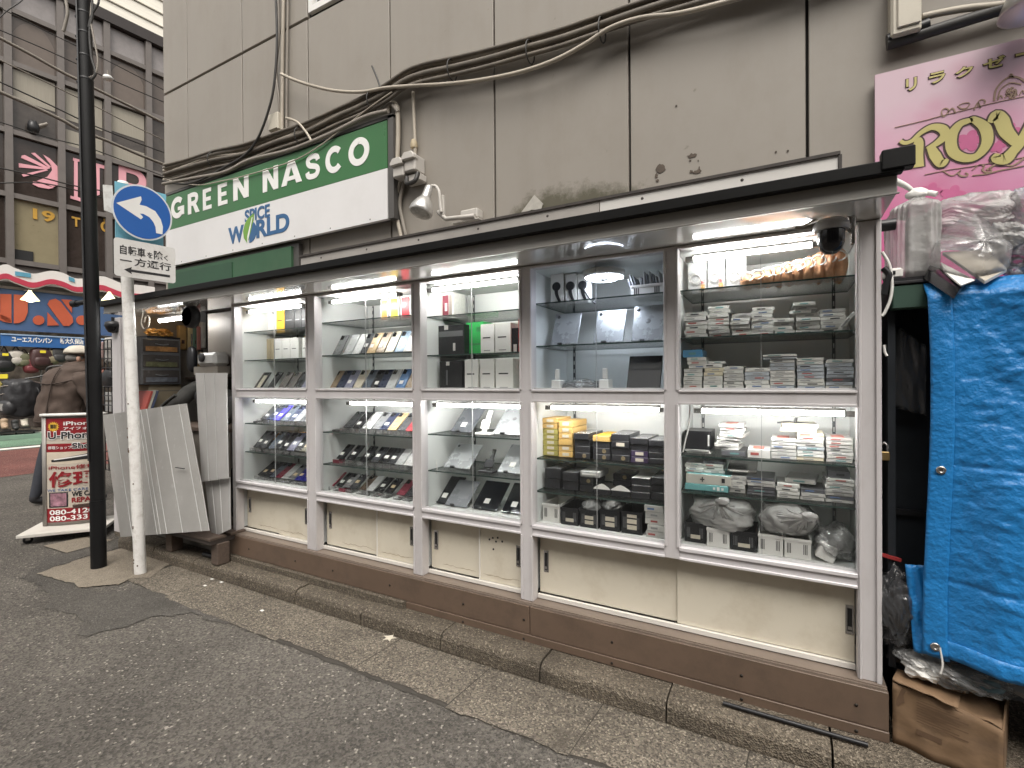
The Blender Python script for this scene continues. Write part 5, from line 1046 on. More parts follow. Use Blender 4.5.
J = {'pelvis': (mp(0.0, 0.02, 0.86), 0.16, 0.13), 'waist': (mp(0.015, 0.03, 1.02), 0.15, 0.125), 'chest': (mp(0.06, 0.06, 1.22), 0.17, 0.13), 'upper': (mp(0.07, 0.09, 1.34), 0.13, 0.10), 'neck': (mp(0.085, 0.12, 1.45), 0.06, 0.06), 'head': (mp(0.105, 0.15, 1.545), 0.085, 0.095), 'crown': (mp(0.11, 0.155, 1.62), 0.075, 0.08),
     'shl': (mp(-0.10, 0.17, 1.35), 0.075, 0.075), 'ell': (mp(-0.14, 0.22, 1.09), 0.06, 0.06), 'wrl': (mp(0.02, 0.36, 0.95), 0.038, 0.038), 'hal': (mp(0.08, 0.40, 0.92), 0.045, 0.03),
     'shr': (mp(0.27, 0.0, 1.34), 0.075, 0.075), 'elr': (mp(0.35, 0.03, 1.08), 0.06, 0.06), 'wrr': (mp(0.43, 0.24, 1.02), 0.038, 0.038), 'har': (mp(0.46, 0.31, 1.02), 0.045, 0.03),
     'hpl': (mp(-0.08, 0.06, 0.78), 0.10, 0.10), 'knl': (mp(-0.17, 0.02, 0.46), 0.075, 0.075), 'anl': (mp(-0.235, -0.02, 0.11), 0.05, 0.05), 'htl': (mp(-0.25, -0.04, 0.055), 0.05, 0.045), 'tol': (mp(-0.15, 0.13, 0.04), 0.042, 0.035),
     'hpr': (mp(0.09, 0.0, 0.78), 0.10, 0.10), 'knr': (mp(0.17, 0.06, 0.46), 0.075, 0.075), 'anr': (mp(0.20, 0.10, 0.11), 0.05, 0.05), 'htr': (mp(0.19, 0.08, 0.055), 0.05, 0.045), 'tor': (mp(0.29, 0.25, 0.04), 0.042, 0.035)}
E_ = [('pelvis', 'waist'), ('waist', 'chest'), ('chest', 'upper'), ('upper', 'neck'), ('neck', 'head'), ('head', 'crown'), ('upper', 'shl'), ('shl', 'ell'), ('ell', 'wrl'), ('wrl', 'hal'), ('upper', 'shr'), ('shr', 'elr'), ('elr', 'wrr'), ('wrr', 'har'), ('pelvis', 'hpl'), ('hpl', 'knl'), ('knl', 'anl'), ('anl', 'htl'), ('htl', 'tol'), ('pelvis', 'hpr'), ('hpr', 'knr'), ('knr', 'anr'), ('anr', 'htr'), ('htr', 'tor')]
skin_build('body', J, E_, 'pelvis', [M_skin, M_jeans, M_shoe, M_jack], man, lambda c: 2 if c.z < 0.10 else (0 if c.z > 1.46 or min((c - J['hal'][0]).length, (c - J['har'][0]).length) < 0.1 else (1 if c.z < 0.86 else 3)), 2)
def cloth(name, rings, m, parent, amp, seed, nu=40):
    """garment lofted through rings (centre, axis a, axis b), with creases"""
    P = [cat([r_[k] for r_ in rings], 6) for k in range(3)]; n = len(P[0]); b = MB()
    def f(u, v):
        i = min(n - 1, int(v * (n - 1) + 0.5)); a_ = u * 2 * pi; q = P[0][i] + P[1][i] * cos(a_) + P[2][i] * sin(a_); d = (q - P[0][i]).normalized()
        return q + d * (amp * noise.noise(V((q.x * 5, q.y * 5, q.z * 9)) + V((seed, 0, 0))) - amp * 0.8 * (ridge(V((q.x * 6 + q.z * 3, q.y * 6, q.z * 7 - q.x * 4)) + V((seed, 0, 0)), 1.0, 2) - 0.6))
    b.grid(f, nu, n - 1); return b.build(name, m, parent, solid=0.006)
cloth('jacket', [(mp(a, b_, z), rh * r1, fh * r2) for a, b_, z, r1, r2 in ((-0.03, 0.02, 0.83, 0.205, 0.17), (-0.02, 0.02, 0.95, 0.21, 0.17), (0.01, 0.03, 1.10, 0.225, 0.175), (0.05, 0.05, 1.25, 0.235, 0.175), (0.065, 0.07, 1.345, 0.255, 0.175), (0.07, 0.09, 1.415, 0.215, 0.15), (0.08, 0.11, 1.46, 0.12, 0.11), (0.085, 0.12, 1.49, 0.088, 0.088))], M_jack, man, 0.042, 1.0, 64)
for a_, b_, c_, sd2 in (('shl', 'ell', 'wrl', 4.0), ('shr', 'elr', 'wrr', 9.0)):
    p0, p1, p2 = J[a_][0], J[b_][0], J[c_][0]; ax1 = (p1 - p0).normalized(); ax2 = (p2 - p1).normalized(); s1 = ax1.cross(fh).normalized(); s2 = ax2.cross(V((0, 0, 1))).normalized(); s2 = s2 if s2.dot(s1) > 0 else -s2
    t1 = s1.cross(ax1).normalized(); t2 = s2.cross(ax2).normalized()
    cloth('sleeve', [(p0 - ax1 * 0.05, s1 * 0.07, t1 * 0.07), (p0, s1 * 0.105, t1 * 0.10), (p0.lerp(p1, 0.5), s1 * 0.092, t1 * 0.09), (p1, (s1 + s2).normalized() * 0.085, (t1 + t2).normalized() * 0.085), (p1.lerp(p2, 0.5), s2 * 0.075, t2 * 0.075), (p2, s2 * 0.06, t2 * 0.06)], M_jack, man, 0.028, sd2, 32)
for pts in ([(0.0, -0.165, 0.84), (0.03, -0.15, 1.1), (0.06, -0.125, 1.32), (0.075, -0.06, 1.44)], [(-0.16, -0.10, 1.30), (0.0, -0.13, 1.27), (0.14, -0.11, 1.29), (0.26, -0.05, 1.33)], [(-0.20, -0.08, 0.885), (-0.02, -0.172, 0.885), (0.15, -0.09, 0.885)]):
    MB().tube(cat([mp(*q) for q in pts], 6), 0.006, 5).build('seam', mat('jacket_seam', (0.05, 0.035, 0.028), 0.9), man)
# collar roll
c = mp(0.085, 0.12, 1.475); MB().tube([c + rh * (0.085 * cos(a)) + fh * (0.085 * sin(a)) + V((0, 0, 0.012 * cos(a))) for a in [i * 2 * pi / 20 for i in range(21)]], 0.028, 8).build('collar', M_jack, man)
hc = J['head'][0]; fd = (rh * 0.8 + fh * 0.6).normalized(); sd_ = V((0, 0, 1)).cross(fd)
m = MB(); m.blob(hc + V((0, 0, 0.065)) - fd * 0.012, (0.128, 0.128, 0.078), lambda d: (1.0 + 0.06 * noise.noise(d * 3)) * (0.62 if d.z < -0.3 else 1), 32, 18); m.build('cap', M_cap, man)
m = MB(); m.grid(lambda u, v: hc + V((0, 0, 0.045 - 0.02 * v)) + fd * (0.075 + 0.075 * v * (1 - (2 * u - 1) ** 2 * 0.5)) + sd_ * (0.085 * (2 * u - 1)), 10, 4); m.build('cap_brim', M_cap, man, solid=0.008)
m = MB(); m.blob(hc + fd * 0.055 + V((0, 0, -0.045)), (0.062, 0.062, 0.055), None, 18, 12); m.build('face_mask', M_white, man)
m = MB(); m.blob(hc - fd * 0.035 + V((0, 0, 0.005)), (0.092, 0.092, 0.06), None, 18, 12); m.build('hair', mat('grey_hair', (0.16, 0.15, 0.14), 0.8), man)
for s_ in (-1, 1): MB().blob(hc + sd_ * (0.094 * s_) - fd * 0.01 + V((0, 0, -0.01)), (0.02, 0.02, 0.032), None, 10, 8).build('ear', M_skin, man)
MB().tube([hc + fd * 0.10 - sd_ * 0.05 + V((0, 0, 0.012)), hc + fd * 0.02 - sd_ * 0.097 + V((0, 0, 0.014))], 0.006, 6).build('glasses', M_black, man)
for s_ in (-1, 1): MB().blob(hc + fd * 0.092 + sd_ * 0.03 * s_ + V((0, 0, 0.012)), (0.018, 0.018, 0.014), None, 10, 8).build('eye', M_black, man)
MB().blob(hc + fd * 0.112 + V((0, 0, -0.015)), (0.016, 0.016, 0.022), None, 10, 8).build('nose', M_skin, man)
# backpack hung from his shoulder
bc = mp(-0.42, 0.02, 1.12)
bpk = thing('backpack', 'bulging black backpack hanging from the left shoulder of the man in brown', 'backpack', bc - V((0, 0, 0.22)))
m = MB(); m.blob(bc, (0.19, 0.14, 0.21), lambda d: (max(abs(d.x), abs(d.y), abs(d.z)) ** -0.6) * (1 + 0.06 * noise.noise(d * 3) - 0.07 * (fold(d, 3, 2.0) - 0.5)), 64, 40); m.build('bag', mat('black_nylon', (0.028, 0.028, 0.031), 0.45, var=0.35, scale=8, bump=0.3, bscale=40), bpk)
for dz_, w_ in ((0.10, 0.15), (0.02, 0.17)): MB().tube(cat([bc - rh * w_ + V((0, -0.08, dz_ - 0.02)), bc - fh * 0.135 - rh * 0.06 + V((0, 0, dz_ + 0.03)), bc - fh * 0.135 + rh * 0.07 + V((0, 0, dz_ + 0.03)), bc + rh * w_ + V((0, -0.03, dz_ - 0.02))], 5), 0.006, 6).build('zipper', M_cagr, bpk)
m = MB(); m.blob(bc - fh * 0.12 - rh * 0.01 + V((0, 0, -0.09)), (0.13, 0.06, 0.085), lambda d: (max(abs(d.x), abs(d.y), abs(d.z)) ** -0.4), 24, 16); m.build('pocket', MC['black_nylon'], bpk)
MB().tube(cat([bc + rh * 0.13 + V((0, 0, 0.17)), bc + rh * 0.20 + V((0, 0, 0.06)), bc + rh * 0.19 - V((0, 0, 0.12))]), 0.014, 6).build('strap', M_black, bpk)
MB().tube(cat([bc + rh * 0.05 + V((0, 0, 0.21)), mp(-0.24, 0.10, 1.37), mp(-0.12, 0.02, 1.45), mp(-0.02, 0.10, 1.47)]), 0.009, 6).build('strap', mat('strap_grey', (0.10, 0.10, 0.10), 0.6), bpk)
q_ = inz(10, 410, bc); d_ = (EYE - q_).normalized()
m = flat(arc(0, 0, 0.055, 0.036, 0, 2 * pi, 23)[:-1], Matrix.Translation(bc - fh * 0.19 + V((0, 0, -0.08))) @ frameN((0, 0, 0), RAD(60)), 0.004); m.build('emblem', mat('emblem_silver', (0.45, 0.44, 0.42), 0.3, 0.5, var=0.3, scale=50), bpk)
m = MB(); m.cbox(0, 0, 0, 0.10, 0.006, 0.045, 0, Matrix.Translation(bc + V((0.02, -0.13, 0.235))) @ Matrix.Rotation(0.35, 4, 'Z')); m.build('price_tag', mat('tag_yellow', (0.75, 0.62, 0.04), 0.5), bpk)
m = MB(); m.cbox(0, 0, 0, 0.07, 0.006, 0.05, 0, Matrix.Translation(bc + V((-0.08, -0.13, 0.15))) @ Matrix.Rotation(0.5, 4, 'Y')); m.build('strap_patch', mat('patch_yellow', (0.30, 0.25, 0.05), 0.6), bpk)
# stall keeper bent over behind the sheets
vP = at(196, 380, 0.22); vM = mat('grey_sweater', (0.062, 0.060, 0.056), 0.95, var=0.18, scale=9, bump=0.25, bscale=110)
def vp(px, py, Y): return at(px, py, Y)
ven = thing('person', 'stall keeper in dark grey sweater bent over behind the plastic sheets', 'person', V((vP.x + 0.1, 0.45, 0.09)))
bx_ = vP.x
J2 = {'pelvis': (V((bx_ + 0.42, 0.55, 0.62)), 0.15, 0.13), 'waist': (V((bx_ + 0.36, 0.52, 0.82)), 0.14, 0.12), 'chest': (V((bx_ + 0.22, 0.46, 1.02)), 0.155, 0.12), 'upper': (V((bx_ + 0.14, 0.40, 1.13)), 0.12, 0.10), 'neck': (V((bx_ + 0.16, 0.28, 1.16)), 0.055, 0.055), 'head': (V((bx_ + 0.19, 0.20, 1.14)), 0.085, 0.09),
      'shr': (vp(195, 387, 0.24), 0.075, 0.075), 'elr': (vp(181, 401, 0.12), 0.06, 0.058), 'mid': (vp(172, 406, 0.12), 0.052, 0.05), 'wrr': (vp(160, 411, 0.12), 0.042, 0.04), 'har': (vp(152, 416, 0.12), 0.045, 0.03),
      'shl': (V((bx_ + 0.42, 0.28, 1.08)), 0.075, 0.075), 'ell': (V((bx_ + 0.42, 0.18, 0.98)), 0.055, 0.055), 'wrl': (V((bx_ + 0.22, 0.14, 0.99)), 0.04, 0.04),
      'hpl': (V((bx_ + 0.5, 0.5, 0.56)), 0.10, 0.1), 'knl': (V((bx_ + 0.5, 0.3, 0.50)), 0.08, 0.08), 'ftl': (V((bx_ + 0.5, 0.3, 0.14)), 0.05, 0.05), 'hpr': (V((bx_ + 0.3, 0.5, 0.56)), 0.10, 0.1), 'knr': (V((bx_ + 0.28, 0.3, 0.50)), 0.08, 0.08), 'ftr': (V((bx_ + 0.28, 0.3, 0.14)), 0.05, 0.05)}
E2 = [('pelvis', 'waist'), ('waist', 'chest'), ('chest', 'upper'), ('upper', 'neck'), ('neck', 'head'), ('upper', 'shr'), ('shr', 'elr'), ('elr', 'mid'), ('mid', 'wrr'), ('wrr', 'har'), ('upper', 'shl'), ('shl', 'ell'), ('ell', 'wrl'), ('pelvis', 'hpl'), ('hpl', 'knl'), ('knl', 'ftl'), ('pelvis', 'hpr'), ('hpr', 'knr'), ('knr', 'ftr')]
skin_build('body', J2, E2, 'pelvis', [vM, M_jeans, M_skin], ven, lambda c: 2 if (c - J2['har'][0]).length < 0.05 or (c - J2['head'][0]).length < 0.12 else (1 if c.z < 0.66 else 0), 2, 0.008)
MB().blob(J2['head'][0] + V((0, 0.02, 0.025)), (0.10, 0.105, 0.10), None, 20, 12).build('hair', M_black, ven)
MB().tube(cat([J2['elr'][0] + V((0.0, -0.04, 0.05)), J2['mid'][0] + V((0.01, -0.05, 0.03)), J2['wrr'][0] + V((0.02, -0.04, -0.005))]), 0.012, 6).build('sleeve_fold', vM, ven)
p = at(192, 359, 0.2); t = thing('pouch', 'narrow black pouch hanging among the goods behind the stall keeper', 'pouch', p); MB().blob(p, (0.045, 0.03, 0.105), lambda d: (max(abs(d.x), abs(d.y), abs(d.z)) ** -0.4), 18, 12).build('pouch_body', M_black, t); MB().tube([p + V((0, 0, 0.1)), p + V((0, 0, 0.2))], 0.004, 6).build('loop', M_black, t)

# ================================================================ building across the side street
FA = RAD(6.77); F0 = V((-16.5, 2.0, 0)); ft = V((sin(FA), cos(FA), 0)); fn = ft.cross(V((0, 0, 1)))
def fp(px, py, off=0.0):
    d = ray(px, py); P0 = F0 + fn * off; q_ = EYE + d * ((P0 - EYE).dot(fn) / d.dot(fn)); return (q_ - F0).dot(ft), q_.z
def FM(off=0.0): return frameN(tuple(F0 + fn * off), FA)
def fbox(s0, s1, z0, z1, o0, o1, m=None, mb=None):
    b = mb or MB(); M = FM(0)
    k = len(b.v); b.box(s0, s1, z0, z1, o0, o1, 0, M)
    return b
fb = thing('office_building', 'brown glass gridded building with pink and gold lettering across the side street', 'building', F0)
cols_s = [fp(8, 100)[0], fp(60, 100)[0], fp(106, 100)[0], fp(148.5, 100)[0]]; print('cols', cols_s)
dS = (cols_s[3] - cols_s[0]) / 3; cs = [cols_s[0] + dS * k for k in range(-3, 9)]
rows = [fp(60, y)[1] for y in (268, 205.5, 145.6, 81, 31)]; print('rows', rows)
beam = fp(96, 17)[1]; rows += [beam]
M_mull = mat('mullion_brown', (0.165, 0.148, 0.138), 0.5, 0.3, var=0.1); M_gl = [mat('glass_dark', (0.042, 0.032, 0.028), 0.10, var=0.3), mat('glass_brown', (0.115, 0.095, 0.083), 0.12, var=0.12), mat('curtain_cream', (0.30, 0.275, 0.225), 0.4, var=0.12, stretch=(9, 9, 0.4)), mat('glass_grey', (0.27, 0.25, 0.245), 0.10, var=0.15), mat('panel_olive', (0.25, 0.215, 0.135), 0.3, var=0.08), mat('glass_umber', (0.07, 0.06, 0.053), 0.12, var=0.3)]  # each window row has its own glass tone
for j in range(5):
    for i in range(len(cs) - 1):
        z0, z1 = rows[j], rows[j + 1]
        k = [0, 0, 5, 1, 3][j]
        if j == 0 and i == 3: k = 4
        fbox(cs[i] + 0.06, cs[i + 1] - 0.06, z0 + 0.06, z1 - 0.06, -0.10, -0.06).build('window', M_gl[k], fb)
        if j == 2 and i in (2, 3, 4, 5): fbox(cs[i] + 0.1, cs[i + 1] - 0.1, z0 + (0.85 if i != 4 else 0.75), z1 - 0.1, -0.059, -0.05).build('curtain', M_gl[2], fb)
        if j == 2 and i in (4, 5): fbox(cs[i] + 0.1, cs[i + 1] - 0.1, z0 + 0.08, z0 + 0.5, -0.059, -0.05).build('curtain', M_gl[2], fb)
        if j == 3 and i in (3, 5):
            M_ = FM(-0.058); w_ = cs[i + 1] - cs[i]; flat([(cs[i] + 0.1, z0 + 0.1), (cs[i + 1] - 0.1, z0 + 0.1), (cs[i + 1] - 0.1, z1 - 0.55)] + [(cs[i] + 0.1 + (w_ - 0.2) * (1 - u), z1 - 0.12 - 0.43 * (1 - u) ** 2 * 1.0 if False else z1 - 0.12 - 0.4 * abs(2 * (1 - u) - 1) ** 2.5) for u in [q9 / 12 for q9 in range(13)]], M_, 0.004).build('arch_panel', mat('arch_brown', (0.145, 0.118, 0.10), 0.35, var=0.1), fb)
        if j == 0 and i == 3: fbox(cs[i] + 0.08, cs[i] + 0.42, z0 + 0.08, z0 + 0.32, -0.059, -0.04).build('vent', M_dark, fb)
for s in cs: fbox(s - 0.07, s + 0.07, rows[0] - 0.4, rows[5], -0.10, 0.06).build('mullion', M_mull, fb)
for z in rows[:5]: fbox(cs[0], cs[-1], z - 0.06, z + 0.06, -0.09, 0.04).build('transom', M_mull, fb)
fbox(cs[0], cs[-1], rows[5] - 0.02, rows[5] + 0.28, -0.12, 0.10).build('roof_beam', mat('beam_dark', (0.035, 0.028, 0.026), 0.5), fb)
fbox(cs[0], cs[-1], 0, rows[5] + 0.2, -8, -2.2).build('core_wall', M_mull, fb)
for s in (cs[0] - 0.2, cs[-1]): fbox(s, s + 0.2, 0, rows[5] + 0.2, -2.2, -0.1).build('end_wall', M_mull, fb)
fbox(cs[0], cs[-1], rows[0] - 0.5, rows[0] - 0.062, -2.2, -0.05).build('lintel', M_mull, fb)
zt_ = rows[5] + 0.28
fbox(cs[0], cs[-1], zt_, zt_ + 6, -3, -0.6).build('upper_wall', mat('cream_louvre', (0.88, 0.84, 0.74), 0.6, var=0.10, scale=3, stretch=(0.6, 0.6, 6)), fb)
for k in range(14): fbox(cs[0], cs[-1], zt_ + 0.3 + k * 0.4, zt_ + 0.33 + k * 0.4, -0.6, -0.57).build('louvre_line', M_gl[2], fb)
M_pink = mat('letter_pink', (0.74, 0.36, 0.41), 0.5, var=0.04); M_goldl = mat('letter_gold', (0.55, 0.32, 0.06), 0.4, 0.2, var=0.08)
def fq(px, py): return fp(px, py, -0.055)
def q4(x, y): return fq(x / 5.48, 100 + y / 5.48)
def fpoly(pts, m, nm, d=0.02): flat(pts, FM(-0.055), d).build(nm, m, fb)
fpoly([q4(*p) for p in [(235, 300), (270, 320), (310, 360), (335, 400), (335, 440), (320, 465), (290, 478), (240, 455), (200, 445), (260, 420), (285, 385), (280, 360)]], M_pink, 'shell_logo')
for a in ([(170, 292), (190, 290), (280, 368), (268, 372)], [(118, 305), (135, 302), (275, 375), (255, 378), (115, 318)], [(102, 347), (102, 370), (255, 382), (270, 376)], [(118, 408), (128, 422), (262, 386), (250, 381)], [(178, 462), (210, 478), (265, 488), (295, 482), (200, 450), (180, 448)]): fpoly([q4(*p) for p in a], M_pink, 'shell_ray')
fpoly([q4(*p) for p in [(400, 318), (440, 328), (440, 340), (425, 338), (425, 532), (445, 540), (445, 558), (385, 540), (385, 525), (405, 530), (405, 334), (400, 334)]], M_pink, 'lettering')
fpoly([q4(*p) for p in [(505, 342), (600, 368), (600, 385), (545, 372), (545, 520), (520, 528), (520, 362), (505, 358)]], M_pink, 'lettering')
x0, z0 = fq(119, 212); x1, z1 = fq(146, 170); ftext('P', x1 - x0, 1.05, FM(-0.055) @ Matrix.Translation((x0, q4(520, 528)[1], 0)), 'lettering', M_pink, fb, 0.02, 0.01)
for body, a, h in (('19', (180, 652, 300, 668), 60), ('T', (393, 690, 440, 700), 52), ('Ō', (552, 720, 612, 725), 72)):
    x0, z0 = q4(a[0], a[1]); x1, _ = q4(a[2], a[3]); zz = q4(a[0], a[1] - h)[1]; ftext(body, x1 - x0, zz - z0, FM(-0.055) @ Matrix.Translation((x0, z0, 0)), 'lettering', M_goldl, fb, 0.02, 0.03)
t = thing('street_camera', 'small dark camera clinging to the upper glass front across the street', 'camera', FM() @ V((fp(33, 128)[0], fp(33, 136)[1], 0.1)))
c = FM() @ V((fp(33, 130)[0], fp(33, 128)[1], 0.05)); MB().blob(c, (0.12, 0.12, 0.16), lambda d: 1 + 0.3 * noise.noise(d * 3), 16, 10).build('body', M_black, t); MB().tube([c, FM() @ V((fp(47, 125)[0], fp(47, 124)[1], 0.02))], 0.04, 6).build('arm', M_cagr, t)
# ---- shop signs across the street
us = thing('fascia_sign', 'blue sign with big orange stencil letters over the bag shop', 'sign', FM(0.3) @ V((0, 2.6, 0)))
zu1, zu0 = fp(0, 288, 0.45)[1], fp(0, 329.5, 0.45)[1]
b = fbox(cs[1], cs[-2], zu0, zu1, 0.30, 0.45); b.build('panel', mat('us_blue', (0.055, 0.105, 0.22), 0.5, var=0.15, scale=2), us); fbox(cs[1], cs[-2], zu1, zu1 + 0.06, 0.3, 0.48).build('trim', M_mull, us)
M_or = mat('us_orange', (0.46, 0.095, 0.045), 0.5, var=0.06)
def u4(x, y): return fp(x / 6.98, 230 + y / 6.98, 0.45)
def upoly(pts, m, nm, d=0.03, off=0.45): flat(pts, FM(off), d).build(nm, m, us)
upoly([u4(*p) for p in [(-75, 445), (-10, 447), (-10, 560), (0, 590), (80, 620), (80, 650), (20, 640), (-50, 600), (-75, 540)]], M_or, 'lettering'); upoly([u4(*p) for p in [(95, 450), (192, 458), (192, 575), (170, 630), (130, 650), (95, 652)]], M_or, 'lettering')
upoly([u4(*p) for p in [(0, 447), (78, 449), (78, 645), (40, 640), (0, 615)]], M_or, 'lettering')
for cx in (268, 570): upoly([u4(cx + 40 * cos(a), 630 + 33 * sin(a)) for a in [i * pi / 12 for i in range(24)]], M_or, 'lettering')
upoly([u4(*p) for p in [(330, 520), (345, 490), (385, 480), (420, 500), (505, 610), (508, 645), (480, 670), (440, 670)]], M_or, 'lettering'); upoly([u4(*p) for p in [(425, 485), (500, 488), (500, 580)]], M_or, 'lettering'); upoly([u4(*p) for p in [(330, 575), (410, 665), (330, 668)]], M_or, 'lettering')
t = thing('name_sign', 'narrow blue strip sign with white Japanese lettering under the orange letters', 'sign', FM(0.5) @ V((0, 2.2, 0)))
za, zb2 = fp(20, 335.5, 0.55)[1], fp(20, 346.5, 0.55)[1]; fbox(fp(1, 340, 0.55)[0], cs[-3], zb2, za, 0.46, 0.55).build('panel', mat('strip_blue', (0.035, 0.13, 0.36), 0.4, var=0.06), t); fbox(fp(1, 340, 0.55)[0], cs[-3], za, za + 0.03, 0.46, 0.57).build('rim', mat('strip_rim', (0.30, 0.42, 0.60), 0.4), t)
for body, a, c in (('ユーエスパンパン', 11.5, 52), ('新大久保店', 60, 83.5)):
    x0 = fp(a, 340, 0.55)[0]; x1 = fp(c, 340, 0.55)[0]; zz = fp((a + c) / 2, 342.2 if a > 50 else 340.5, 0.55)[1]; ftext(body, x1 - x0, 0.13 if a < 50 else 0.15, FM(0.551) @ Matrix.Translation((x0, zz - 0.05, 0)), 'lettering', M_letw, t, 0.01, 0.03)
wv = thing('wave_sign', 'white sign with a wavy red stripe hanging over the bag shop', 'sign', FM(0.6) @ V((0, 3.0, 0)))
def wavy(top, bot, off, m, nm):
    up_ = [fp(x / 6.98, 230 + y / 6.98, off) for x, y in top]; lo = [fp(x / 6.98, 230 + y / 6.98, off) for x, y in bot]
    U = cat([(a, b_, 0) for a, b_ in up_], 5); L = cat([(a, b_, 0) for a, b_ in lo], 5); b = MB(); n = len(U)
    b.add([(p.x, p.y, 0.012) for p in U] + [(p.x, p.y, 0.012) for p in L] + [(p.x, p.y, -0.012) for p in U] + [(p.x, p.y, -0.012) for p in L], [(i, n + i, n + i + 1, i + 1) for i in range(n - 1)] + [(2 * n + i + 1, 3 * n + i + 1, 3 * n + i, 2 * n + i) for i in range(n - 1)] + [(i + 1, 2 * n + i + 1, 2 * n + i, i) for i in range(n - 1)] + [(n + i, 3 * n + i, 3 * n + i + 1, n + i + 1) for i in range(n - 1)], 0, False, FM(off)); b.build(nm, m, wv)
tp = [(-160, 330), (20, 242), (110, 268), (230, 305), (350, 285), (440, 300), (540, 340), (700, 322), (770, 340), (860, 375), (980, 385), (1080, 400)]; bt = [(-160, 420), (20, 350), (110, 375), (230, 412), (350, 385), (440, 405), (540, 440), (700, 428), (770, 450), (860, 480), (980, 490), (1080, 505)]
wavy(tp, bt, 0.62, mat('wave_white', (0.68, 0.66, 0.64), 0.4, var=0.04), 'panel')
mid = lambda f_: [((a[0] * (1 - f_) + c[0] * f_), (a[1] * (1 - f_) + c[1] * f_)) for a, c in zip(tp, bt)]
wavy(mid(0.58), mid(0.92), 0.64, mat('wave_red', (0.44, 0.045, 0.08), 0.4, var=0.05), 'stripe')
for x0, x1, y in ((105, 215, 300), (480, 520, 335)):
    a, c = fp(x0 / 6.98, 230 + y / 6.98, 0.65), fp(x1 / 6.98, 230 + (y + 15) / 6.98, 0.65); fpx = flat([(a[0], a[1] + 0.04), (c[0], c[1] + 0.04), (c[0], c[1] - 0.06), (a[0], a[1] - 0.06)], FM(0.65), 0.006); fpx.build('blue_print', mat('wave_blue', (0.10, 0.30, 0.42), 0.4), wv)
for px, py, lab in ((30, 296, 'glowing shop lamp hanging before the orange letter on the left'), (109.5, 297, 'glowing shop lamp hanging right of the tall black pole')):
    s, z = fp(px, py, 1.1); c = FM(1.1) @ V((s, z, 0)); t = thing('shop_lamp', lab, 'lamp', c, group='lamps over the bag shop')
    MB().lathe([(0.17, -0.10), (0.10, 0.0), (0.035, 0.10), (0.03, 0.13)], c, 20).build('shade', mat('shade_lit', (0.8, 0.75, 0.55), 0.5, emis=((1.0, 0.86, 0.45), 1.3)), t); MB().blob(c + V((0, 0, -0.08)), (0.09, 0.09, 0.06), None, 14, 8).build('bulb', mat('bulb_lit', (1, 0.95, 0.8), 0.5, emis=((1.0, 0.93, 0.7), 7.0)), t); MB().tube([c + V((0, 0, 0.12)), c + V((0, 0, 0.2)) - fn * 0.6], 0.015, 6).build('arm', M_mull, t)
# ---- bag shop front: goods on rails and a low green step
stp = thing('shop_step', 'low pale green step in front of the bag shop', 'step', FM(1) @ V((0, 0, 0))); fbox(cs[0], cs[-1], 0.004, 0.10, 0.35, 1.0).build('step', mat('step_green', (0.20, 0.30, 0.23), 0.6, var=0.1), stp); fbox(cs[0], cs[-1], 0.102, 0.106, 0.37, 0.42).build('edge_strip', M_white, stp)
inn = thing('shop_interior', 'dim bag shop interior with lit ceiling tubes across the street', 'shop', FM(-1) @ V((0, 0, 0)))
fbox(cs[0], cs[-1], 0.0, 0.1, -2.2, -0.1).build('shop_floor', M_conc, inn); fbox(cs[0], cs[-1], 0.1, rows[0] - 0.5, -2.19, -2.1).build('back_shelf', mat('shop_back', (0.17, 0.14, 0.12), 0.7, var=0.9, scale=3.5), inn)
for k in range(4): s = cs[1] + 1.5 + k * 2.3; fbox(s, s + 1.2, 2.05, 2.09, -1.2, -1.1).build('ceiling_tube', mat('shop_tube', (1, 1, 1), 0.5, emis=((1.0, 0.93, 0.8), 4.0)), inn)
rail = thing('goods_rail', 'metal rail of hanging bags along the bag shop front', 'rail', FM(0.3) @ V((0, 0.1, 0)))
for z, o_ in ((1.95, 0.30), (1.2, 0.45)): MB().tube([FM(o_) @ V((cs[1], z, 0)), FM(o_) @ V((cs[-2], z, 0))], 0.02, 8).build('bar', M_chrome, rail)
for k in range(6): s = cs[1] + 0.3 + k * 2.1; MB().tube([FM(0.3) @ V((s, 0.1, 0)), FM(0.3) @ V((s, 1.95, 0))], 0.02, 8).build('upright', M_chrome, rail)
bags = [(4, 362, 1.0, 'black', (0.016, 0.016, 0.018)), (16, 358, 0.75, 'pale grey', (0.45, 0.42, 0.38)), (24, 360, 0.7, 'olive', (0.12, 0.12, 0.07)), (31, 366, 0.75, 'dark red', (0.14, 0.025, 0.03)), (41, 359, 1.15, 'dark maroon', (0.045, 0.016, 0.016)), (51, 357, 0.8, 'khaki', (0.22, 0.19, 0.12)), (58, 355, 0.8, 'charcoal', (0.04, 0.04, 0.042)), (8, 392, 0.9, 'navy', (0.025, 0.03, 0.05)), (97, 362, 0.9, 'brown', (0.08, 0.05, 0.035)), (106, 376, 0.9, 'rust red', (0.16, 0.05, 0.03)), (-12, 365, 1.0, 'green', (0.05, 0.09, 0.05)), (70, 385, 0.9, 'teal', (0.03, 0.09, 0.10))]
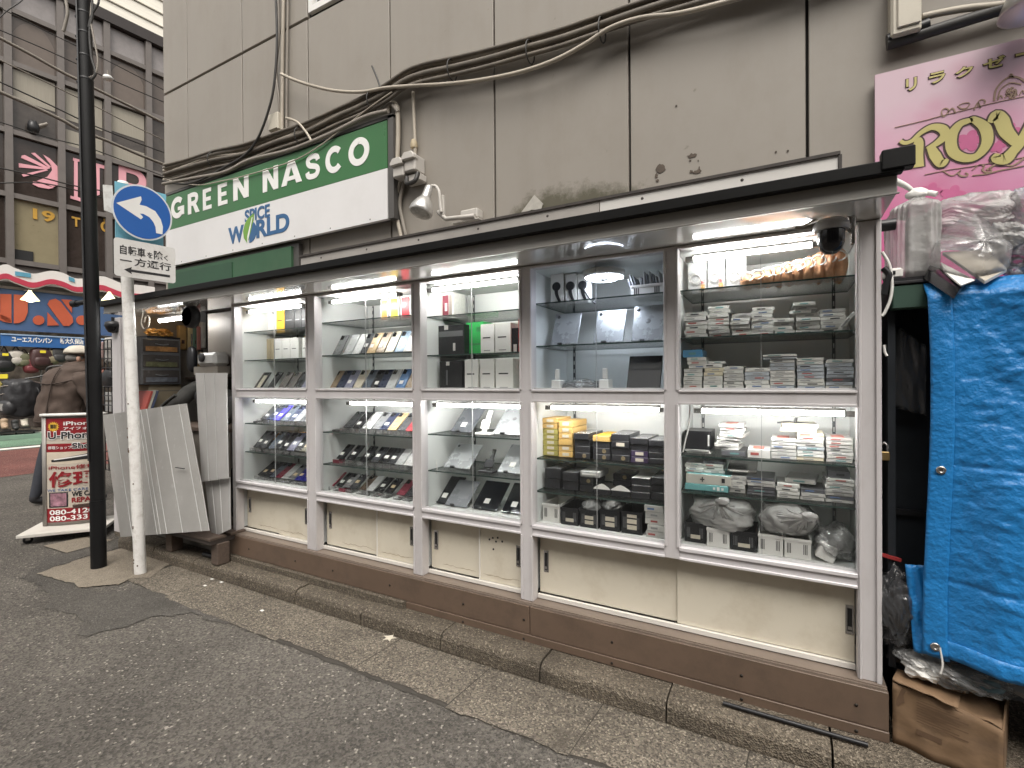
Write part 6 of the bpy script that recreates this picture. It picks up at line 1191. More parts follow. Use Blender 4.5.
for k, (px, py, s_, cn, col) in enumerate(bags):
    s, z = fp(px, py, 0.42); c = FM(0.42) @ V((s, z, 0)); t = thing('shop_bag', '%s bag hanging in the bag shop across the street' % cn, 'bag', c - V((0, 0, 0.2)), group='bags hanging in the shop across the street')
    MB().blob(c, (0.13 * s_, 0.20 * s_, 0.24 * s_), lambda d: (max(abs(d.x), abs(d.y), abs(d.z)) ** -0.45) * (1 + 0.05 * noise.noise(d * 3 + V((k, 0, 0)))), 24, 16).build('bag_body', mat('bag_' + cn.replace(' ', '_'), col, 0.55, var=0.3, scale=7), t)
    MB().blob(c + fn * 0.10 * s_ - V((0, 0, 0.07)), (0.06 * s_, 0.14 * s_, 0.11 * s_), lambda d: (max(abs(d.x), abs(d.y), abs(d.z)) ** -0.4), 16, 10).build('pocket', MC['bag_' + cn.replace(' ', '_')], t)
    MB().tube(cat([c + V((0, -0.07, 0.2 * s_)), c + V((0, 0, 0.36 * s_)), c + V((0, 0.07, 0.2 * s_))]), 0.016, 6).build('handle', M_black, t)
    if k in (0, 4, 7): MB().cbox(0, 0, 0, 0.10, 0.06, 0.02, 0, Matrix.Translation(c + fn * 0.17 * s_ + V((0, 0.0, 0.17))) @ FM(0).to_3x3().to_4x4()).build('price_tag', MC['tag_yellow'], t)
for k, (px, py, cn, col) in enumerate([(4, 424, 'tan', (0.35, 0.25, 0.17)), (24, 422, 'cream', (0.42, 0.38, 0.32)), (15, 425, 'black', (0.02, 0.02, 0.02))]):
    s, z = fp(px, py, 0.6); c = FM(0.6) @ V((s, z, 0)); t = thing('boot', '%s boot on the low rack before the bag shop' % cn, 'boot', c - V((0, 0, 0.12)), group='boots on the low rack')
    J3 = {'top': (c + V((0, 0, 0.14)), 0.08, 0.08), 'ank': (c + V((0, 0, -0.03)), 0.07, 0.07), 'toe': (c + fn * 0.18 + V((0, 0, -0.08)), 0.06, 0.045)}; skin_build('boot_body', J3, [('top', 'ank'), ('ank', 'toe')], 'ank', [mat('boot_' + cn, col, 0.6)], t); MB().cbox(c.x + fn.x * 0.08, c.y + fn.y * 0.08, c.z - 0.135, 0.30, 0.12, 0.02).build('sole', M_black, t)
rk = thing('boot_rack', 'low black rack holding boots before the bag shop', 'rack', FM(0.6) @ V((fp(14, 430)[0], 0.1, 0))); zr = (FM(0.6) @ V((0, fp(14, 431, 0.6)[1], 0))).z
fbox(fp(-14, 430, 0.6)[0], fp(36, 430, 0.6)[0], zr - 0.03, zr, 0.4, 0.85).build('shelf', M_black, rk)
for px in (-12, 16, 34): s = fp(px, 430, 0.6)[0]; MB().tube([FM(0.6) @ V((s, 0.1, 0)), FM(0.6) @ V((s, zr, 0))], 0.02, 6).build('leg', M_black, rk)
# ---- overhead wires of the side street
wires = [([(-30, 20), (0, 38), (30, 54), (60, 71), (76, 79), (100, 91), (130, 106), (166, 124)], 0.020, M_cagr, 'thick pale overhead wire highest across the side street'),
         ([(-30, 78), (0, 92), (30, 105), (62, 120), (80, 130), (110, 142), (140, 155), (168, 166)], 0.022, M_cagr, 'thick pale overhead wire in the middle of the side street'),
         ([(-30, 16), (0, 30), (40, 47), (75, 63), (110, 79), (166, 103)], 0.007, M_cabk, 'thin dark overhead wire above the thick pale ones'),
         ([(-30, 68), (0, 82), (50, 105), (90, 124), (130, 140), (168, 154)], 0.009, M_cabk, 'thin dark overhead wire between the two thick pale ones'),
         ([(-30, 162), (0, 168), (40, 177), (80, 187), (120, 193), (168, 198)], 0.009, M_cabk, 'thin dark overhead wire crossing the pink shell logo'),
         ([(-30, 183), (0, 183), (40, 183), (75, 190), (110, 200)], 0.008, M_cabk, 'lowest thin dark overhead wire near the gold lettering'),
         ([(-30, 44), (0, 60), (50, 84), (95, 106), (130, 124), (168, 142)], 0.008, M_cagr, 'thin grey overhead wire just under the highest thick one'),
         ([(-30, 112), (0, 122), (50, 138), (95, 150), (168, 178)], 0.007, M_cabk, 'thin dark overhead wire above the pink shell logo'),
         ([(-30, -6), (0, 8), (60, 38), (110, 62), (168, 92)], 0.006, M_cabk, 'hair thin wire near the top of the far building'),
         ([(-5, 22), (8, 10), (20, 2), (30, -8)], 0.007, M_cabk, 'thin dark wire slanting at the top left corner')]
for pts, r, m, lab in wires: tag(MB().tube(cat([atx(x, y, -8.0) for x, y in pts], 5), r, 6).build('overhead_wire', m), lab, 'wire', 'overhead wires of the side street')
p = atx(108, 78, -8.0); t = thing('wire_clip', 'white insulator clip on the overhead wire right of the black pole', 'insulator', p); MB().blob(p, (0.06, 0.06, 0.04), None, 12, 8).build('clip', M_white, t); MB().tube([p, p + V((0, 0, 0.1))], 0.01, 6).build('stem', M_cagr, t)
# ================================================================ right of the case: cabinet under a blue tarp, bags, carton
def knotbag(name, parent, c, rx, ry, h, neck, m, seed, nu=110, nv=44):
    """filled plastic bag: boxy below, pleats gathering into a tied neck"""
    R = random.Random(seed); ws = [(R.randint(5, 23), R.uniform(0, 6.3), R.uniform(0.5, 1)) for k in range(7)]; tot = sum(w[2] for w in ws)
    def f(u, v):
        a = u * 2 * pi; sx = (abs(cos(a)) ** 0.5) * (1 if cos(a) > 0 else -1); sy = (abs(sin(a)) ** 0.5) * (1 if sin(a) > 0 else -1)
        t = min(1, max(0, (v - 0.72) / 0.28)); t = t ** 0.75 * (1.6 - 0.6 * t)
        r = (0.75 + 0.25 * min(1, v / 0.12)) * (1 - t) + 0.09 * t
        pl = sum(w[2] * (abs(((a * w[0] + w[1] + 2.5 * v * (1 if w[0] % 2 else -1)) / pi) % 2 - 1) - 0.5) for w in ws) / tot
        r *= 1 + pl * (0.06 + 0.16 * min(1, v / 0.5) + 0.5 * t * (1 - 0.3 * t)) + 0.05 * noise.noise((3 * cos(a), 3 * sin(a), 5 * v + seed))
        z = c[2] + h * (v / 0.72 * 0.86 if v < 0.72 else 0.86 + 0.10 * ((v - 0.72) / 0.28))
        p = V((c[0] + rx * r * sx, c[1] + ry * r * sy, z)); q = V((neck[0] + rx * r * sx, neck[1] + ry * r * sy, neck[2] + (z - (c[2] + h * 0.94)) * 0.6))
        return p.lerp(q, t)
    b = MB(); b.grid(f, nu, nv); return b.build(name, m, parent)
M_cabd = mat('cabinet_dark', (0.018, 0.022, 0.028), 0.5, 0.2, var=0.3); M_cabg = mat('cabinet_green', (0.035, 0.075, 0.055), 0.5, var=0.2, dirt=0.3)
CX0, CX1 = 0.315, 1.9
cabz = at(905, 285, 0.0).z
cb_ = thing('cabinet', 'dark steel cabinet with a green top edge half hidden by the blue tarp', 'cabinet', (1.1, 0.25, 0.09))
MB().box(CX0, CX1, 0.05, 0.445, cabz - 0.02, cabz + 0.0).build('top', M_cabg, cb_); MB().box(CX0 + 0.004, CX1, 0.0, 0.048, cabz - 0.075, cabz).build('top_edge', M_cabg, cb_, bevel=0.003)
MB().box(CX0, CX0 + 0.02, 0.05, 0.445, 0.30, cabz - 0.021).build('side', M_cabd, cb_); MB().box(CX0 + 0.021, CX1, 0.13, 0.15, 0.30, cabz - 0.021).build('door', M_cabd, cb_); MB().box(CX0 + 0.021, CX1, 0.05, 0.129, 0.28, 0.30).build('bottom', M_cabd, cb_); MB().box(CX0 + 0.021, CX1, 0.115, 0.129, 0.80, 0.82).build('door_seam', M_black, cb_)
for x in (CX0 + 0.02, 1.2): MB().box(x, x + 0.05, 0.08, 0.40, 0.085, 0.279).build('leg', M_cabd, cb_)
# clear bag hanging in the gap and a padlock
def smooth_noise(p, s, o): return noise.noise(V(p) * s + V(o))
def crumple(c, rad, amp, sc_, m, name, parent, seed=0, n=56, sq=0.0, M=None, pinch=None, solid=0.0):
    o = V((seed * 3.7, seed * 1.9, seed * 5.1))
    def f(d):
        k = 1 + amp * 1.5 * (fold(d, seed, sc_) - 0.5) + amp * 0.6 * noise.noise(d * 1.5 + o)
        if sq: k *= max(abs(d.x), abs(d.y), abs(d.z)) ** (-sq)
        if pinch and d.z > pinch: k *= 1 - 0.75 * ((d.z - pinch) / (1 - pinch)) ** 0.7 * (1 if d.z < 0.97 else 0.9)
        return k
    b = MB(); b.blob((0, 0, 0) if M is not None else c, rad, f, n, int(n * 0.62), 0, False if sc_ > 2.6 else True)
    if M is not None: b.v = [M @ p for p in b.v]
    return b.build(name, m, parent, solid=solid)
M_bagw = glassmat('bag_white', (0.92, 0.92, 0.92), 0.60, (0.94, 0.93, 0.91), 0.16, 1.5, 0.3, 0.25, 0, 0.6)
M_bagc = glassmat('bag_clear', (0.93, 0.93, 0.93), 0.27, (0.86, 0.86, 0.86), 0.09, 2.2, 0.4, 0.3, 0, 0.6)
M_bagd = glassmat('bag_dim', (0.7, 0.7, 0.72), 0.22, (0.34, 0.35, 0.37), 0.14, 1.8, 0.4, 0.3, 0, 0.6)
c = at(906, 370, 0.06); t = thing('hanging_bag', 'dim grey plastic bag hanging in the dark gap beside the tarp', 'bag', c - V((0, 0, 0.15)))
b = MB(); b.grid(lambda u, v: V((at(889 + 38 * u, 320 + 20 * u + v * (72 - 12 * u), 0.07).x, 0.08 + 0.015 * noise.noise((u * 4, v * 3, 0)), at(889 + 38 * u, 320 + 25 * u + v * (86 - 15 * u), 0.07).z)), 16, 16); b.build('film', M_bagd, t, solid=0.002)
p = at(885, 452, 0.03); t = thing('padlock', 'small brass padlock hanging at the right edge of the case', 'padlock', p)
MB().box(p.x - 0.014, p.x + 0.014, 0.035, 0.05, p.z - 0.03, p.z).build('lock_body', mat('brass', (0.36, 0.26, 0.12), 0.35, 0.8, var=0.15), t, bevel=0.003); MB().tube([V((p.x - 0.009, 0.042, p.z)), V((p.x - 0.009, 0.042, p.z + 0.02)), V((p.x, 0.042, p.z + 0.031)), V((p.x + 0.009, 0.042, p.z + 0.02)), V((p.x + 0.009, 0.042, p.z))], 0.0035, 8).build('shackle', M_chrome, t)
# blue tarpaulin
M_tarp = mat('tarp_blue', (0.016, 0.185, 0.48), 0.36, var=0.12, scale=4, bump=0.5, bscale=70, spec=0.5)
tz1, tz0 = at(935, 281, -0.03).z, at(975, 662, -0.03).z; tx0 = at(926, 470, -0.03).x
tp_ = thing('tarpaulin', 'creased bright blue tarpaulin draped over the cabinet front', 'tarpaulin', (1.1, -0.03, tz0))
def tarp(u, v):
    x = tx0 + u * 1.25 + 0.010 * sin(v * 5); z = tz1 + (tz0 - tz1) * v - 0.02 * u * v
    fold_ = 0.040 * sin(u * 17 + v * 1.5 + 1.6 * noise.noise((u * 3, v * 2, 1)) + 0.8) * (0.35 + 0.65 * v) + 0.016 * noise.noise((u * 8, v * 3, 2)) - 0.010 * ridge((u * 9 + v * 4, v * 9, 3), 1.0, 4) + 0.004 * noise.noise((u * 40, v * 60, 2)) - 0.022 * fold(V((u * 2.2, v * 2.2, 0)), 88, 3.2) - 0.012 * fold(V((u * 2.2, v * 3.0, 0.4)), 91, 8.0) - 0.004 * ridge((u * 24, v * 34 + u * 9, 7), 1.0, 2)
    fold_ += 0.006 * (math.exp(-((v - 0.49) / 0.006) ** 2) + math.exp(-((v - 0.80) / 0.006) ** 2) + math.exp(-((u - 0.22) / 0.006) ** 2))
    y = -0.035 + fold_ * min(1, 0.25 + u * 6)
    if v < 0.04: y += (0.04 - v) * 1.2
    z += 0.010 * noise.noise((u * 8, 0, 0)) * (1 if v > 0.5 else 0.3)
    return V((x, y, z))
b = MB(); b.grid(tarp, 190, 180); b.build('sheet', M_tarp, tp_, solid=0.002)
b = MB(); b.grid(lambda u, v: tarp(u * 0.045, v) + V((0.0, -0.006 - 0.004 * sin(u * pi), 0)), 8, 110); b.build('side_hem', M_tarp, tp_, solid=0.0015)
b = MB(); b.grid(lambda u, v: tarp(u, 0.955 + 0.045 * v) + V((0, -0.005, 0)), 140, 4); b.build('bottom_hem', M_tarp, tp_, solid=0.0015)
b = MB(); b.grid(lambda u, v: tarp(u, 0) + V((0, 0.05 + v * 0.4, 0.004 + 0.006 * noise.noise((u * 9, v * 4, 4)))), 60, 10); b.build('top_flap', M_tarp, tp_, solid=0.002)
for v in (0.505, 0.975):
    q_ = tarp(0.022, v); MB().lathe([(0.005, 0.001), (0.006, 0.004), (0.012, 0.004), (0.013, 0.0)], q_ + V((0, -0.012, 0)), 14, axis='Y').build('grommet', M_chrome, tp_)
def flap(u, v):
    a = at(905, 564, -0.0).lerp(at(931, 566, -0.01), u); c_ = at(914, 651, -0.02).lerp(at(950, 662, -0.05), u); p = a.lerp(c_, v); return p + V((0, 0.012 * noise.noise((u * 4, v * 5, 8)), 0))
b = MB(); b.grid(flap, 16, 24); b.build('lower_flap', M_tarp, tp_, solid=0.002)
q_ = tarp(0.03, 1.0); MB().tube(cat([q_ + V((0, -0.01, 0.03)), q_ + V((0.006, -0.012, -0.02)), q_ + V((0.001, -0.012, -0.05))]), 0.003, 5).build('cord', M_white, tp_)
# stacked bags on top
c = at(911, 228, 0.16)
t = thing('knotted_bag', 'white knotted plastic bag standing on the cabinet against the pink sign', 'plastic bag', V((c.x, 0.16, cabz)))
rx_ = at(936, 228, 0.16).x - c.x; top = at(911, 200, 0.16).z; h = (top - cabz)
knotbag('bag', t, (c.x, 0.16, cabz + 0.002), rx_ * 0.98, 0.12, h * 1.0, (c.x + 0.012, 0.14, top), M_bagw, 3)
m = MB(); m.box(c.x - rx_ * 0.1, c.x + rx_ * 0.62, 0.15, 0.22, cabz + 0.01, cabz + h * 0.80); m.build('contents', mat('bag_contents', (0.06, 0.06, 0.065), 0.6, var=0.5, scale=15), t)
kz = V((c.x + 0.012, 0.14, top + 0.01))
crumple(kz, (0.03, 0.025, 0.02), 0.35, 2.0, M_white, 'knot', t, 5, 24)
b = MB(); P = cat([kz, kz + V((-0.03, -0.01, 0.03)), kz + V((-0.062, -0.02, 0.05))], 4); b.tube(P, [0.006 + 0.006 * i / (len(P) - 1) for i in range(len(P))], 7); b.build('tail', M_white, t); b = MB(); b.tube(cat([kz, kz + V((0.03, 0, 0.0)), kz + V((0.05, -0.01, -0.012))], 4), 0.009, 6); b.build('tail', M_white, t)
# clear bag of magazines hanging over the edge
c = at(975, 248, 0.05)
t = thing('magazine_bag', 'clear plastic bag with magazines and a black case sagging over the blue tarp', 'plastic bag', V((c.x, 0.1, cabz)))
def mz(px, py, Y): return at(px, py, Y)
def slab(pts4, th, mats, nm, parent):
    """tilted flat item: four corner points (top face), thickness along its normal"""
    a, b2, c2, d2 = pts4; n_ = (b2 - a).cross(d2 - a).normalized()
    if n_.y > 0: n_ = -n_
    bb = MB(); vs = [a, b2, c2, d2] + [p - n_ * th for p in (a, b2, c2, d2)]
    bb.add(vs, [(0, 1, 2, 3), (7, 6, 5, 4)] + [(i, i + 4, (i + 1) % 4 + 4, (i + 1) % 4) for i in range(4)]); bb.m[-6:] = [0, 1, 1, 1, 1, 1] if len(mats) > 1 else [0] * 6
    return bb.build(nm, mats, parent)
mg = lambda x, y: (870 + x * 154 / 910, 170 + y * 130 / 768)
slab([mz(*mg(360, 540), 0.10), mz(*mg(600, 640), -0.02), mz(*mg(530, 705), -0.10), mz(*mg(345, 585), -0.02)], 0.03, [M_blackgloss], 'black_case', t)
slab([mz(*mg(420, 545), 0.06), mz(*mg(620, 650), -0.05), mz(*mg(540, 680), -0.11), mz(*mg(440, 600), -0.03)], 0.004, [M_paper, M_paperside], 'leaflet', t)
slab([mz(*mg(430, 485), 0.13), mz(*mg(700, 470), 0.12), mz(*mg(810, 585), -0.02), mz(*mg(680, 655), -0.07)], 0.010, [mat('magazine_cover', (0.55, 0.50, 0.42), 0.3, var=0.35, scale=9), M_paperside], 'magazine', t)
slab([mz(*mg(520, 500), 0.105), mz(*mg(640, 495), 0.105), mz(*mg(710, 560), 0.035), mz(*mg(620, 580), 0.02)], 0.001, [mat('magazine_picture', (0.22, 0.34, 0.40), 0.3, var=0.7, scale=18)], 'cover_picture', t)
slab([mz(*mg(590, 555), 0.04), mz(*mg(770, 540), 0.05), mz(*mg(740, 600), 0.0), mz(*mg(650, 610), -0.02)], 0.002, [mat('label_tan', (0.50, 0.36, 0.16), 0.5, var=0.4, scale=30)], 'label', t)
slab([mz(*mg(640, 565), 0.02), mz(*mg(690, 560), 0.02), mz(*mg(690, 590), 0.0), mz(*mg(650, 595), 0.0)], 0.003, [M_ink], 'label_print', t)
bq = [(345, 560), (420, 330), (580, 225), (700, 300), (780, 345), (860, 380), (830, 580), (680, 680), (520, 660), (380, 600)]
b = MB(); cen = mz(*mg(610, 470), 0.06); L1 = []
for k in range(48):
    f_ = k / 48 * len(bq); i = int(f_); p = V(bq[i % len(bq)]).lerp(V(bq[(i + 1) % len(bq)]), f_ - i); L1.append(mz(*mg(p.x, p.y), 0.10 if p.y < 450 else -0.03))
nr_ = 14; vs = []
for j in range(nr_ + 1):
    for k in range(48):
        f_ = j / nr_; p = cen.lerp(L1[k], f_); bulge = 0.10 * (1 - f_ ** 2); r_ = ridge((p.x * 9, p.z * 9 + k * 0.13, 1.3), 1.0, 4) - 0.6
        vs.append(p + V((0, -bulge + 0.03 * r_ * (1 - 0.6 * f_), 0.02 * r_)))
b.add(vs, [(j * 48 + k, j * 48 + (k + 1) % 48, (j + 1) * 48 + (k + 1) % 48, (j + 1) * 48 + k) for j in range(nr_) for k in range(48)], 0, True); b.build('bag', M_bagc, t)
M_tissue = glassmat('bag_milky', (0.9, 0.9, 0.9), 0.50, (0.84, 0.82, 0.80), 0.18, 1.5, 0.35, 0.25, 0, 0.5)
crumple(mz(*mg(560, 320), 0.16), (0.125, 0.10, 0.085), 0.34, 3.2, M_tissue, 'crumpled_film', t, 9, 110, 0.1)
crumple(mz(*mg(800, 400), 0.06), (0.05, 0.05, 0.045), 0.45, 2.9, M_tissue, 'tied_neck', t, 12, 48)
c = mz(*mg(850, 270), 0.18); t2 = thing('plastic_bag', 'crumpled white plastic bag at the right edge on top of the tarp', 'plastic bag', V((c.x, 0.18, cabz)))
crumple(c + V((0.06, 0, -0.02)), (0.15, 0.11, 0.11), 0.34, 3.4, M_tissue, 'bag', t2, 21, 110)
c = mz(*mg(900, 480), 0.1); crumple(c + V((0.05, 0, 0.0)), (0.12, 0.10, 0.09), 0.25, 2.3, M_bagd, 'bag_bottom', t2, 23, 56)
# power strip, tray, cables on the cabinet
p = at(893, 270, 0.05); t = thing('power_strip', 'white power strip lying on the cabinet beside the knotted bag', 'power strip', V((p.x, 0.05, cabz)))
x0, x1 = at(883, 270, 0.04).x, at(902, 270, 0.04).x; MB().box(x0, x1, 0.02, 0.07, cabz + 0.028, cabz + 0.062).build('strip_body', M_white, t, bevel=0.006); MB().box(x0 + 0.02, x0 + 0.03, 0.018, 0.0199, cabz + 0.04, cabz + 0.052).build('socket', M_black, t)
p = at(910, 280, 0.0); t = thing('metal_tray', 'flat dark metal tray lying along the front of the cabinet top', 'tray', V((p.x, 0.04, cabz))); MB().box(at(883, 280, 0.0).x, at(935, 280, 0.0).x, -0.005, 0.10, cabz + 0.004, cabz + 0.014).build('tray_body', mat('tray_dark', (0.08, 0.08, 0.085), 0.3, 0.6), t, bevel=0.002); MB().box(at(883, 280, 0.0).x, at(930, 280, 0.0).x, -0.004, 0.0, cabz + 0.0145, cabz + 0.024).build('rim', M_black, t)
for pts, r, m, lab in [([(882, 252), (887, 260), (890, 268), (892, 285), (890, 300), (885, 312), (882, 316)], 0.005, M_white, 'white cord looping down between the case and the cabinet'), ([(884, 345), (885, 352), (887, 356)], 0.004, M_white, 'short white cord end sticking out beside the case post'), ([(883, 268), (889, 275), (886, 285), (884, 295)], 0.010, M_black, 'short black cord hanging from the power strip')]:
    tag(MB().tube(cat([at(x, y, -0.005) for x, y in pts], 6), r, 6).build('cord', m), lab, 'cord')
# dark clutter behind and below
p = at(888, 225, 0.06); tag(MB().tube([p + V((-0.02, 0, 0.0)), p + V((0.02, 0, 0.0))], 0.02, 8).build('pipe_end', M_black), 'black pipe end behind the top of the right case post', 'pipe')
def gb(px, py, Y): return at(px, py, Y)
c = gb(893, 610, 0.02); t = thing('rubbish_bag', 'grey plastic rubbish bag squeezed between the case and the tarp', 'rubbish bag', V((c.x, 0.03, 0.30))); crumple(V((c.x + 0.015, 0.05, c.z)), (0.065, 0.07, 0.13), 0.36, 3.6, M_bagd, 'bag', t, 31, 90); crumple(V((c.x + 0.02, 0.07, c.z)), (0.045, 0.05, 0.10), 0.2, 2.0, mat('rubbish_grey', (0.13, 0.13, 0.135), 0.6, var=0.6, scale=9), 'contents', t, 32, 32)
c = gb(945, 672, -0.02); cz = 0.30
# carton on the ground
bz1 = gb(893, 684, -0.035).z; bz0 = 0.088
ctn = thing('cardboard_box', 'battered brown cardboard carton on the kerb right of the case', 'box', (0.5, 0.15, bz0))
M_card = mat('cardboard', (0.20, 0.125, 0.07), 0.8, var=0.14, scale=5, bump=0.15, bscale=18, dirt=0.75, dirtcol=(0.085, 0.055, 0.035), dscale=7, stretch=(1, 1, 2)); M_cardd = mat('cardboard_dark', (0.13, 0.078, 0.045), 0.85, var=0.25, scale=6)
bx0, bx1 = 0.312, 0.565
Mb = Matrix.Translation((bx0 + 0.004, -0.018, 0)) @ Matrix.Rotation(RAD(-18), 4, 'Z')
b = MB(); bw = bx1 - bx0; H_ = bz1 - bz0
def cbx(x, y, z): return Mb @ V((x, y, z + bz0))
fr = MB(); fr.grid(lambda u, v: cbx(u * bw, 0.012 * noise.noise((u * 4, v * 4, 0)) + 0.02 * v * sin(u * 3) - 0.010 * fold(V((u, v, 0)), 62, 2.6), v * (H_ - 0.03 * u)), 20, 8); fr.build('front', M_card, ctn, solid=0.004)
fr = MB(); fr.grid(lambda u, v: cbx(u * bw, 0.01 + v * 0.40, H_ - 0.03 * u + 0.026 * noise.noise((u * 4, v * 4, 3)) + 0.02 * v * (1 - u) - 0.012 * fold(V((u, v, 0)), 61, 3.0)), 20, 12); fr.build('top_flap', M_card, ctn, solid=0.004)
fr = MB(); fr.grid(lambda u, v: cbx(u * bw * 0.62, -0.012 + v * 0.20, H_ + 0.012 + 0.008 * noise.noise((u * 4, v * 4, 7)) - 0.03 * u * 0.62), 14, 8); fr.build('top_flap', M_card, ctn, solid=0.004)
MB().add([cbx(0, 0, 0), cbx(0, 0.4, 0), cbx(0, 0.4, H_), cbx(0, 0, H_)], [(0, 3, 2, 1)]).build('side', M_card, ctn, solid=0.004); MB().add([cbx(bw, 0, 0), cbx(bw, 0.4, 0), cbx(bw, 0.4, H_ - 0.03), cbx(bw, 0, H_ - 0.03)], [(0, 1, 2, 3)]).build('side', M_card, ctn, solid=0.004)
MB().add([cbx(0.0, -0.004, H_ * 0.66), cbx(0.014, -0.004, H_ * 0.63), cbx(0.022, -0.004, H_ * 0.70), cbx(0.030, -0.004, H_ * 0.72), cbx(0.027, -0.004, H_ * 0.84), cbx(0.034, -0.004, H_ * 0.93), cbx(0.012, -0.004, H_ * 0.97), cbx(0.0, -0.004, H_ * 0.93)], [tuple(range(8))]).build('torn_hole', M_cardd, ctn)
pr_ = MB()
for k in range(9): z = 0.10 + 0.0085 * k; pr_.add([cbx(0.06, -0.0065, z), cbx(0.06 + 0.12 - 0.02 * ((k * 7) % 3), -0.006, z - 0.004), cbx(0.06 + 0.12 - 0.02 * ((k * 7) % 3), -0.006, z), cbx(0.06, -0.0065, z + 0.003)], [(0, 1, 2, 3)])
pr_.add([cbx(0.06, -0.0065, 0.06), cbx(0.12, -0.0065, 0.058), cbx(0.12, -0.0065, 0.075), cbx(0.06, -0.0065, 0.077)], [(0, 1, 2, 3)]); pr_.build('print', M_cardd, ctn)
MB().box(0, 0.008, -0.006, -0.0045, 0, 0, 0)
# bag of bottles on the carton, dark goods underneath the tarp
c = gb(938, 672, 0.03)
t = thing('plastic_bag', 'crumpled clear plastic bag of rubbish lying on the cardboard carton', 'plastic bag', V((c.x, 0.05, bz1)))
Mr = Matrix.Translation((c.x + 0.05, 0.08, bz1 + 0.055)) @ Matrix.Rotation(RAD(8), 4, 'Y')
crumple(None, (0.15, 0.12, 0.052), 0.36, 3.6, M_bagc, 'bag', t, 41, 110, 0.1, Mr)
crumple(V((c.x - 0.035, 0.02, bz1 + 0.055)), (0.055, 0.045, 0.04), 0.5, 4.0, M_white, 'tissue', t, 42, 44)
crumple(V((c.x + 0.09, 0.02, bz1 + 0.045)), (0.07, 0.05, 0.03), 0.3, 2.2, mat('teal_scrap', (0.07, 0.13, 0.15), 0.4, var=0.5, scale=10), 'scrap', t, 43, 40)
slab([V((c.x + 0.03, 0.03, bz1 + 0.11)), V((c.x + 0.20, -0.01, bz1 + 0.04)), V((c.x + 0.25, 0.06, bz1 + 0.075)), V((c.x + 0.08, 0.12, bz1 + 0.15))], 0.015, [mat('grey_scrap', (0.16, 0.16, 0.16), 0.5, var=0.3)], 'flat_scrap', t)
c2 = gb(898, 655, 0.06); t = thing('dark_box', 'dark box tilted in the gap above the cardboard carton', 'box', V((c2.x + 0.02, 0.1, bz1))); MB().box(-0.05, 0.06, -0.05, 0.1, 0, 0.10, 0, Matrix.Translation((c2.x + 0.015, 0.12, bz1 + 0.015)) @ Matrix.Rotation(0.35, 4, 'Y')).build('box_body', mat('dark_carton', (0.06, 0.055, 0.05), 0.7, var=0.2), t, bevel=0.003); MB().box(-0.02, 0.03, -0.0515, -0.0505, 0.03, 0.06, 0, Matrix.Translation((c2.x + 0.015, 0.12, bz1 + 0.015)) @ Matrix.Rotation(0.35, 4, 'Y')).build('label', M_paperside, t)
p = gb(886, 556, 0.05); t = thing('red_scrap', 'small red strip among the dark clutter right of the case', 'scrap', p); MB().box(-0.03, 0.03, -0.006, 0.006, -0.005, 0.005, 0, Matrix.Translation((p.x + 0.01, 0.045, p.z)) @ Matrix.Rotation(0.2, 4, 'Y')).build('strip', mat('red_dull', (0.30, 0.03, 0.03), 0.5), t)
for k, (x, z, w_, h_) in enumerate([(0.86, 0.12, 0.16, 0.10), (0.84, 0.22, 0.13, 0.07)]):
    t = thing('folded_bag', ['lower folded dark plastic bag right of the cardboard carton', 'upper folded dark plastic bag right of the cardboard carton'][k], 'plastic bag', (x, 0.05, z - h_ / 2)); crumple(V((x, 0.1, z)), (w_, 0.14, h_ * 0.7), 0.25, 2.3, M_bagd, 'film', t, 50 + k, 48); crumple(V((x, 0.1, z)), (w_ * 0.8, 0.11, h_ * 0.5), 0.25, 2.3, M_cabd, 'contents', t, 52 + k, 32)
# black rod on the kerb, litter, leaf
a, c = gr(723, 703, 0.10), gr(868, 745, 0.10)
tag(MB().tube([a, c], 0.0075, 8).build('rod', M_black), 'long thin black rod lying on the kerb under the plinth', 'rod')
for k, (px, py) in enumerate([(212, 579.5), (221.5, 582.5), (205, 586), (262, 611)]):
    p = gr(px, py, 0.009); b = MB(); b.grid(lambda u, v: p + V((0.022 * (u - 0.5), 0.014 * (v - 0.5), 0.003 * noise.noise((u * 3, v * 3, k)) + 0.003)), 4, 4); q_ = b.build('paper_scrap', M_paper, None, solid=0.001)
    tag(q_, ['white paper scrap in the gutter, the left of a close pair', 'white paper scrap in the gutter, the right of a close pair', 'tiny white paper scrap lying left of the gutter pair', 'tiny white scrap on the gutter in front of the kerb joint'][k], 'litter', 'paper scraps in the gutter')
p = gr(389, 638, 0.095); leaf = [(0, 0.03), (0.012, 0.012), (0.032, 0.016), (0.016, 0), (0.024, -0.022), (0.004, -0.012), (-0.012, -0.028), (-0.01, -0.006), (-0.032, 0.002), (-0.012, 0.012)]
tag(flat(leaf, Matrix.Translation(p + V((0, 0, 0.0)))).build('fallen_leaf', mat('dry_leaf', (0.50, 0.45, 0.36), 0.8, var=0.2)), 'pale dry leaf lying on the kerb stones', 'leaf')
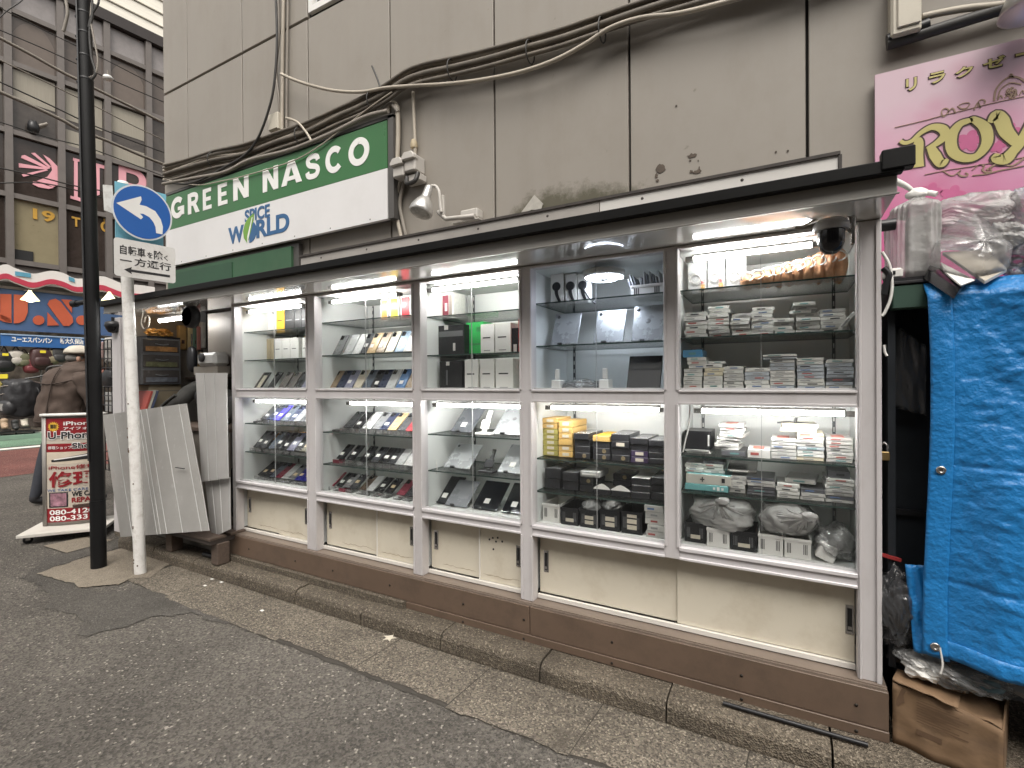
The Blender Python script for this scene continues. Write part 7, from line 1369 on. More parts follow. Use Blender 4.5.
# dome camera hanging under the soffit at the right
c = at(831, 231, -0.12); c = V((c.x, -0.12, c.z))
t = thing('dome_camera', 'black and grey dome security camera under the awning at the rightmost case', 'camera', c)
MB().lathe([(0.0, -0.074), (0.016, -0.072), (0.030, -0.060), (0.037, -0.040), (0.038, 0.0)], c, 26).build('dome', M_blackgloss, t)
MB().lathe([(0.047, 0.0), (0.052, 0.006), (0.050, 0.022), (0.036, 0.036), (0.0, 0.040)], c, 26).build('housing', mat('cam_grey', (0.33, 0.32, 0.31), 0.4, 0.2), t)
br = MB(); br.tube(cat([c + V((0.0, 0.02, 0.03)), c + V((0.035, 0.05, 0.03)), c + V((0.06, 0.05, 0.0)), c + V((0.066, 0.05, 0.05))], 5), 0.007, 6); br.box(c.x + 0.058, c.x + 0.066, c.y + 0.03, c.y + 0.06, c.z - 0.04, ZT + 0.013); br.build('bracket', M_chrome, t)
MB().tube(cat([c + V((-0.10, 0.0, 0.025)), c + V((-0.07, 0.0, 0.022)), c + V((-0.03, 0.0, 0.03))], 4), 0.006, 6).build('antenna', M_cagr, t)
MB().tube(cat([c + V((-0.08, 0.02, 0.03)), c + V((-0.03, 0.03, 0.055)), c + V((0.04, 0.04, 0.058)), c + V((0.06, 0.05, 0.03))], 5), 0.004, 6).build('cord', M_cagr, t)
# ================================================================ goods in the display cases
def shz(bay, lv):
    """height of the surface: U0 U1 U2 (floor) / L0 L1 L2"""
    if lv[0] == 'U': return (SHU[bay] + (ZU - 0.012,))[int(lv[1])]
    return (SHL[bay] + (ZL - 0.010,))[int(lv[1])]
SN = {'0': 'top shelf', '1': 'middle shelf', '2': 'floor'}
def where(bay, lv): return '%s of the %s %s case' % (SN[lv[1]], 'upper' if lv[0] == 'U' else 'lower', ['leftmost', 'second', 'third', 'fourth', 'rightmost'][bay])
PC = {'black': (0.014, 0.014, 0.016), 'taupe': (0.10, 0.088, 0.082), 'dark grey': (0.045, 0.047, 0.052), 'grey': (0.22, 0.225, 0.23), 'silver': (0.52, 0.53, 0.53), 'white': (0.70, 0.70, 0.69), 'navy': (0.022, 0.030, 0.065), 'blue': (0.06, 0.16, 0.36), 'pale blue': (0.20, 0.30, 0.42), 'deep blue': (0.03, 0.03, 0.22), 'violet blue': (0.06, 0.05, 0.45), 'lavender': (0.24, 0.24, 0.32), 'cream': (0.55, 0.50, 0.40), 'gold': (0.52, 0.37, 0.20), 'bronze': (0.27, 0.20, 0.13), 'red': (0.38, 0.03, 0.04), 'dark red': (0.20, 0.03, 0.05), 'slate': (0.09, 0.11, 0.14), 'brown': (0.10, 0.07, 0.05), 'olive': (0.14, 0.13, 0.09), 'clear': None}
M_tag = mat('price_tag', (0.80, 0.79, 0.76), 0.6, var=0.03); M_tagy = mat('price_tag_tan', (0.70, 0.55, 0.35), 0.6)
def phone_mat(cn): return mat('phone_' + cn.replace(' ', '_'), PC[cn] if PC[cn] else (0.5, 0.5, 0.5), 0.28, 0.1, var=0.08, scale=10, spec=0.6) if cn != 'clear' else M_clear
PM = {}
def cached(key, fn):
    if key not in PM:
        b, mats, bev = fn(); o = b.build(key, mats, None, world=False); o_me = o.data; bpy.data.objects.remove(o); PM[key] = (o_me, bev)
    return PM[key]
def part(name, key, fn, parent, M, bev=None):
    me, bv = cached(key, fn); o = bpy.data.objects.new(name, me); COL.objects.link(o); o.parent = parent; o.matrix_local = M
    if bv: md = o.modifiers.new('bevel', 'BEVEL'); md.width = bv; md.segments = 2
    return o
def phone(bay, lv, px, cn, lean, y, label, cam=True, tag_=None, stand=None, w_=0.066, h_=0.148, screen=None, group=None, py=None, lift=0.0):
    z = shz(bay, lv) + 0.001 + lift; x = at(px, py or (389 if lv[0] == 'U' else 450), y).x + w_ / 2
    t = thing('mobile_phone', label, 'phone', (x, y, z), 0, group or 'phones on the %s' % where(bay, lv))
    L = Matrix.Translation((0, 0, 0.006 + (0.018 if stand else 0))) @ Matrix.Rotation(-RAD(lean), 4, 'X')
    part('phone_body', 'phone_body_%s_%.3f_%.3f' % (cn, w_, h_), lambda: (MB().box(-w_ / 2, w_ / 2, 0, 0.008, 0, h_), phone_mat(cn), 0.0025), t, L)
    if cam:
        def cm():
            b = MB()
            b.box(-w_ / 2 + 0.006, -w_ / 2 + 0.032, -0.0015, 0.0, h_ - 0.036, h_ - 0.008)
            for dx, dz_ in ((0.013, 0.028), (0.013, 0.015), (0.025, 0.0215)): b.lathe([(0.0055, 0.0015), (0.0055, 0.003), (0.0, 0.003)], (-w_ / 2 + dx, 0, h_ - 0.008 - 0.028 + dz_), 10, 0, axis='Y')
            return b, M_blackgloss, 0
        part('camera_lens', 'camera_lens_%.3f_%.3f' % (w_, h_), cm, t, L)
    if screen: part('screen', 'screen_%s_%.3f' % (screen, w_), lambda: (MB().box(-w_ / 2 + 0.014, w_ / 2 - 0.014, -0.0012, -0.0002, 0.008, h_ - 0.03), phone_mat(screen), 0), t, L)
    if tag_: part('price_tag', 'price_tag_' + tag_, lambda: (MB().box(-0.014, 0.014, -0.0014, -0.0003, 0.0, 0.024), M_tagy if tag_ == 'tan' else M_tag, 0), t, L @ Matrix.Translation(((-0.012 + 0.02 * ((px * 7) % 3) / 3), 0, 0.03 + 0.02 * ((px * 3) % 4) / 4)))
    if stand:
        sm = {'clear': M_clear, 'red': phone_mat('dark red'), 'black': M_black}[stand]
        part('stand', 'stand_%s' % stand, lambda: (MB().box(-0.026, 0.026, -0.030, 0.02, 0, 0.003).box(-0.026, 0.026, -0.030, -0.027, 0.003, 0.022).box(-0.026, 0.026, 0.016, 0.02, 0.003, 0.035), sm, 0), t, Matrix.Identity(4))
    return t
def row(bay, lv, items, lean, y, py=None, **kw):
    """items = (pixel x of the lower left corner, colour, options); repeats of a colour are told apart by their order"""
    cnt = {}
    for it in items: cnt[it[1]] = cnt.get(it[1], 0) + 1
    seen = {}
    for i, it in enumerate(items):
        px, cn = it[0], it[1]; k = dict(kw); k.update(it[2] if len(it) > 2 else {})
        seen[cn] = seen.get(cn, 0) + 1
        look = cn + ' phone' + (' with %s screen' % k['screen'] if k.get('screen') else '')
        if cnt[cn] == 1: lab = 'only %s on the %s' % (look, where(bay, lv))
        elif seen[cn] == cnt[cn] and i == len(items) - 1: lab = 'rightmost %s on the %s' % (look, where(bay, lv))
        elif seen[cn] == 1: lab = 'leftmost %s on the %s' % (look, where(bay, lv))
        else: lab = '%s right of a %s one, %s from left, %s' % (look, items[i - 1][1], ordn(i), where(bay, lv))
        w2 = lab.replace(',', '').split()
        if len(w2) > 16: lab = '%s, %s from left, %s' % (look, ordn(i), where(bay, lv))
        phone(bay, lv, px, cn, k.pop('lean', lean), k.pop('y', y), lab, k.pop('cam', True), k.pop('tag', None), k.pop('stand', None), screen=k.pop('screen', None), py=py, **k)
T = {'tag': 'white'}
# --- upper leftmost
row(0, 'U2', [(248, 'taupe'), (254, 'black', {'screen': 'cream', 'cam': False}), (266, 'black'), (277, 'taupe'), (285.5, 'taupe'), (293.5, 'black', {'cam': False}), (299.5, 'lavender', {'cam': False})], 36, 0.13)
phone(0, 'U0', 247, 'black', 88, 0.24, 'black phone lying flat at the left end of the top shelf, leftmost case', False, h_=0.12, py=330)
# --- upper second
row(1, 'U1', [(332, 'grey'), (343, 'silver', {'cam': False}), (352, 'white', {'cam': False}), (358.5, 'dark grey', {'tag': 'white'}), (366, 'gold', {'tag': 'white'}), (375, 'bronze', {'tag': 'white'}), (384.5, 'cream'), (394, 'pale blue'), (403, 'white')], 32, 0.13, 352)
row(1, 'U2', [(326.5, 'bronze'), (334.5, 'navy'), (342.5, 'lavender', T), (351.5, 'cream'), (360.5, 'slate'), (368.5, 'black', T), (376, 'navy'), (384, 'silver'), (394, 'blue', T), (403.5, 'bronze')], 36, 0.12)
# --- lower leftmost
row(0, 'L0', [(260, 'dark grey', T), (266.5, 'navy', T), (272.5, 'violet blue', T), (280.5, 'slate', T), (287, 'navy', T), (293, 'grey'), (299, 'dark grey'), (304, 'white', {'cam': False})], 50, 0.12, 422, stand='clear')
row(0, 'L1', [(253, 'dark grey', T), (259, 'dark grey', T), (267.5, 'slate'), (273, 'black', T), (280, 'black', T), (286.5, 'lavender', T), (294, 'black', T), (299, 'olive', {'tag': 'tan'}), (305, 'white', {'cam': False})], 45, 0.12, 450, stand='clear')
row(0, 'L2', [(248.5, 'dark grey', T), (257.5, 'black', {'tag': 'tan'}), (263.5, 'black', {'tag': 'tan'}), (269.5, 'slate'), (275, 'dark red'), (281, 'silver', {'cam': False}), (287, 'grey', {'tag': 'tan'}), (294, 'deep blue', {'tag': 'tan'}), (300.5, 'deep blue', {'tag': 'tan'}), (306.5, 'white', {'cam': False})], 58, 0.15, 478, stand='clear')
# --- lower second
row(1, 'L0', [(343, 'dark grey'), (352, 'black', T), (362, 'silver', {'cam': False}), (371, 'grey'), (379, 'navy', T), (387, 'gold'), (397, 'dark grey'), (405, 'red')], 52, 0.14, 429, stand='clear')
row(1, 'L1', [(336, 'black', {'tag': 'white', 'stand': 'red'}), (346, 'black', T), (359, 'black', T), (370, 'dark grey', T), (379, 'black', T), (387, 'dark grey', T), (394, 'silver', {'cam': False}), (403, 'white', {'cam': False})], 52, 0.14, 462, stand='clear', h_=0.125, w_=0.062)
row(1, 'L2', [(327, 'dark red', {'stand': 'clear'}), (336, 'black', T), (342, 'grey', {'tag': 'white', 'stand': 'red'}), (349, 'dark grey', {'tag': 'tan'}), (359, 'brown'), (365.5, 'silver', {'cam': False}), (374, 'black', T), (383.5, 'black', {'tag': 'tan'}), (396, 'dark red'), (405, 'dark grey', {'cam': False})], 58, 0.14, 495, stand='clear', h_=0.125, w_=0.060)
for bay, lv, px, y in ((0, 'L0', 249, 0.13), (1, 'L0', 332, 0.13)):
    phone(bay, lv, px, 'black', 87, y, 'black phone lying flat at left, %s' % where(bay, lv), False, h_=0.10, py=425)
p0, p1 = at(276, 440, 0.3), at(297, 430, 0.3); t = thing('packet', 'amber tinted packet lying behind the phones in the lower leftmost case', 'packet', ((p0.x + p1.x) / 2, 0.3, SHL[0][1]))
MB().box(p0.x, p1.x, 0.24, 0.40, SHL[0][1] + 0.06, SHL[0][1] + 0.115).build('packet_body', mat('amber_plastic', (0.38, 0.17, 0.03), 0.2, var=0.2, spec=0.7), t, bevel=0.006); MB().box(p0.x + 0.01, p1.x - 0.01, 0.25, 0.39, SHL[0][1] + 0.002, SHL[0][1] + 0.058).build('box', M_black, t, bevel=0.003)

# --- cartons
def carton(name, bay, lv, px0, px1, ytop, y, d, cols, label, cat_='box', pr=None, rz=0.0, z0=None, ybot=None, group=None, bev=0.0015):
    """cols = (face, side, top) material; pr = list of (u0,u1,v0,v1,material) printed areas on the front"""
    yc = (ytop + (ybot or ytop)) / 2
    a, c = at(px0, yc, y), at(px1, yc, y); z = shz(bay, lv) + 0.001 if z0 is None else z0; zt = at((px0 + px1) / 2, ytop, y).z
    w_ = c.x - a.x; h_ = max(zt - z, 0.006)
    t = thing(name, label, cat_, ((a.x + c.x) / 2, y, z), rz, group)
    b = MB(); b.box(-w_ / 2, w_ / 2, 0, d, 0, h_, 1, None, 0, 2); b.build('box_body', list(cols), t, bevel=bev, world=False)
    if pr:
        for k, (u0, u1, v0, v1, m) in enumerate(pr):
            b = MB(); b.box(-w_ / 2 + u0 * w_, -w_ / 2 + u1 * w_, -0.0012 - 0.0004 * k, -0.0002, v0 * h_, v1 * h_); b.build('print', m, t, world=False)
    return t, w_, h_
W3 = (M_white, M_paperside, M_white); K3 = (M_black, M_black, mat('black_card', (0.03, 0.03, 0.032), 0.35, var=0.2))
M_yel = mat('carton_yellow', (0.72, 0.40, 0.03), 0.45, var=0.04); M_beig = mat('carton_beige', (0.42, 0.35, 0.23), 0.55, var=0.06); M_gtx = mat('print_grey', (0.30, 0.30, 0.30), 0.6); M_greenb = mat('carton_green', (0.04, 0.36, 0.09), 0.25, var=0.1); M_redb = mat('carton_red', (0.48, 0.03, 0.035), 0.4)
lm, sm_ = (0.15, 0.75, 0.45, 0.48, M_gtx), (0.62, 0.8, 0.78, 0.90, M_ink)
Yb = 0.24
for i, (a, c, k) in enumerate([(258, 267, 'w'), (267.3, 276, 'w'), (276.3, 284, 'y'), (284.6, 294, 'k'), (294.3, 301, 'k'), (301.3, 306.5, 'k')]):
    carton('phone_box', 0, 'U0', a, c, 309.5 - i * 0.3, Yb, 0.10, {'w': W3, 'y': (M_yel, M_yel, M_yel), 'k': K3}[k], ['white box beside the left end of the top shelf, upper leftmost case', 'white box just left of the yellow box, upper leftmost case', 'yellow box on the top shelf of the upper leftmost case', 'black box just right of the yellow box, upper leftmost case', 'middle black box right of the yellow box, upper leftmost case', 'rightmost black box on the top shelf, upper leftmost case'][i], pr=[sm_] if k == 'w' else [(0.15, 0.75, 0.5, 0.54, M_ink if k == 'y' else M_gtx)], group='boxes on the top shelf of the leftmost case')
for i, (a, c, k) in enumerate([(260, 265.3, 'b'), (265.6, 270.3, 'b'), (270.6, 273.6, 'b'), (274, 281.8, 'w'), (282, 290, 'w'), (290.3, 298.4, 'w'), (302, 306.8, 'w')]):
    carton('phone_box', 0, 'U1', a, c, 339.5 - i * 0.35, Yb, 0.09, (M_beig,) * 3 if k == 'b' else W3, ['leftmost beige box on the middle shelf, upper leftmost case', 'middle beige box on the middle shelf, upper leftmost case', 'narrow beige box left of the white ones, upper leftmost case', 'white box touching the beige boxes, upper leftmost case', 'white box in the middle of three, upper leftmost case', 'white box rightmost of three in a row, upper leftmost case', 'white box standing apart at right, middle shelf, leftmost case'][i], pr=[(0.2, 0.7, 0.5, 0.53, M_ink)] if k == 'w' else None, group='boxes on the middle shelf of the leftmost case')
# second case: three picture boxes
M_pic = [mat('picture_orange', (0.50, 0.22, 0.06), 0.25, var=0.8, scale=14), mat('picture_yellow', (0.72, 0.50, 0.06), 0.25, var=0.3, scale=12), mat('picture_red', (0.48, 0.05, 0.06), 0.25, var=0.3, scale=9)]
for i, (a, c, yt, lab) in enumerate([(380.5, 388, 299, 'white phone box with orange picture, upper second case top shelf'), (389.5, 399, 297, 'white phone box with yellow picture, upper second case top shelf'), (400.5, 410.8, 295.5, 'white phone box with red picture, upper second case top shelf')]):
    carton('phone_box', 1, 'U0', a, c, yt, 0.22, 0.05, W3, lab, pr=[(0.12, 0.88, 0.05, 0.93, M_pic[i]), (0.4, 0.8, 0.45, 0.75, M_pic[(i + 1) % 3])] if i < 2 else [(0.1, 0.88, 0.06, 0.93, M_pic[2]), (0.55, 0.86, 0.5, 0.9, M_pred)], group='picture boxes on the top shelf of the second case')
# third upper case
carton('gadget_box', 2, 'U0', 441.5, 453, 292.5, 0.20, 0.12, W3, 'white box with dark red picture alone on the top shelf, third case', pr=[(0.1, 0.62, 0.15, 0.9, mat('picture_wine', (0.20, 0.03, 0.05), 0.3, var=0.5, scale=12)), (0.66, 0.92, 0.1, 0.9, M_cagr), (0.3, 0.5, 0.3, 0.6, M_paper)])
wl = [(0.18, 0.72, 0.52, 0.56, M_ink), (0.25, 0.7, 0.10, 0.13, M_gtx)]
carton('gadget_box', 2, 'U1', 437, 464, 325, 0.17, 0.16, K3, 'big black box on the middle shelf of the upper third case', pr=[(0.05, 0.95, 0.62, 0.8, M_dgrey), (0.28, 0.42, 0.85, 1.0, M_paperside), (0.6, 0.68, 0.15, 0.4, M_paperside)])
carton('gadget_box', 2, 'U1', 466, 483.5, 322, 0.22, 0.16, (M_greenb,) * 3, 'bright green translucent box beside the big black box, third case', pr=[(0.1, 0.9, 0.3, 0.36, mat('green_dark', (0.02, 0.2, 0.05), 0.4)), (0.6, 0.9, 0.7, 0.85, MC['green_dark'])])
carton('gadget_box', 2, 'U1', 480.5, 494, 324, 0.16, 0.10, W3, 'left white box of two beside the green box, third case', pr=wl, group='white boxes in the third case')
carton('gadget_box', 2, 'U1', 495, 510.5, 323, 0.16, 0.10, W3, 'right white box of two beside the green box, third case', pr=wl, group='white boxes in the third case')
carton('gadget_box', 2, 'U1', 511.5, 518, 328, 0.17, 0.10, K3, 'narrow black box with white figure next to the red box, third case', pr=[(0.3, 0.8, 0.05, 0.35, M_paperside)])
carton('gadget_box', 2, 'U1', 518.3, 521.5, 319, 0.14, 0.10, (M_redb,) * 3, 'narrow red box at the right end, middle shelf, third case', pr=[(0.2, 0.8, 0.2, 0.3, M_paper)])
carton('gadget_box', 2, 'U2', 439.5, 462, 361, 0.15, 0.16, K3, 'black box on the floor of the upper third case', pr=[(0.3, 0.45, 0.85, 0.98, M_paperside), (0.3, 0.36, 0.2, 0.7, M_dgrey)])
for i, (a, c) in enumerate([(464.5, 478), (480, 494), (495.5, 513)]):
    carton('gadget_box', 2, 'U2', a, c, 359.5 - 0.5 * i, 0.14, 0.09, W3, ['white box leaning next to the black floor box, third case', 'middle white box of three on the floor, third case', 'widest white box of three on the floor, third case'][i], pr=wl, group='white boxes in the third case')
p = at(472, 386, 0.09); t = thing('earphones', 'flat black earphones lying before the white boxes, upper third case floor', 'earphones', (p.x, 0.09, ZU - 0.011)); MB().cbox(p.x, 0.09, ZU - 0.003, 0.09, 0.02, 0.014).build('case', M_black, t, bevel=0.004); MB().cbox(p.x + 0.03, 0.088, ZU + 0.006, 0.02, 0.012, 0.008).build('clip', M_chrome, t)
# --- upper fourth: watch boxes, booklet basket, tablets
for i, (a, c) in enumerate([(550.5, 563.5), (565, 576.5), (577.5, 588.5)]):
    t, w_, h_ = carton('watch_box', 3, 'U0', a, c, 274 - i * 0.3, 0.18, 0.05, W3, ['white watch box at the left with yellow reflection, upper fourth case', 'white watch box in the middle of three, upper fourth case', 'white watch box at the right of three, strap hanging out, fourth case'][i], group='watch boxes in the fourth case')
    b = MB(); b.lathe([(0.010, 0.002), (0.018, 0.004), (0.021, 0.0035), (0.022, 0.001)], (-w_ * 0.05, 0, h_ * 0.60), 18, 0, axis='Y'); b.build('watch_face', M_black, t, world=False)
    b = stroke([(-w_ * 0.05, h_ * 0.60), (-w_ * 0.02, h_ * 0.35), (w_ * 0.25, h_ * 0.08)], [0.020, 0.016, 0.012], wallM(0, -0.0005, 0), 'strap', M_black, 0.003); b.build('strap', M_black, t, world=False)
    if i == 0: b = MB(); b.box(-w_ * 0.4, w_ * 0.4, -0.0016, -0.0004, h_ * 0.55, h_ * 0.62); 
    if i == 2: b = MB(); b.tube(cat([(0, -0.004, h_ * 0.5), (w_ * 0.7, -0.02, h_ * 0.12), (w_ * 1.3, -0.03, -0.012)], 5), 0.005, 6); b.build('loose_strap', M_black, t, world=False)
bz = SHU[3][0] + 0.001; x0, x1 = at(631, 290, 0.15).x, at(664, 290, 0.15).x
bk = thing('booklet_basket', 'white slotted basket full of thin booklets, upper fourth case', 'basket', ((x0 + x1) / 2, 0.22, bz)); bh = at(645, 284.5, 0.15).z - bz
def basket(t, x0, x1, y0, y1, z0, h, m, slots=True, label_m=None):
    b = MB(); th = 0.003
    b.box(x0, x1, y0, y0 + th, z0, z0 + h); b.box(x0, x1, y1 - th, y1, z0, z0 + h); b.box(x0, x0 + th, y0 + th, y1 - th, z0, z0 + h); b.box(x1 - th, x1, y0 + th, y1 - th, z0, z0 + h); b.box(x0 + th, x1 - th, y0 + th, y1 - th, z0, z0 + th)
    b.build('basket_body', m, t); r = MB(); r.box(x0 - 0.002, x1 + 0.002, y0 - 0.004, y0 - 0.0005, z0 + h - 0.010, z0 + h + 0.001); r.build('rim', m, t)
    s = MB(); n = 5; w_ = x1 - x0
    for side in (0.10, 0.72):
        for k in range(3):
            xx_ = x0 + w_ * side + k * w_ * 0.06; s.box(xx_, xx_ + w_ * 0.025, y0 - 0.0012, y0 - 0.0002, z0 + h * 0.25, z0 + h * 0.75)
    s.build('slot', M_dark if m is not M_black else M_dgrey, t)
basket(bk, x0, x1, 0.15, 0.30, bz, bh, M_white)
for k in range(11):
    xk = x0 + 0.008 + k * (x1 - x0 - 0.02) / 10; lean = 0.30 if k < 3 else (0.05 if k < 7 else 0.18); hh = 0.085 + 0.012 * ((k * 5) % 3)
    t = thing('booklet', '%s thin grey booklet from left in the white slotted basket' % ordn(k), 'booklet', (xk, 0.20, bz + 0.004), group='booklets in the slotted basket')
    MB().box(-0.003, 0.003, -0.035, 0.06, 0, hh, 0, Matrix.Rotation(-lean, 4, 'Y')).build('cover', mat('booklet_%d' % (k % 3), [(0.30, 0.31, 0.33), (0.45, 0.46, 0.47), (0.16, 0.17, 0.19)][k % 3], 0.4), t, world=False); MB().box(-0.0024, 0.0024, -0.034, 0.059, hh, hh + 0.0015, 0, Matrix.Rotation(-lean, 4, 'Y')).build('pages', M_paper, t, world=False)
def tablet(bay, lv, px0, px1, ytop, y, lean, cn, label, lens=True, tag_=False, h_=None, py=None, logo=False, keyb=False, rz=0.0, ybot=None):
    z = shz(bay, lv) + 0.002; a, c = at(px0, py, y), at(px1, py, y); w_ = c.x - a.x
    t = thing('tablet', label, 'tablet', ((a.x + c.x) / 2, y, z), rz, 'tablets in the cases')
    L = Matrix.Translation((0, 0, 0.006)) @ Matrix.Rotation(-RAD(lean), 4, 'X')
    def P(b, nm, m, bev=0):
        b.v = [L @ p for p in b.v]; return b.build(nm, m, t, world=False, bevel=bev, seg=2)
    P(MB().box(-w_ / 2, w_ / 2, 0, 0.008, 0, h_), 'tablet_body', mat('tablet_' + cn.replace(' ', '_'), {'silver': (0.44, 0.455, 0.47), 'black': (0.012, 0.013, 0.016), 'dark grey': (0.07, 0.075, 0.085), 'grey': (0.22, 0.23, 0.25)}[cn], 0.28 if cn != 'black' else 0.10, 0.35 if cn == 'silver' else 0.0, var=0.04), 0.003)
    if lens: P(MB().lathe([(0.008, 0.0002), (0.008, 0.002), (0.0, 0.002)], (-w_ / 2 + 0.02, 0, h_ - 0.02), 12, axis='Y'), 'camera_lens', M_black)
    if logo: P(MB().lathe([(0.012, 0.0002), (0.010, 0.0008), (0.0, 0.0008)], (0, 0, h_ * 0.55), 16, axis='Y'), 'back_emblem', M_dgrey)
    if tag_: P(MB().box(-0.02, 0.012, -0.0014, -0.0003, h_ * 0.2, h_ * 0.2 + 0.032), 'price_tag', M_tag)
    P(MB().box(-w_ * 0.2, -w_ * 0.05, -0.012, 0.0, -0.004, 0.004), 'foot_clip', M_black)
    MB().box(-w_ * 0.25, w_ * 0.25, 0.008 + h_ * sin(RAD(lean)) * 0.7, 0.012 + h_ * sin(RAD(lean)) * 0.7, 0, h_ * cos(RAD(lean)) * 0.68).build('rear_stand', M_clear, t, world=False)
    return t
tablet(3, 'U1', 550.5, 577, 308, 0.15, 24, 'silver', 'silver tablet leftmost of three under the watch boxes, upper fourth case', h_=0.17, py=343)
tablet(3, 'U1', 593, 623, 306, 0.15, 24, 'silver', 'silver tablet in the middle of three, upper fourth case', h_=0.17, py=342)
tablet(3, 'U1', 631, 662, 304, 0.15, 22, 'silver', 'silver tablet rightmost of three under the booklet basket, fourth case', h_=0.175, py=340, logo=True)
tablet(3, 'U2', 626, 660, 350, 0.14, 22, 'black', 'black tablet leaning at the right end, floor of upper fourth case', False, h_=0.165, py=388)
for px, lab in ((552.5, 'white charging stand left of two on the floor, upper fourth case'), (600, 'white charging stand right of two on the floor, upper fourth case')):
    x = at(px + 5, 388, 0.14).x; z = ZU - 0.011; t = thing('charging_stand', lab, 'stand', (x, 0.14, z), group='charging stands in the fourth case')
    MB().box(x - 0.024, x + 0.024, 0.12, 0.18, z, z + 0.055).build('base', M_white, t, bevel=0.004); MB().box(x - 0.011, x + 0.011, 0.135, 0.15, z + 0.056, z + 0.105).build('neck', M_white, t, bevel=0.003)
x = at(582, 386, 0.13).x; t = thing('cable_pouch', 'crumpled clear pouch with a cable between the two charging stands', 'pouch', (x, 0.15, ZU - 0.011)); crumple(V((x - 0.03, 0.20, ZU + 0.018)), (0.10, 0.07, 0.028), 0.3, 2.3, M_bagc, 'pouch', t, 61, 44); MB().tube(cat([(x - 0.12, 0.15, ZU), (x - 0.06, 0.12, ZU + 0.02), (x + 0.01, 0.13, ZU - 0.003), (x + 0.06, 0.11, ZU + 0.006)], 5), 0.004, 6).build('cable', M_dgrey, t); MB().cbox(x + 0.035, 0.12, ZU + 0.008, 0.05, 0.02, 0.014).build('plug', M_chrome, t, bevel=0.003)
# --- lower third: tablets and laptop lids
tablet(2, 'L0', 450, 471, 410, 0.16, 50, 'dark grey', 'dark grey tablet with price tag, top shelf left, lower third case', False, True, h_=0.19, py=432)
tablet(2, 'L0', 492, 521, 411, 0.16, 52, 'silver', 'silver laptop lid with dark emblem, top shelf of lower third case', False, h_=0.21, py=435, logo=True)
tablet(2, 'L1', 443, 469, 446, 0.15, 52, 'silver', 'silver tablet lying at left, middle shelf of lower third case', True, h_=0.18, py=468)
tablet(2, 'L1', 497, 521.5, 450, 0.15, 52, 'silver', 'silver tablet covered with paper slips, right on the middle shelf, third case', False, True, h_=0.20, py=474)
tablet(2, 'L2', 431.5, 451, 482, 0.14, 50, 'black', 'black tablet at the far left floor of the lower third case', False, True, h_=0.19, py=505)
tablet(2, 'L2', 444.5, 466, 484, 0.13, 52, 'grey', 'grey tablet standing in for a reflection on glossy black, lower third case', False, False, h_=0.18, py=506)  # grey tablet put in where a glossy black one only reflects
tablet(2, 'L2', 471.5, 496, 484, 0.14, 52, 'black', 'glossy black tablet in the middle floor of the lower third case', False, True, h_=0.19, py=510)
tablet(2, 'L2', 501, 522, 487, 0.14, 50, 'black', 'black tablet at the right end, floor of the lower third case', False, True, h_=0.19, py=514)
x = at(485, 432, 0.15).x; z = SHL[2][0] + 0.001; t = thing('charging_stand', 'white folding phone stand on the top shelf of the lower third case', 'stand', (x, 0.16, z)); MB().box(x - 0.045, x + 0.045, 0.12, 0.18, z, z + 0.012).build('base', M_white, t, bevel=0.003); MB().box(-0.014, 0.014, -0.004, 0.004, 0, 0.13, 0, Matrix.Translation((x + 0.0, 0.14, z + 0.012)) @ Matrix.Rotation(-0.6, 4, 'X')).build('upright', M_white, t, bevel=0.002); MB().box(-0.025, 0.025, -0.004, 0.004, 0.02, 0.07, 0, Matrix.Translation((x - 0.0, 0.135, z + 0.012)) @ Matrix.Rotation(-0.5, 4, 'X')).build('cradle', M_white, t, bevel=0.002)
x = at(489, 468, 0.15).x; z = SHL[2][1] + 0.001; t = thing('phone_stand', 'black folding phone stand on the middle shelf of the lower third case', 'stand', (x, 0.16, z)); MB().box(x - 0.05, x + 0.04, 0.12, 0.18, z, z + 0.012).build('base', M_black, t, bevel=0.003); MB().box(-0.012, 0.012, -0.004, 0.004, 0, 0.12, 0, Matrix.Translation((x + 0.0, 0.14, z + 0.012)) @ Matrix.Rotation(-0.6, 4, 'X')).build('upright', M_black, t, bevel=0.002); MB().box(-0.026, 0.026, -0.004, 0.004, 0.015, 0.06, 0, Matrix.Translation((x, 0.135, z + 0.012)) @ Matrix.Rotation(-0.5, 4, 'X')).build('cradle', M_black, t, bevel=0.002)

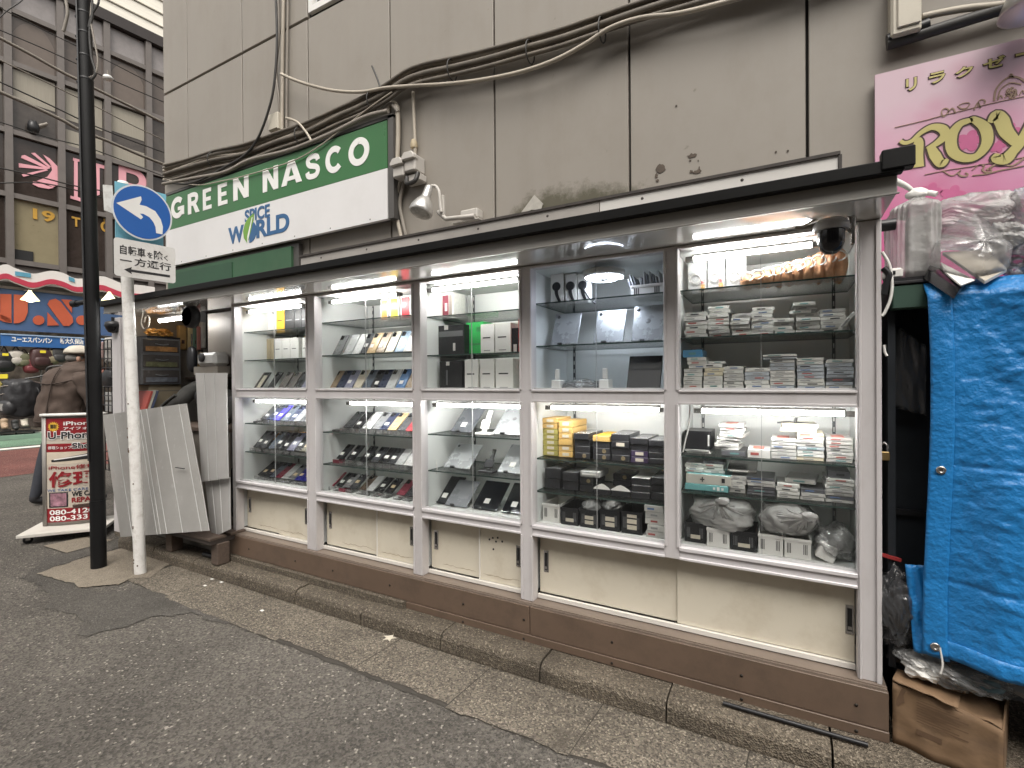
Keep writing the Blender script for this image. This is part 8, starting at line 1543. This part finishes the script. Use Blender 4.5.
# --- stacks of thin cases: every case an object
def stack(name, bay, lv, px0, px1, ybot, ytop, y, d, n, mats, stackname, cat_='case', jit=0.004, rot=0.02, z0=None, face=None, topred=False, shift=0.0, over=None):
    a, c = at(px0, (ybot + ytop) / 2, y), at(px1, (ybot + ytop) / 2, y); w_ = c.x - a.x; z = shz(bay, lv) + 0.001 if z0 is None else z0
    zt = at((px0 + px1) / 2, ytop, y).z; th = (zt - z) / n
    for k in range(n):
        kk = n - 1 - k; m = mats[(k * 3 + k // 2) % len(mats)]
        pos = 'topmost' if kk == 0 else ('bottom' if k == n - 1 - (n - 1) and n > 1 else ordn(kk) + ' from top')
        t = thing(name, '%s %s, %s' % (pos if pos in ('topmost', 'bottom') else pos.split()[0], name.replace('_', ' ') + ('' if pos in ('topmost', 'bottom') else ' from top'), stackname), cat_, ((a.x + c.x) / 2 + random.uniform(-jit, jit) + shift * k, y + random.uniform(-jit, jit) * 0.8, z + k * th), random.uniform(-rot, rot), 'stacked cases in the right cases')
        key = '%s_%.3f_%.3f_%.4f_%s' % (name, w_, d, th, m.name)
        part('case_shell', key, lambda: (MB().box(-w_ / 2, w_ / 2, 0, d, 0.0004, th - 0.0012, 0, None, 1, 0), [m, M_spine[hash_(m.name)]], 0.0008), t, Matrix.Identity(4))
        pm = M_spr[random.randrange(len(M_spr))]
        if th > 0.007: part('spine_print', key + 'p' + pm.name, lambda: (MB().box(-w_ * 0.25, w_ * 0.12, -0.0006, -0.0001, th * 0.32, th * 0.62), pm, 0), t, Matrix.Translation((random.uniform(-w_ * .15, w_ * .15), 0, 0)))
        if topred and kk == 0: part('cover_print', key + 'r', lambda: (MB().box(-w_ * 0.28, w_ * 0.22, d * 0.15, d * 0.75, th - 0.0012, th - 0.0004), M_redc, 0), t, Matrix.Identity(4))
    return z + n * th
M_spr = [M_gtx, M_gtx, M_gtx, mat('print_red', (0.36, 0.09, 0.08), 0.5), mat('print_blue', (0.10, 0.16, 0.30), 0.5), mat('print_teal', (0.12, 0.26, 0.26), 0.5), M_ink]
M_redc = mat('cover_red', (0.50, 0.16, 0.12), 0.4, var=0.2, scale=20)
M_cw = [mat('case_white', (0.66, 0.655, 0.63), 0.35, var=0.05), mat('case_grey', (0.42, 0.42, 0.41), 0.35, var=0.08), mat('case_pale', (0.55, 0.55, 0.53), 0.35, var=0.06), mat('case_cream', (0.62, 0.57, 0.44), 0.4, var=0.05), mat('case_blue', (0.10, 0.28, 0.48), 0.35), mat('case_dark', (0.06, 0.06, 0.065), 0.35, var=0.2), mat('case_cool', (0.40, 0.43, 0.47), 0.3, var=0.08)]
M_spine = {'case_white': mat('spine_white', (0.70, 0.69, 0.66), 0.5, var=0.1, scale=40), 'case_grey': mat('spine_grey', (0.50, 0.49, 0.47), 0.5, var=0.2, scale=40), 'case_pale': mat('spine_pale', (0.60, 0.59, 0.56), 0.5, var=0.15, scale=40), 'case_cream': mat('spine_cream', (0.62, 0.56, 0.42), 0.5), 'case_blue': mat('spine_blue', (0.08, 0.25, 0.45), 0.5), 'case_dark': mat('spine_dark', (0.10, 0.10, 0.11), 0.5, var=0.3, scale=30), 'case_cool': mat('spine_cool', (0.45, 0.48, 0.52), 0.4, var=0.2, scale=40)}
def hash_(n): return n
cw, cg, cpale, ccr, cbl, cdk, ccool = M_cw
RB = 'rightmost upper case'
for i, (a, c, yb, yt, n) in enumerate([(685, 707, 333, 312, 6), (708.5, 729.5, 333, 305.5, 8), (731, 750, 333, 313.5, 6), (751, 773, 332, 307, 8), (774, 794, 331, 318, 4), (796, 820, 330, 313, 5), (820, 846, 329.5, 308.5, 6)]):
    nm = '%s stack from left, middle shelf, rightmost upper case' % ordn(i)
    zt = stack('thin_case', 4, 'U1', a, c, yb, yt, 0.14 + 0.01 * (i % 2), 0.16, n, [cw, cpale, cw, cg, cpale] if i % 2 else [cpale, cg, cw, cpale], nm, jit=0.005, rot=0.035)
    if i == 5: zt = stack('offset_case', 4, 'U1', 793, 815, 312, 302, 0.145, 0.15, 3, [cw, cpale], 'skewed on the sixth stack, rightmost upper case', jit=0.012, rot=0.09, z0=zt)
x = at(838, 329, 0.11).x; t = thing('thin_case', 'single pale case leaning at the right end, middle shelf, rightmost case', 'case', (x, 0.13, SHU[4][1])); MB().box(-0.006, 0.006, 0, 0.12, 0, 0.085, 0, Matrix.Rotation(0.65, 4, 'Y')).build('case_shell', cw, t, bevel=0.001, world=False); MB().box(-0.003, 0.003, -0.0006, -0.0001, 0.02, 0.06, 0, Matrix.Rotation(0.65, 4, 'Y')).build('spine_print', M_gtx, t, world=False)
for i, (a, c, yb, yt, n, ms) in enumerate([(684, 702.5, 389, 368.5, 6, [cpale, cg]), (704, 723, 389, 363.5, 7, [cw, cpale, ccr]), (724, 744, 389, 366, 7, [cg, cpale]), (745, 769.5, 389, 367.5, 6, [ccool, cw]), (770.5, 795, 389, 359, 9, [ccool, cpale, cw]), (797, 824, 389, 357.5, 10, [ccool, cpale, ccool]), (826, 853, 389, 359, 9, [cdk, ccool, ccool, cpale, ccool])]):
    nm = '%s stack from left, floor, rightmost upper case' % ordn(i)
    zt = stack('thin_case', 4, 'U2', a, c, yb, yt, 0.12, 0.17, n, ms, nm, jit=0.003, rot=0.015)
    if i == 0:
        zt = stack('white_case', 4, 'U2', 688, 707, 367, 357, 0.12, 0.15, 3, [cw, cpale], 'on the first floor stack, rightmost upper case', z0=zt); stack('blue_case', 4, 'U2', 683.5, 703, 356.5, 349.5, 0.12, 0.16, 1, [cbl], 'above the white ones on the first floor stack', z0=zt)
    if i == 1: stack('tilted_case', 4, 'U2', 708, 725, 363, 361, 0.12, 0.15, 1, [cw], 'on the second floor stack, rightmost upper case', z0=zt, rot=0.15)
    if i == 4: stack('tilted_case', 4, 'U2', 762, 796, 358, 354, 0.11, 0.13, 2, [ccool, cw], 'on the fifth floor stack, rightmost upper case', z0=zt, rot=0.12)
# --- rightmost upper case, top shelf: cable packs and a pile of orange wrapped cables
M_film = glassmat('pack_film', (0.9, 0.9, 0.9), 0.30, (0.8, 0.8, 0.8), 0.1, 1.6)
zt0 = SHU[4][0] + 0.001
for i, (a, c) in enumerate([(687.5, 706), (707.5, 724.5), (726, 746)]):
    x0, x1 = at(a, 280, 0.17).x, at(c, 280, 0.17).x; zz = at((a + c) / 2, 259 - i * 1.5, 0.17).z
    t = thing('cable_pack', ['clear cable pack at the far left, top shelf, rightmost case', 'clear cable pack in the middle of three, top shelf, rightmost case', 'clear cable pack beside the orange pile, top shelf, rightmost case'][i], 'cable pack', ((x0 + x1) / 2, 0.17, zt0), group='cable packs on the top shelf')
    MB().box(x0, x1, 0.185, 0.188, zt0, zz).build('card', mat('pack_card', (0.55, 0.56, 0.57), 0.4, var=0.08), t)
    b = MB(); cx_, cz_ = (x0 + x1) / 2 - 0.006, zt0 + (zz - zt0) * 0.42; R2 = (x1 - x0) * 0.33
    for k in range(3): b.tube([V((cx_ + (R2 - 0.003 * k) * cos(q9), 0.180 - 0.002 * k, cz_ + (R2 - 0.003 * k) * sin(q9))) for q9 in [j * pi / 12 for j in range(25)]], 0.0028, 5)
    b.build('coiled_cable', M_white, t); MB().box(x1 - 0.022, x1 - 0.006, 0.176, 0.178, zt0 + 0.004, zt0 + 0.035).build('yellow_label', M_yel, t); MB().box(x1 - 0.020, x1 - 0.010, 0.176, 0.178, zt0 + 0.036, zt0 + 0.05).build('red_label', M_redb, t); MB().box(x1 - 0.02, x1 - 0.008, 0.1755, 0.1759, zt0 + 0.005, zt0 + 0.012).build('black_print', M_ink, t)
    m = MB(); m.add([(x0 + 0.001, 0.172, zt0), (x1 - 0.001, 0.172, zt0), (x1 - 0.001, 0.172, zz), (x0 + 0.001, 0.172, zz)], [(0, 1, 2, 3)]); m.build('film', M_film, t)
M_opeach = mat('peach_wrap', (0.62, 0.33, 0.18), 0.35, var=0.35, scale=25)
for k in range(10):
    px = 748 + k * 10.0; x = at(px, 272, 0.17).x; h_ = 0.028 + 0.0042 * k
    t = thing('cable_bundle', '%s peach wrapped cable bundle from left in the pile, rightmost case' % ordn(k), 'cable bundle', (x, 0.18, zt0), group='peach wrapped cable bundles')
    crumple(V((x, 0.19, zt0 + h_)), (0.030, 0.07, h_), 0.25, 2.2, M_opeach, 'wrap', t, 70 + k, 28)
    b = MB(); b.tube([V((x + 0.022 * cos(q9), 0.125 + 0.008 * sin(2 * q9), zt0 + h_ * 1.2 + 0.018 * sin(q9) + 0.004)) for q9 in [j * pi / 8 for j in range(17)]], 0.003, 5); b.build('cable', M_white, t)
# --- lower fourth: yellow and black boxes
M_ys = mat('box_ochre', (0.62, 0.40, 0.13), 0.45, var=0.12, scale=14); M_yl = mat('box_olive_yellow', (0.42, 0.37, 0.10), 0.45, var=0.1); M_lab = mat('label_pale', (0.60, 0.55, 0.45), 0.6, var=0.2, scale=40); M_kt = mat('box_charcoal', (0.028, 0.028, 0.031), 0.3, var=0.2, scale=6); M_ktop = mat('box_top_grey', (0.16, 0.16, 0.17), 0.25, var=0.25, scale=10); M_purp = mat('box_purple', (0.045, 0.03, 0.07), 0.35)
def boxstack(bay, lv, px0, px1, ybot, ytop, y, d, spec, stackname, z0=None):
    """spec bottom to top = (material, top material, decoration, dx, dy, look)"""
    a, c = at(px0, (ybot + ytop) / 2, y), at(px1, (ybot + ytop) / 2, y); w_ = c.x - a.x; z = shz(bay, lv) + 0.001 if z0 is None else z0; zt = at((px0 + px1) / 2, ytop, y).z; n = len(spec); th = (zt - z) / n
    for k, (m, mt, dec, dx, dy, look) in enumerate(spec):
        kk = n - 1 - k; pos = 'topmost' if kk == 0 else ('bottom' if k == 0 else ordn(kk) + ' from top')
        lab = '%s %s of %s' % (look, pos if n > 1 else 'alone, place', stackname)
        t = thing('game_box', lab, 'box', ((a.x + c.x) / 2 + dx, y + dy, z + k * th), random.uniform(-0.02, 0.02), 'stacked boxes in the fourth case')
        MB().box(-w_ / 2, w_ / 2, 0, d, 0.0005, th - 0.0012, 0, None, 0, 1).build('box_body', [m, mt], t, bevel=0.0015, world=False)
        if dec == 'label': MB().box(-w_ * 0.22, w_ * 0.24, -0.0009, -0.0001, th * 0.25, th * 0.75).build('label', M_lab, t, world=False)
        if dec == 'ring':
            MB().lathe([(0.006, 0.0002), (0.0075, 0.0012), (0.009, 0.0012), (0.0095, 0.0002)], (w_ * 0.15, 0, th * 0.5), 16, axis='Y').build('emblem', mat('emblem_gold', (0.28, 0.22, 0.12), 0.4), t, world=False)
    return z + n * th
B = (M_kt, M_kt, None, 0, 0, 'black box'); BR = (M_kt, M_ktop, 'ring', 0, 0, 'black box with ring emblem'); Yx = (M_ys, M_ys, 'label', 0, 0, 'ochre box with label'); Yo = (M_yl, M_yl, 'label', 0.002, 0, 'olive yellow box with label'); PB = (M_purp, M_ktop, 'label', 0, 0, 'purple box with label')
def top(t, look=None, dx=0.0, dec=None): return (t[0], M_ktop, dec, dx, -0.005, look or t[5])
boxstack(3, 'L0', 542.5, 557.5, 456, 418, 0.15, 0.17, [Yo, Yo, Yo, Yo, Yo, Yx, Yx], 'first stack, top shelf, lower fourth case')
boxstack(3, 'L0', 558.5, 572.5, 457, 421, 0.14, 0.19, [Yx, Yx, (M_ys, M_ys, None, 0.001, -0.004, 'plain ochre box'), Yx, Yx, Yx], 'second stack, top shelf, lower fourth case')
boxstack(3, 'L0', 574.5, 589.5, 459, 433, 0.13, 0.20, [BR, B, B, (M_kt, mat('lid_silver', (0.40, 0.41, 0.42), 0.2, 0.3), None, -0.002, -0.008, 'black box with silver lid')], 'third stack, top shelf, lower fourth case')
boxstack(3, 'L0', 593, 610, 460, 435.5, 0.13, 0.20, [BR, BR, B, (M_ys, M_yel, None, 0.0, -0.004, 'ochre box')], 'fourth stack, top shelf, lower fourth case')
boxstack(3, 'L0', 611.5, 629.5, 462, 434, 0.13, 0.20, [BR, B, (M_kt, M_kt, 'label', 0, -0.005, 'black box with label'), top(B, 'black box with grey top')], 'fifth stack, top shelf, lower fourth case')
boxstack(3, 'L0', 630.5, 648, 464, 438, 0.13, 0.20, [PB, PB, B, top(B, 'black box with grey top')], 'sixth stack, top shelf, lower fourth case')
boxstack(3, 'L0', 649, 664, 466, 440, 0.13, 0.20, [B, B, B, top(B)], 'seventh stack, top shelf, lower fourth case')
boxstack(3, 'L1', 544.5, 560, 489, 468, 0.14, 0.17, [B, top(B, 'black box', 0.005)], 'first stack, middle shelf, lower fourth case')
boxstack(3, 'L1', 563, 578, 490, 472, 0.14, 0.17, [B, top(B, 'black box')], 'second stack, middle shelf, lower fourth case')
zt = boxstack(3, 'L1', 580, 593, 492, 477, 0.14, 0.17, [B, BR], 'third stack, middle shelf, lower fourth case')
x0, x1 = at(580, 474, 0.13).x, at(600, 474, 0.13).x; t = thing('paper_tray', 'grey wrapped tray on the third stack, middle shelf, lower fourth case', 'tray', ((x0 + x1) / 2, 0.16, zt)); MB().box(x0, x1, 0.13, 0.26, zt + 0.001, zt + 0.03).build('tray_body', mat('tray_paper', (0.40, 0.40, 0.39), 0.4, var=0.3, scale=25), t, bevel=0.004); MB().box(x0 + 0.01, x1 - 0.01, 0.1285, 0.1297, zt + 0.012, zt + 0.02).build('band', M_paper, t)
for i, (a, c, stn) in enumerate([(594, 610, 'left'), (611.5, 630, 'right')]):
    z = SHL[3][1] + 0.001; x0, x1 = at(a, 495, 0.12).x, at(c, 497, 0.12).x; h_ = at(a, 488.5 + i * 1.5, 0.12).z - z
    t = thing('open_box', '%s open black box with white paper flap, middle shelf, fourth case' % stn, 'box', ((x0 + x1) / 2, 0.12, z), group='open boxes with paper flaps'); MB().box(x0, x1, 0.12, 0.27, z, z + h_).build('box_body', M_kt, t, bevel=0.001)
    poly = [(x0 - 0.003, 0), (x1 + 0.003, 0), (x1 - 0.004, 0.008), ((x0 + x1) / 2 + 0.012, 0.022), ((x0 + x1) / 2, 0.026), ((x0 + x1) / 2 - 0.012, 0.022), (x0 + 0.004, 0.008)]
    flat(poly, wallM(0, 0.119, z + h_), 0.001).build('paper_flap', M_paper, t)
boxstack(3, 'L1', 613, 631, 488, 474, 0.20, 0.15, [B, BR], 'back stack behind the right paper flap, fourth case', z0=SHL[3][1] + 0.03)
boxstack(3, 'L1', 631.5, 650, 499, 478, 0.13, 0.17, [(M_kt, M_kt, None, 0, -0.01, 'black box'), (M_kt, M_kt, None, 0.003, -0.005, 'black box'), (M_kt, M_paper, None, 0, 0, 'black box under a white sheet')], 'fifth stack, middle shelf, lower fourth case')
boxstack(3, 'L1', 651, 664, 501, 477, 0.13, 0.17, [B, B, top(B)], 'sixth stack, middle shelf, lower fourth case')
def crate(bay, px0, px1, ytop, ybot, y, m, label, lab=False, group=None, d=0.18):
    z = ZL - 0.009; a, c = at(px0, (ytop + ybot) / 2, y), at(px1, (ytop + ybot) / 2, y); h_ = at((px0 + px1) / 2, ytop, y).z - z
    t = thing('storage_crate', label, 'crate', ((a.x + c.x) / 2, y, z), 0, group or 'small crates on the case floors'); basket(t, a.x, c.x, y, y + d, z, h_, m)
    for k in range(lab if lab else 0): MB().box(a.x + (c.x - a.x) * 0.28, c.x - (c.x - a.x) * 0.25, y - 0.0022, y - 0.0012, z + h_ * (0.2 + 0.27 * k), z + h_ * (0.40 + 0.27 * k)).build('label', M_lab, t)
    return (a.x + c.x) / 2, z + h_, c.x - a.x
crate(3, 543, 559.5, 504, 519, 0.12, M_white, 'white crate at the left end, floor of the lower fourth case')
crate(3, 561, 578, 508, 523, 0.11, M_black, 'black crate beside the white crate, floor of lower fourth case', 1)
xa_, za_, wa_ = crate(3, 580, 598, 510, 526, 0.11, M_black, 'black crate with grey bag on top and wide label, fourth case', 2)
xb_, zb3, wb_ = crate(3, 600, 619.5, 510, 528, 0.11, M_black, 'black crate with clear bag on top and two labels, fourth case', 2)
crate(3, 621.5, 642, 512, 531, 0.11, M_black, 'black crate with three labels beside the paper pile, fourth case', 3)
t = thing('wrapped_goods', 'grey plastic wrapped goods in the black crate with wide label', 'goods', (xa_, 0.2, za_)); crumple(V((xa_ - 0.005, 0.19, za_ + 0.004)), (wa_ * 0.52, 0.07, 0.03), 0.28, 2.3, mat('grey_wrap', (0.16, 0.16, 0.165), 0.25, var=0.5, scale=12), 'wrap', t, 81, 44); crumple(V((xa_ - 0.005, 0.185, za_ + 0.006)), (wa_ * 0.55, 0.075, 0.032), 0.28, 2.3, M_bagc, 'film', t, 82, 44)
t = thing('wrapped_goods', 'clear plastic wrapped goods in the black crate with two labels', 'goods', (xb_, 0.2, zb3)); crumple(V((xb_ - 0.004, 0.19, zb3 + 0.006)), (wb_ * 0.5, 0.07, 0.033), 0.25, 2.3, mat('pale_wrap', (0.36, 0.36, 0.36), 0.3, var=0.5, scale=12), 'wrap', t, 84, 44); crumple(V((xb_ - 0.004, 0.185, zb3 + 0.008)), (wb_ * 0.53, 0.075, 0.036), 0.28, 2.3, M_bagc, 'film', t, 85, 44)
zt = stack('paper_pack', 3, 'L2', 646, 664.5, 536, 506, 0.11, 0.16, 5, [mat('case_paper', (0.34, 0.33, 0.30), 0.6, var=0.15)] if False else [cg, cpale], 'pile at the right end, floor of lower fourth case', 'paper pack', jit=0.008, rot=0.10)
# --- lower rightmost
z1 = SHL[4][0] + 0.001
zt = stack('flat_case', 4, 'L0', 685.5, 710, 456, 449.5, 0.13, 0.17, 2, [cpale, cg], 'under the black box, top shelf, lower rightmost case', rot=0.06)
carton('gadget_box', 4, 'L0', 685, 711, 431, 0.135, 0.14, K3, 'black box on two flat cases, top shelf, lower rightmost case', z0=zt + 0.001, ybot=449, pr=[(0.88, 0.94, 0.2, 0.8, M_paperside)])
zt = stack('dark_case', 4, 'L0', 722, 746, 456, 451, 0.12, 0.17, 1, [cdk], 'at the bottom of the skewed stack, lower rightmost case')
stack('media_case', 4, 'L0', 715, 739, 450, 424, 0.14, 0.17, 8, [cw, cg, cw, cpale], 'skewed stack, top shelf, lower rightmost case', jit=0.006, rot=0.10, z0=zt, topred=True, shift=0.003)
stack('media_case', 4, 'L0', 747, 769.5, 457, 449.5, 0.10, 0.15, 1, [cw], 'single red printed one beside the skewed stack', topred=True)
stack('media_case', 4, 'L0', 771, 796, 461, 438.5, 0.12, 0.16, 6, [cg, cg, cw], 'left of three tidy stacks, lower rightmost case', topred=True, jit=0.002)
zt = stack('media_case', 4, 'L0', 797, 824, 462, 433, 0.12, 0.16, 8, [ccr, cw, cpale, cw, ccool, cw], 'middle of three tidy stacks, lower rightmost case', topred=True, jit=0.003)
stack('cream_case', 4, 'L0', 783, 819, 432, 424, 0.13, 0.15, 2, [ccr], 'across the middle tidy stack, lower rightmost case', z0=zt, rot=0.05, jit=0.008)
x = at(795, 422, 0.18).x; zc_ = at(795, 423, 0.18).z; t = thing('earphones', 'dark earphones lying on the two cream cases, lower rightmost case', 'earphones', (x, 0.18, zc_)); MB().tube(cat([(x - 0.06, 0.17, zc_), (x - 0.02, 0.16, zc_ + 0.006), (x + 0.02, 0.18, zc_ + 0.002), (x + 0.07, 0.17, zc_)], 5), 0.003, 6).build('cord', M_black, t); MB().tube([(x, 0.17, zc_), (x + 0.004, 0.17, zc_ + 0.022)], 0.005, 6).build('earpiece', M_black, t)
stack('media_case', 4, 'L0', 826.5, 853, 463.5, 438, 0.12, 0.16, 7, [cg, cg, cw, cpale, cw], 'right of three tidy stacks, lower rightmost case', topred=True, jit=0.002)
# middle shelf of the lower rightmost case
M_teal = mat('box_teal', (0.17, 0.42, 0.43), 0.4, var=0.06); M_offw = mat('box_offwhite', (0.50, 0.48, 0.43), 0.5, var=0.08)
z2 = SHL[4][1] + 0.001
def longbox(px0, px1, ytop, ybot, y, d, face, topm, label, z0, pr):
    return carton('long_box', 4, 'L1', px0, px1, ytop, y, d, (face, face, topm), label, z0=z0, ybot=ybot, pr=pr)
t, w_, h1 = longbox(685, 728, 485, 494, 0.11, 0.20, M_teal, M_teal, 'long teal box with white symbols, middle shelf, lower rightmost case', z2, [(0.66, 0.71, 0.3, 0.7, M_paper), (0.75, 0.81, 0.2, 0.8, M_paper), (0.85, 0.90, 0.3, 0.7, M_paper)])
t, w_, h2 = longbox(686, 731, 475, 484, 0.115, 0.19, M_offw, M_teal, 'long off white box with teal lid lying on the teal box', z2 + h1 + 0.001, [(0.32, 0.42, 0.44, 0.56, M_ink), (0.36, 0.385, 0.25, 0.75, M_ink), (0.80, 0.87, 0.3, 0.75, M_ink)])
zt = z2 + h1 + h2 + 0.002
stack('pale_case', 4, 'L1', 685, 703, 473, 463, 0.15, 0.14, 4, [cpale, cw], 'left pile on the long teal boxes, lower rightmost case', z0=zt)
stack('pale_case', 4, 'L1', 703, 724, 472, 461, 0.16, 0.14, 4, [cw, cg, cdk, cw], 'right pile on the long teal boxes, lower rightmost case', z0=zt, rot=0.08)
stack('plain_case', 4, 'L1', 730, 746, 494, 476, 0.13, 0.15, 4, [cg, cpale], 'squeezed between teal boxes and dark pile, rightmost case', rot=0.05)
x0, x1 = at(727, 470, 0.14).x, at(748, 470, 0.14).x; zz = at(735, 472, 0.14).z; t = thing('silver_case', 'thin silver case tilted over the grey cases, lower rightmost case', 'case', ((x0 + x1) / 2, 0.14, zz)); MB().box(x0, x1 + 0.03, 0, 0.14, 0, 0.009, 0, Matrix.Translation((0, 0.14, zz)) @ Matrix.Rotation(0.16, 4, 'X') ).build('case_shell', M_chrome, t, bevel=0.001); MB().box(x0 + 0.01, x1, 0, 0.002, 0.003, 0.006, 0, Matrix.Translation((0, 0.1375, zz)) @ Matrix.Rotation(0.16, 4, 'X')).build('spine_print', M_paper, t)
stack('dark_case', 4, 'L1', 747.5, 775, 497, 477.5, 0.12, 0.16, 6, [cdk, cdk, cg, cdk], 'dark pile in the middle, lower rightmost case', rot=0.04)
zt = stack('white_case', 4, 'L1', 776.5, 798.5, 499, 484, 0.12, 0.16, 4, [cw, cpale, cw], 'bright pile right of the dark one, lower rightmost case', rot=0.05)
stack('grey_case', 4, 'L1', 784, 815, 483, 479, 0.15, 0.16, 1, [cg], 'lying across the bright pile, lower rightmost case', z0=zt, rot=0.12)
stack('plain_case', 4, 'L1', 800, 824, 501, 489, 0.12, 0.16, 3, [cg, cdk, cpale], 'low pile before the tall one, lower rightmost case', rot=0.03)
zt = stack('plain_case', 4, 'L1', 826, 854, 507, 479, 0.12, 0.17, 7, [cg, cg, cpale, cdk, cw], 'tall pile at the right end, middle shelf, rightmost case', jit=0.002)
stack('dark_case', 4, 'L1', 829, 851, 478, 471, 0.14, 0.14, 1, [cdk], 'alone on the tall pile, lower rightmost case', z0=zt)
# floor crates and bags
crate(4, 685, 705.5, 523, 543, 0.12, M_black, 'black crate at the left end, floor of the lower rightmost case', 1)
crate(4, 707, 729.5, 529, 548, 0.10, M_white, 'white crate between two black ones, lower rightmost case')
crate(4, 731, 756.5, 532, 552, 0.10, M_black, 'black crate with label left of two white crates, rightmost case', 1)
crate(4, 758.5, 783, 535, 556, 0.10, M_white, 'left white crate of the neighbouring pair, lower rightmost case')
crate(4, 784.5, 811, 539, 561, 0.10, M_white, 'right white crate of the neighbouring pair, lower rightmost case')
def bagged(px0, px1, ytop, ybot, y, label, seed, dark=0.3, neck=None):
    a, c = at(px0, (ytop + ybot) / 2, y), at(px1, (ytop + ybot) / 2, y); zt, zb = at((px0 + px1) / 2, ytop, y).z, at((px0 + px1) / 2, ybot, y).z
    cc = V(((a.x + c.x) / 2, y + 0.06, (zt + zb) / 2)); t = thing('plastic_bag', label, 'plastic bag', V((cc.x, cc.y, zb)))
    crumple(cc, ((c.x - a.x) / 2 * 0.97, 0.11, (zt - zb) / 2 * 0.97), 0.22, 2.6, M_tissue, 'bag', t, seed, 110, 0.3)
    crumple(cc + V((0, 0.02, 0)), ((c.x - a.x) / 2 * 0.8, 0.08, (zt - zb) / 2 * 0.78), 0.15, 1.6, mat('bag_goods_%d' % seed, (0.70, 0.73, 0.73) if dark < 0.5 else (0.42, 0.42, 0.42), 0.5, var=dark, scale=16), 'contents', t, seed + 1, 40, 0.2)
    if neck:
        n_ = at(neck[0], neck[1], y - 0.06); b = MB()
        for k in range(12):
            a_ = k * 2 * pi / 12 + 0.3 * sin(k * 5); e = cc + V(((c.x - a.x) / 2 * 0.85 * cos(a_), -0.09 * (0.55 + 0.45 * abs(sin(k * 3.1))), (zt - zb) / 2 * 0.8 * sin(a_)))
            b.tube(cat([n_, n_.lerp(e, 0.5) + V((0, -0.022, 0.004)), e], 5), [0.007, 0.006, 0.006, 0.005, 0.005, 0.005, 0.004, 0.003, 0.002, 0.0015, 0.001], 5)
        b.build('pleat', M_tissue, t); crumple(n_ + V((0.012, -0.004, 0.008)), (0.026, 0.014, 0.016), 0.4, 2.4, M_tissue, 'twist', t, seed + 5, 30)
bagged(686, 756, 499, 532, 0.13, 'milky plastic bag over the left crates, floor of lower rightmost case', 101, 0.2, (719, 503))
bagged(757, 819, 504, 538, 0.12, 'clear plastic bag with twisted neck over the white crate pair', 104, 0.7, (806, 518))
a = at(836, 545, 0.13); t = thing('plastic_bag', 'crumpled clear bag with a small white carton in the right corner, floor', 'plastic bag', (a.x, 0.16, ZL)); crumple(V((a.x, 0.17, ZL + 0.055)), (0.068, 0.08, 0.065), 0.42, 2.5, M_bagc, 'bag', t, 107, 72); crumple(V((a.x + 0.01, 0.19, ZL + 0.05)), (0.045, 0.055, 0.045), 0.3, 2.0, mat('corner_goods', (0.22, 0.22, 0.21), 0.4, var=0.6, scale=18), 'contents', t, 108, 32); MB().box(-0.03, 0.03, -0.02, 0.03, 0, 0.05, 0, Matrix.Translation((a.x - 0.04, 0.12, ZL)) @ Matrix.Rotation(0.4, 4, 'Y')).build('white_carton', M_white, t, bevel=0.003)
# thin cables inside the cases
for pts, Y, lab in [([(431, 300), (436, 315), (431, 330), (437, 345), (434, 360), (437, 375)], 0.2, 'thin white cable hanging at the left side of the upper third case'), ([(428, 405), (430, 425), (434, 450), (437, 468), (436, 474)], 0.14, 'thin white cable hanging at the left side of the lower third case'), ([(690, 404), (689, 425), (686, 438), (683, 452)], 0.06, 'thin white cable hanging at the left side of the lower rightmost case')]:
    tag(MB().tube(cat([at(x, y, Y) for x, y in pts], 5), 0.003, 6).build('lamp_cable', M_white), lab, 'cable')
# ================================================================ unseen plain building across the alley, added to shade the street and darken reflections
ob = thing('unseen_building', 'unseen grey building added across the alley to shade it and darken reflections', 'building', (-2, -8, 0))
MB().box(-5.2, 14, -14, -7.0, 0, 7.5).build('wall', mat('plain_render', (0.16, 0.155, 0.15), 0.8, var=0.1), ob)
for k in range(8):
    for z in (1.0, 4.2): MB().box(-4.6 + k * 2.3, -3.2 + k * 2.3, -6.99, -6.96, z, z + 1.8).build('window', M_gl[0], ob)
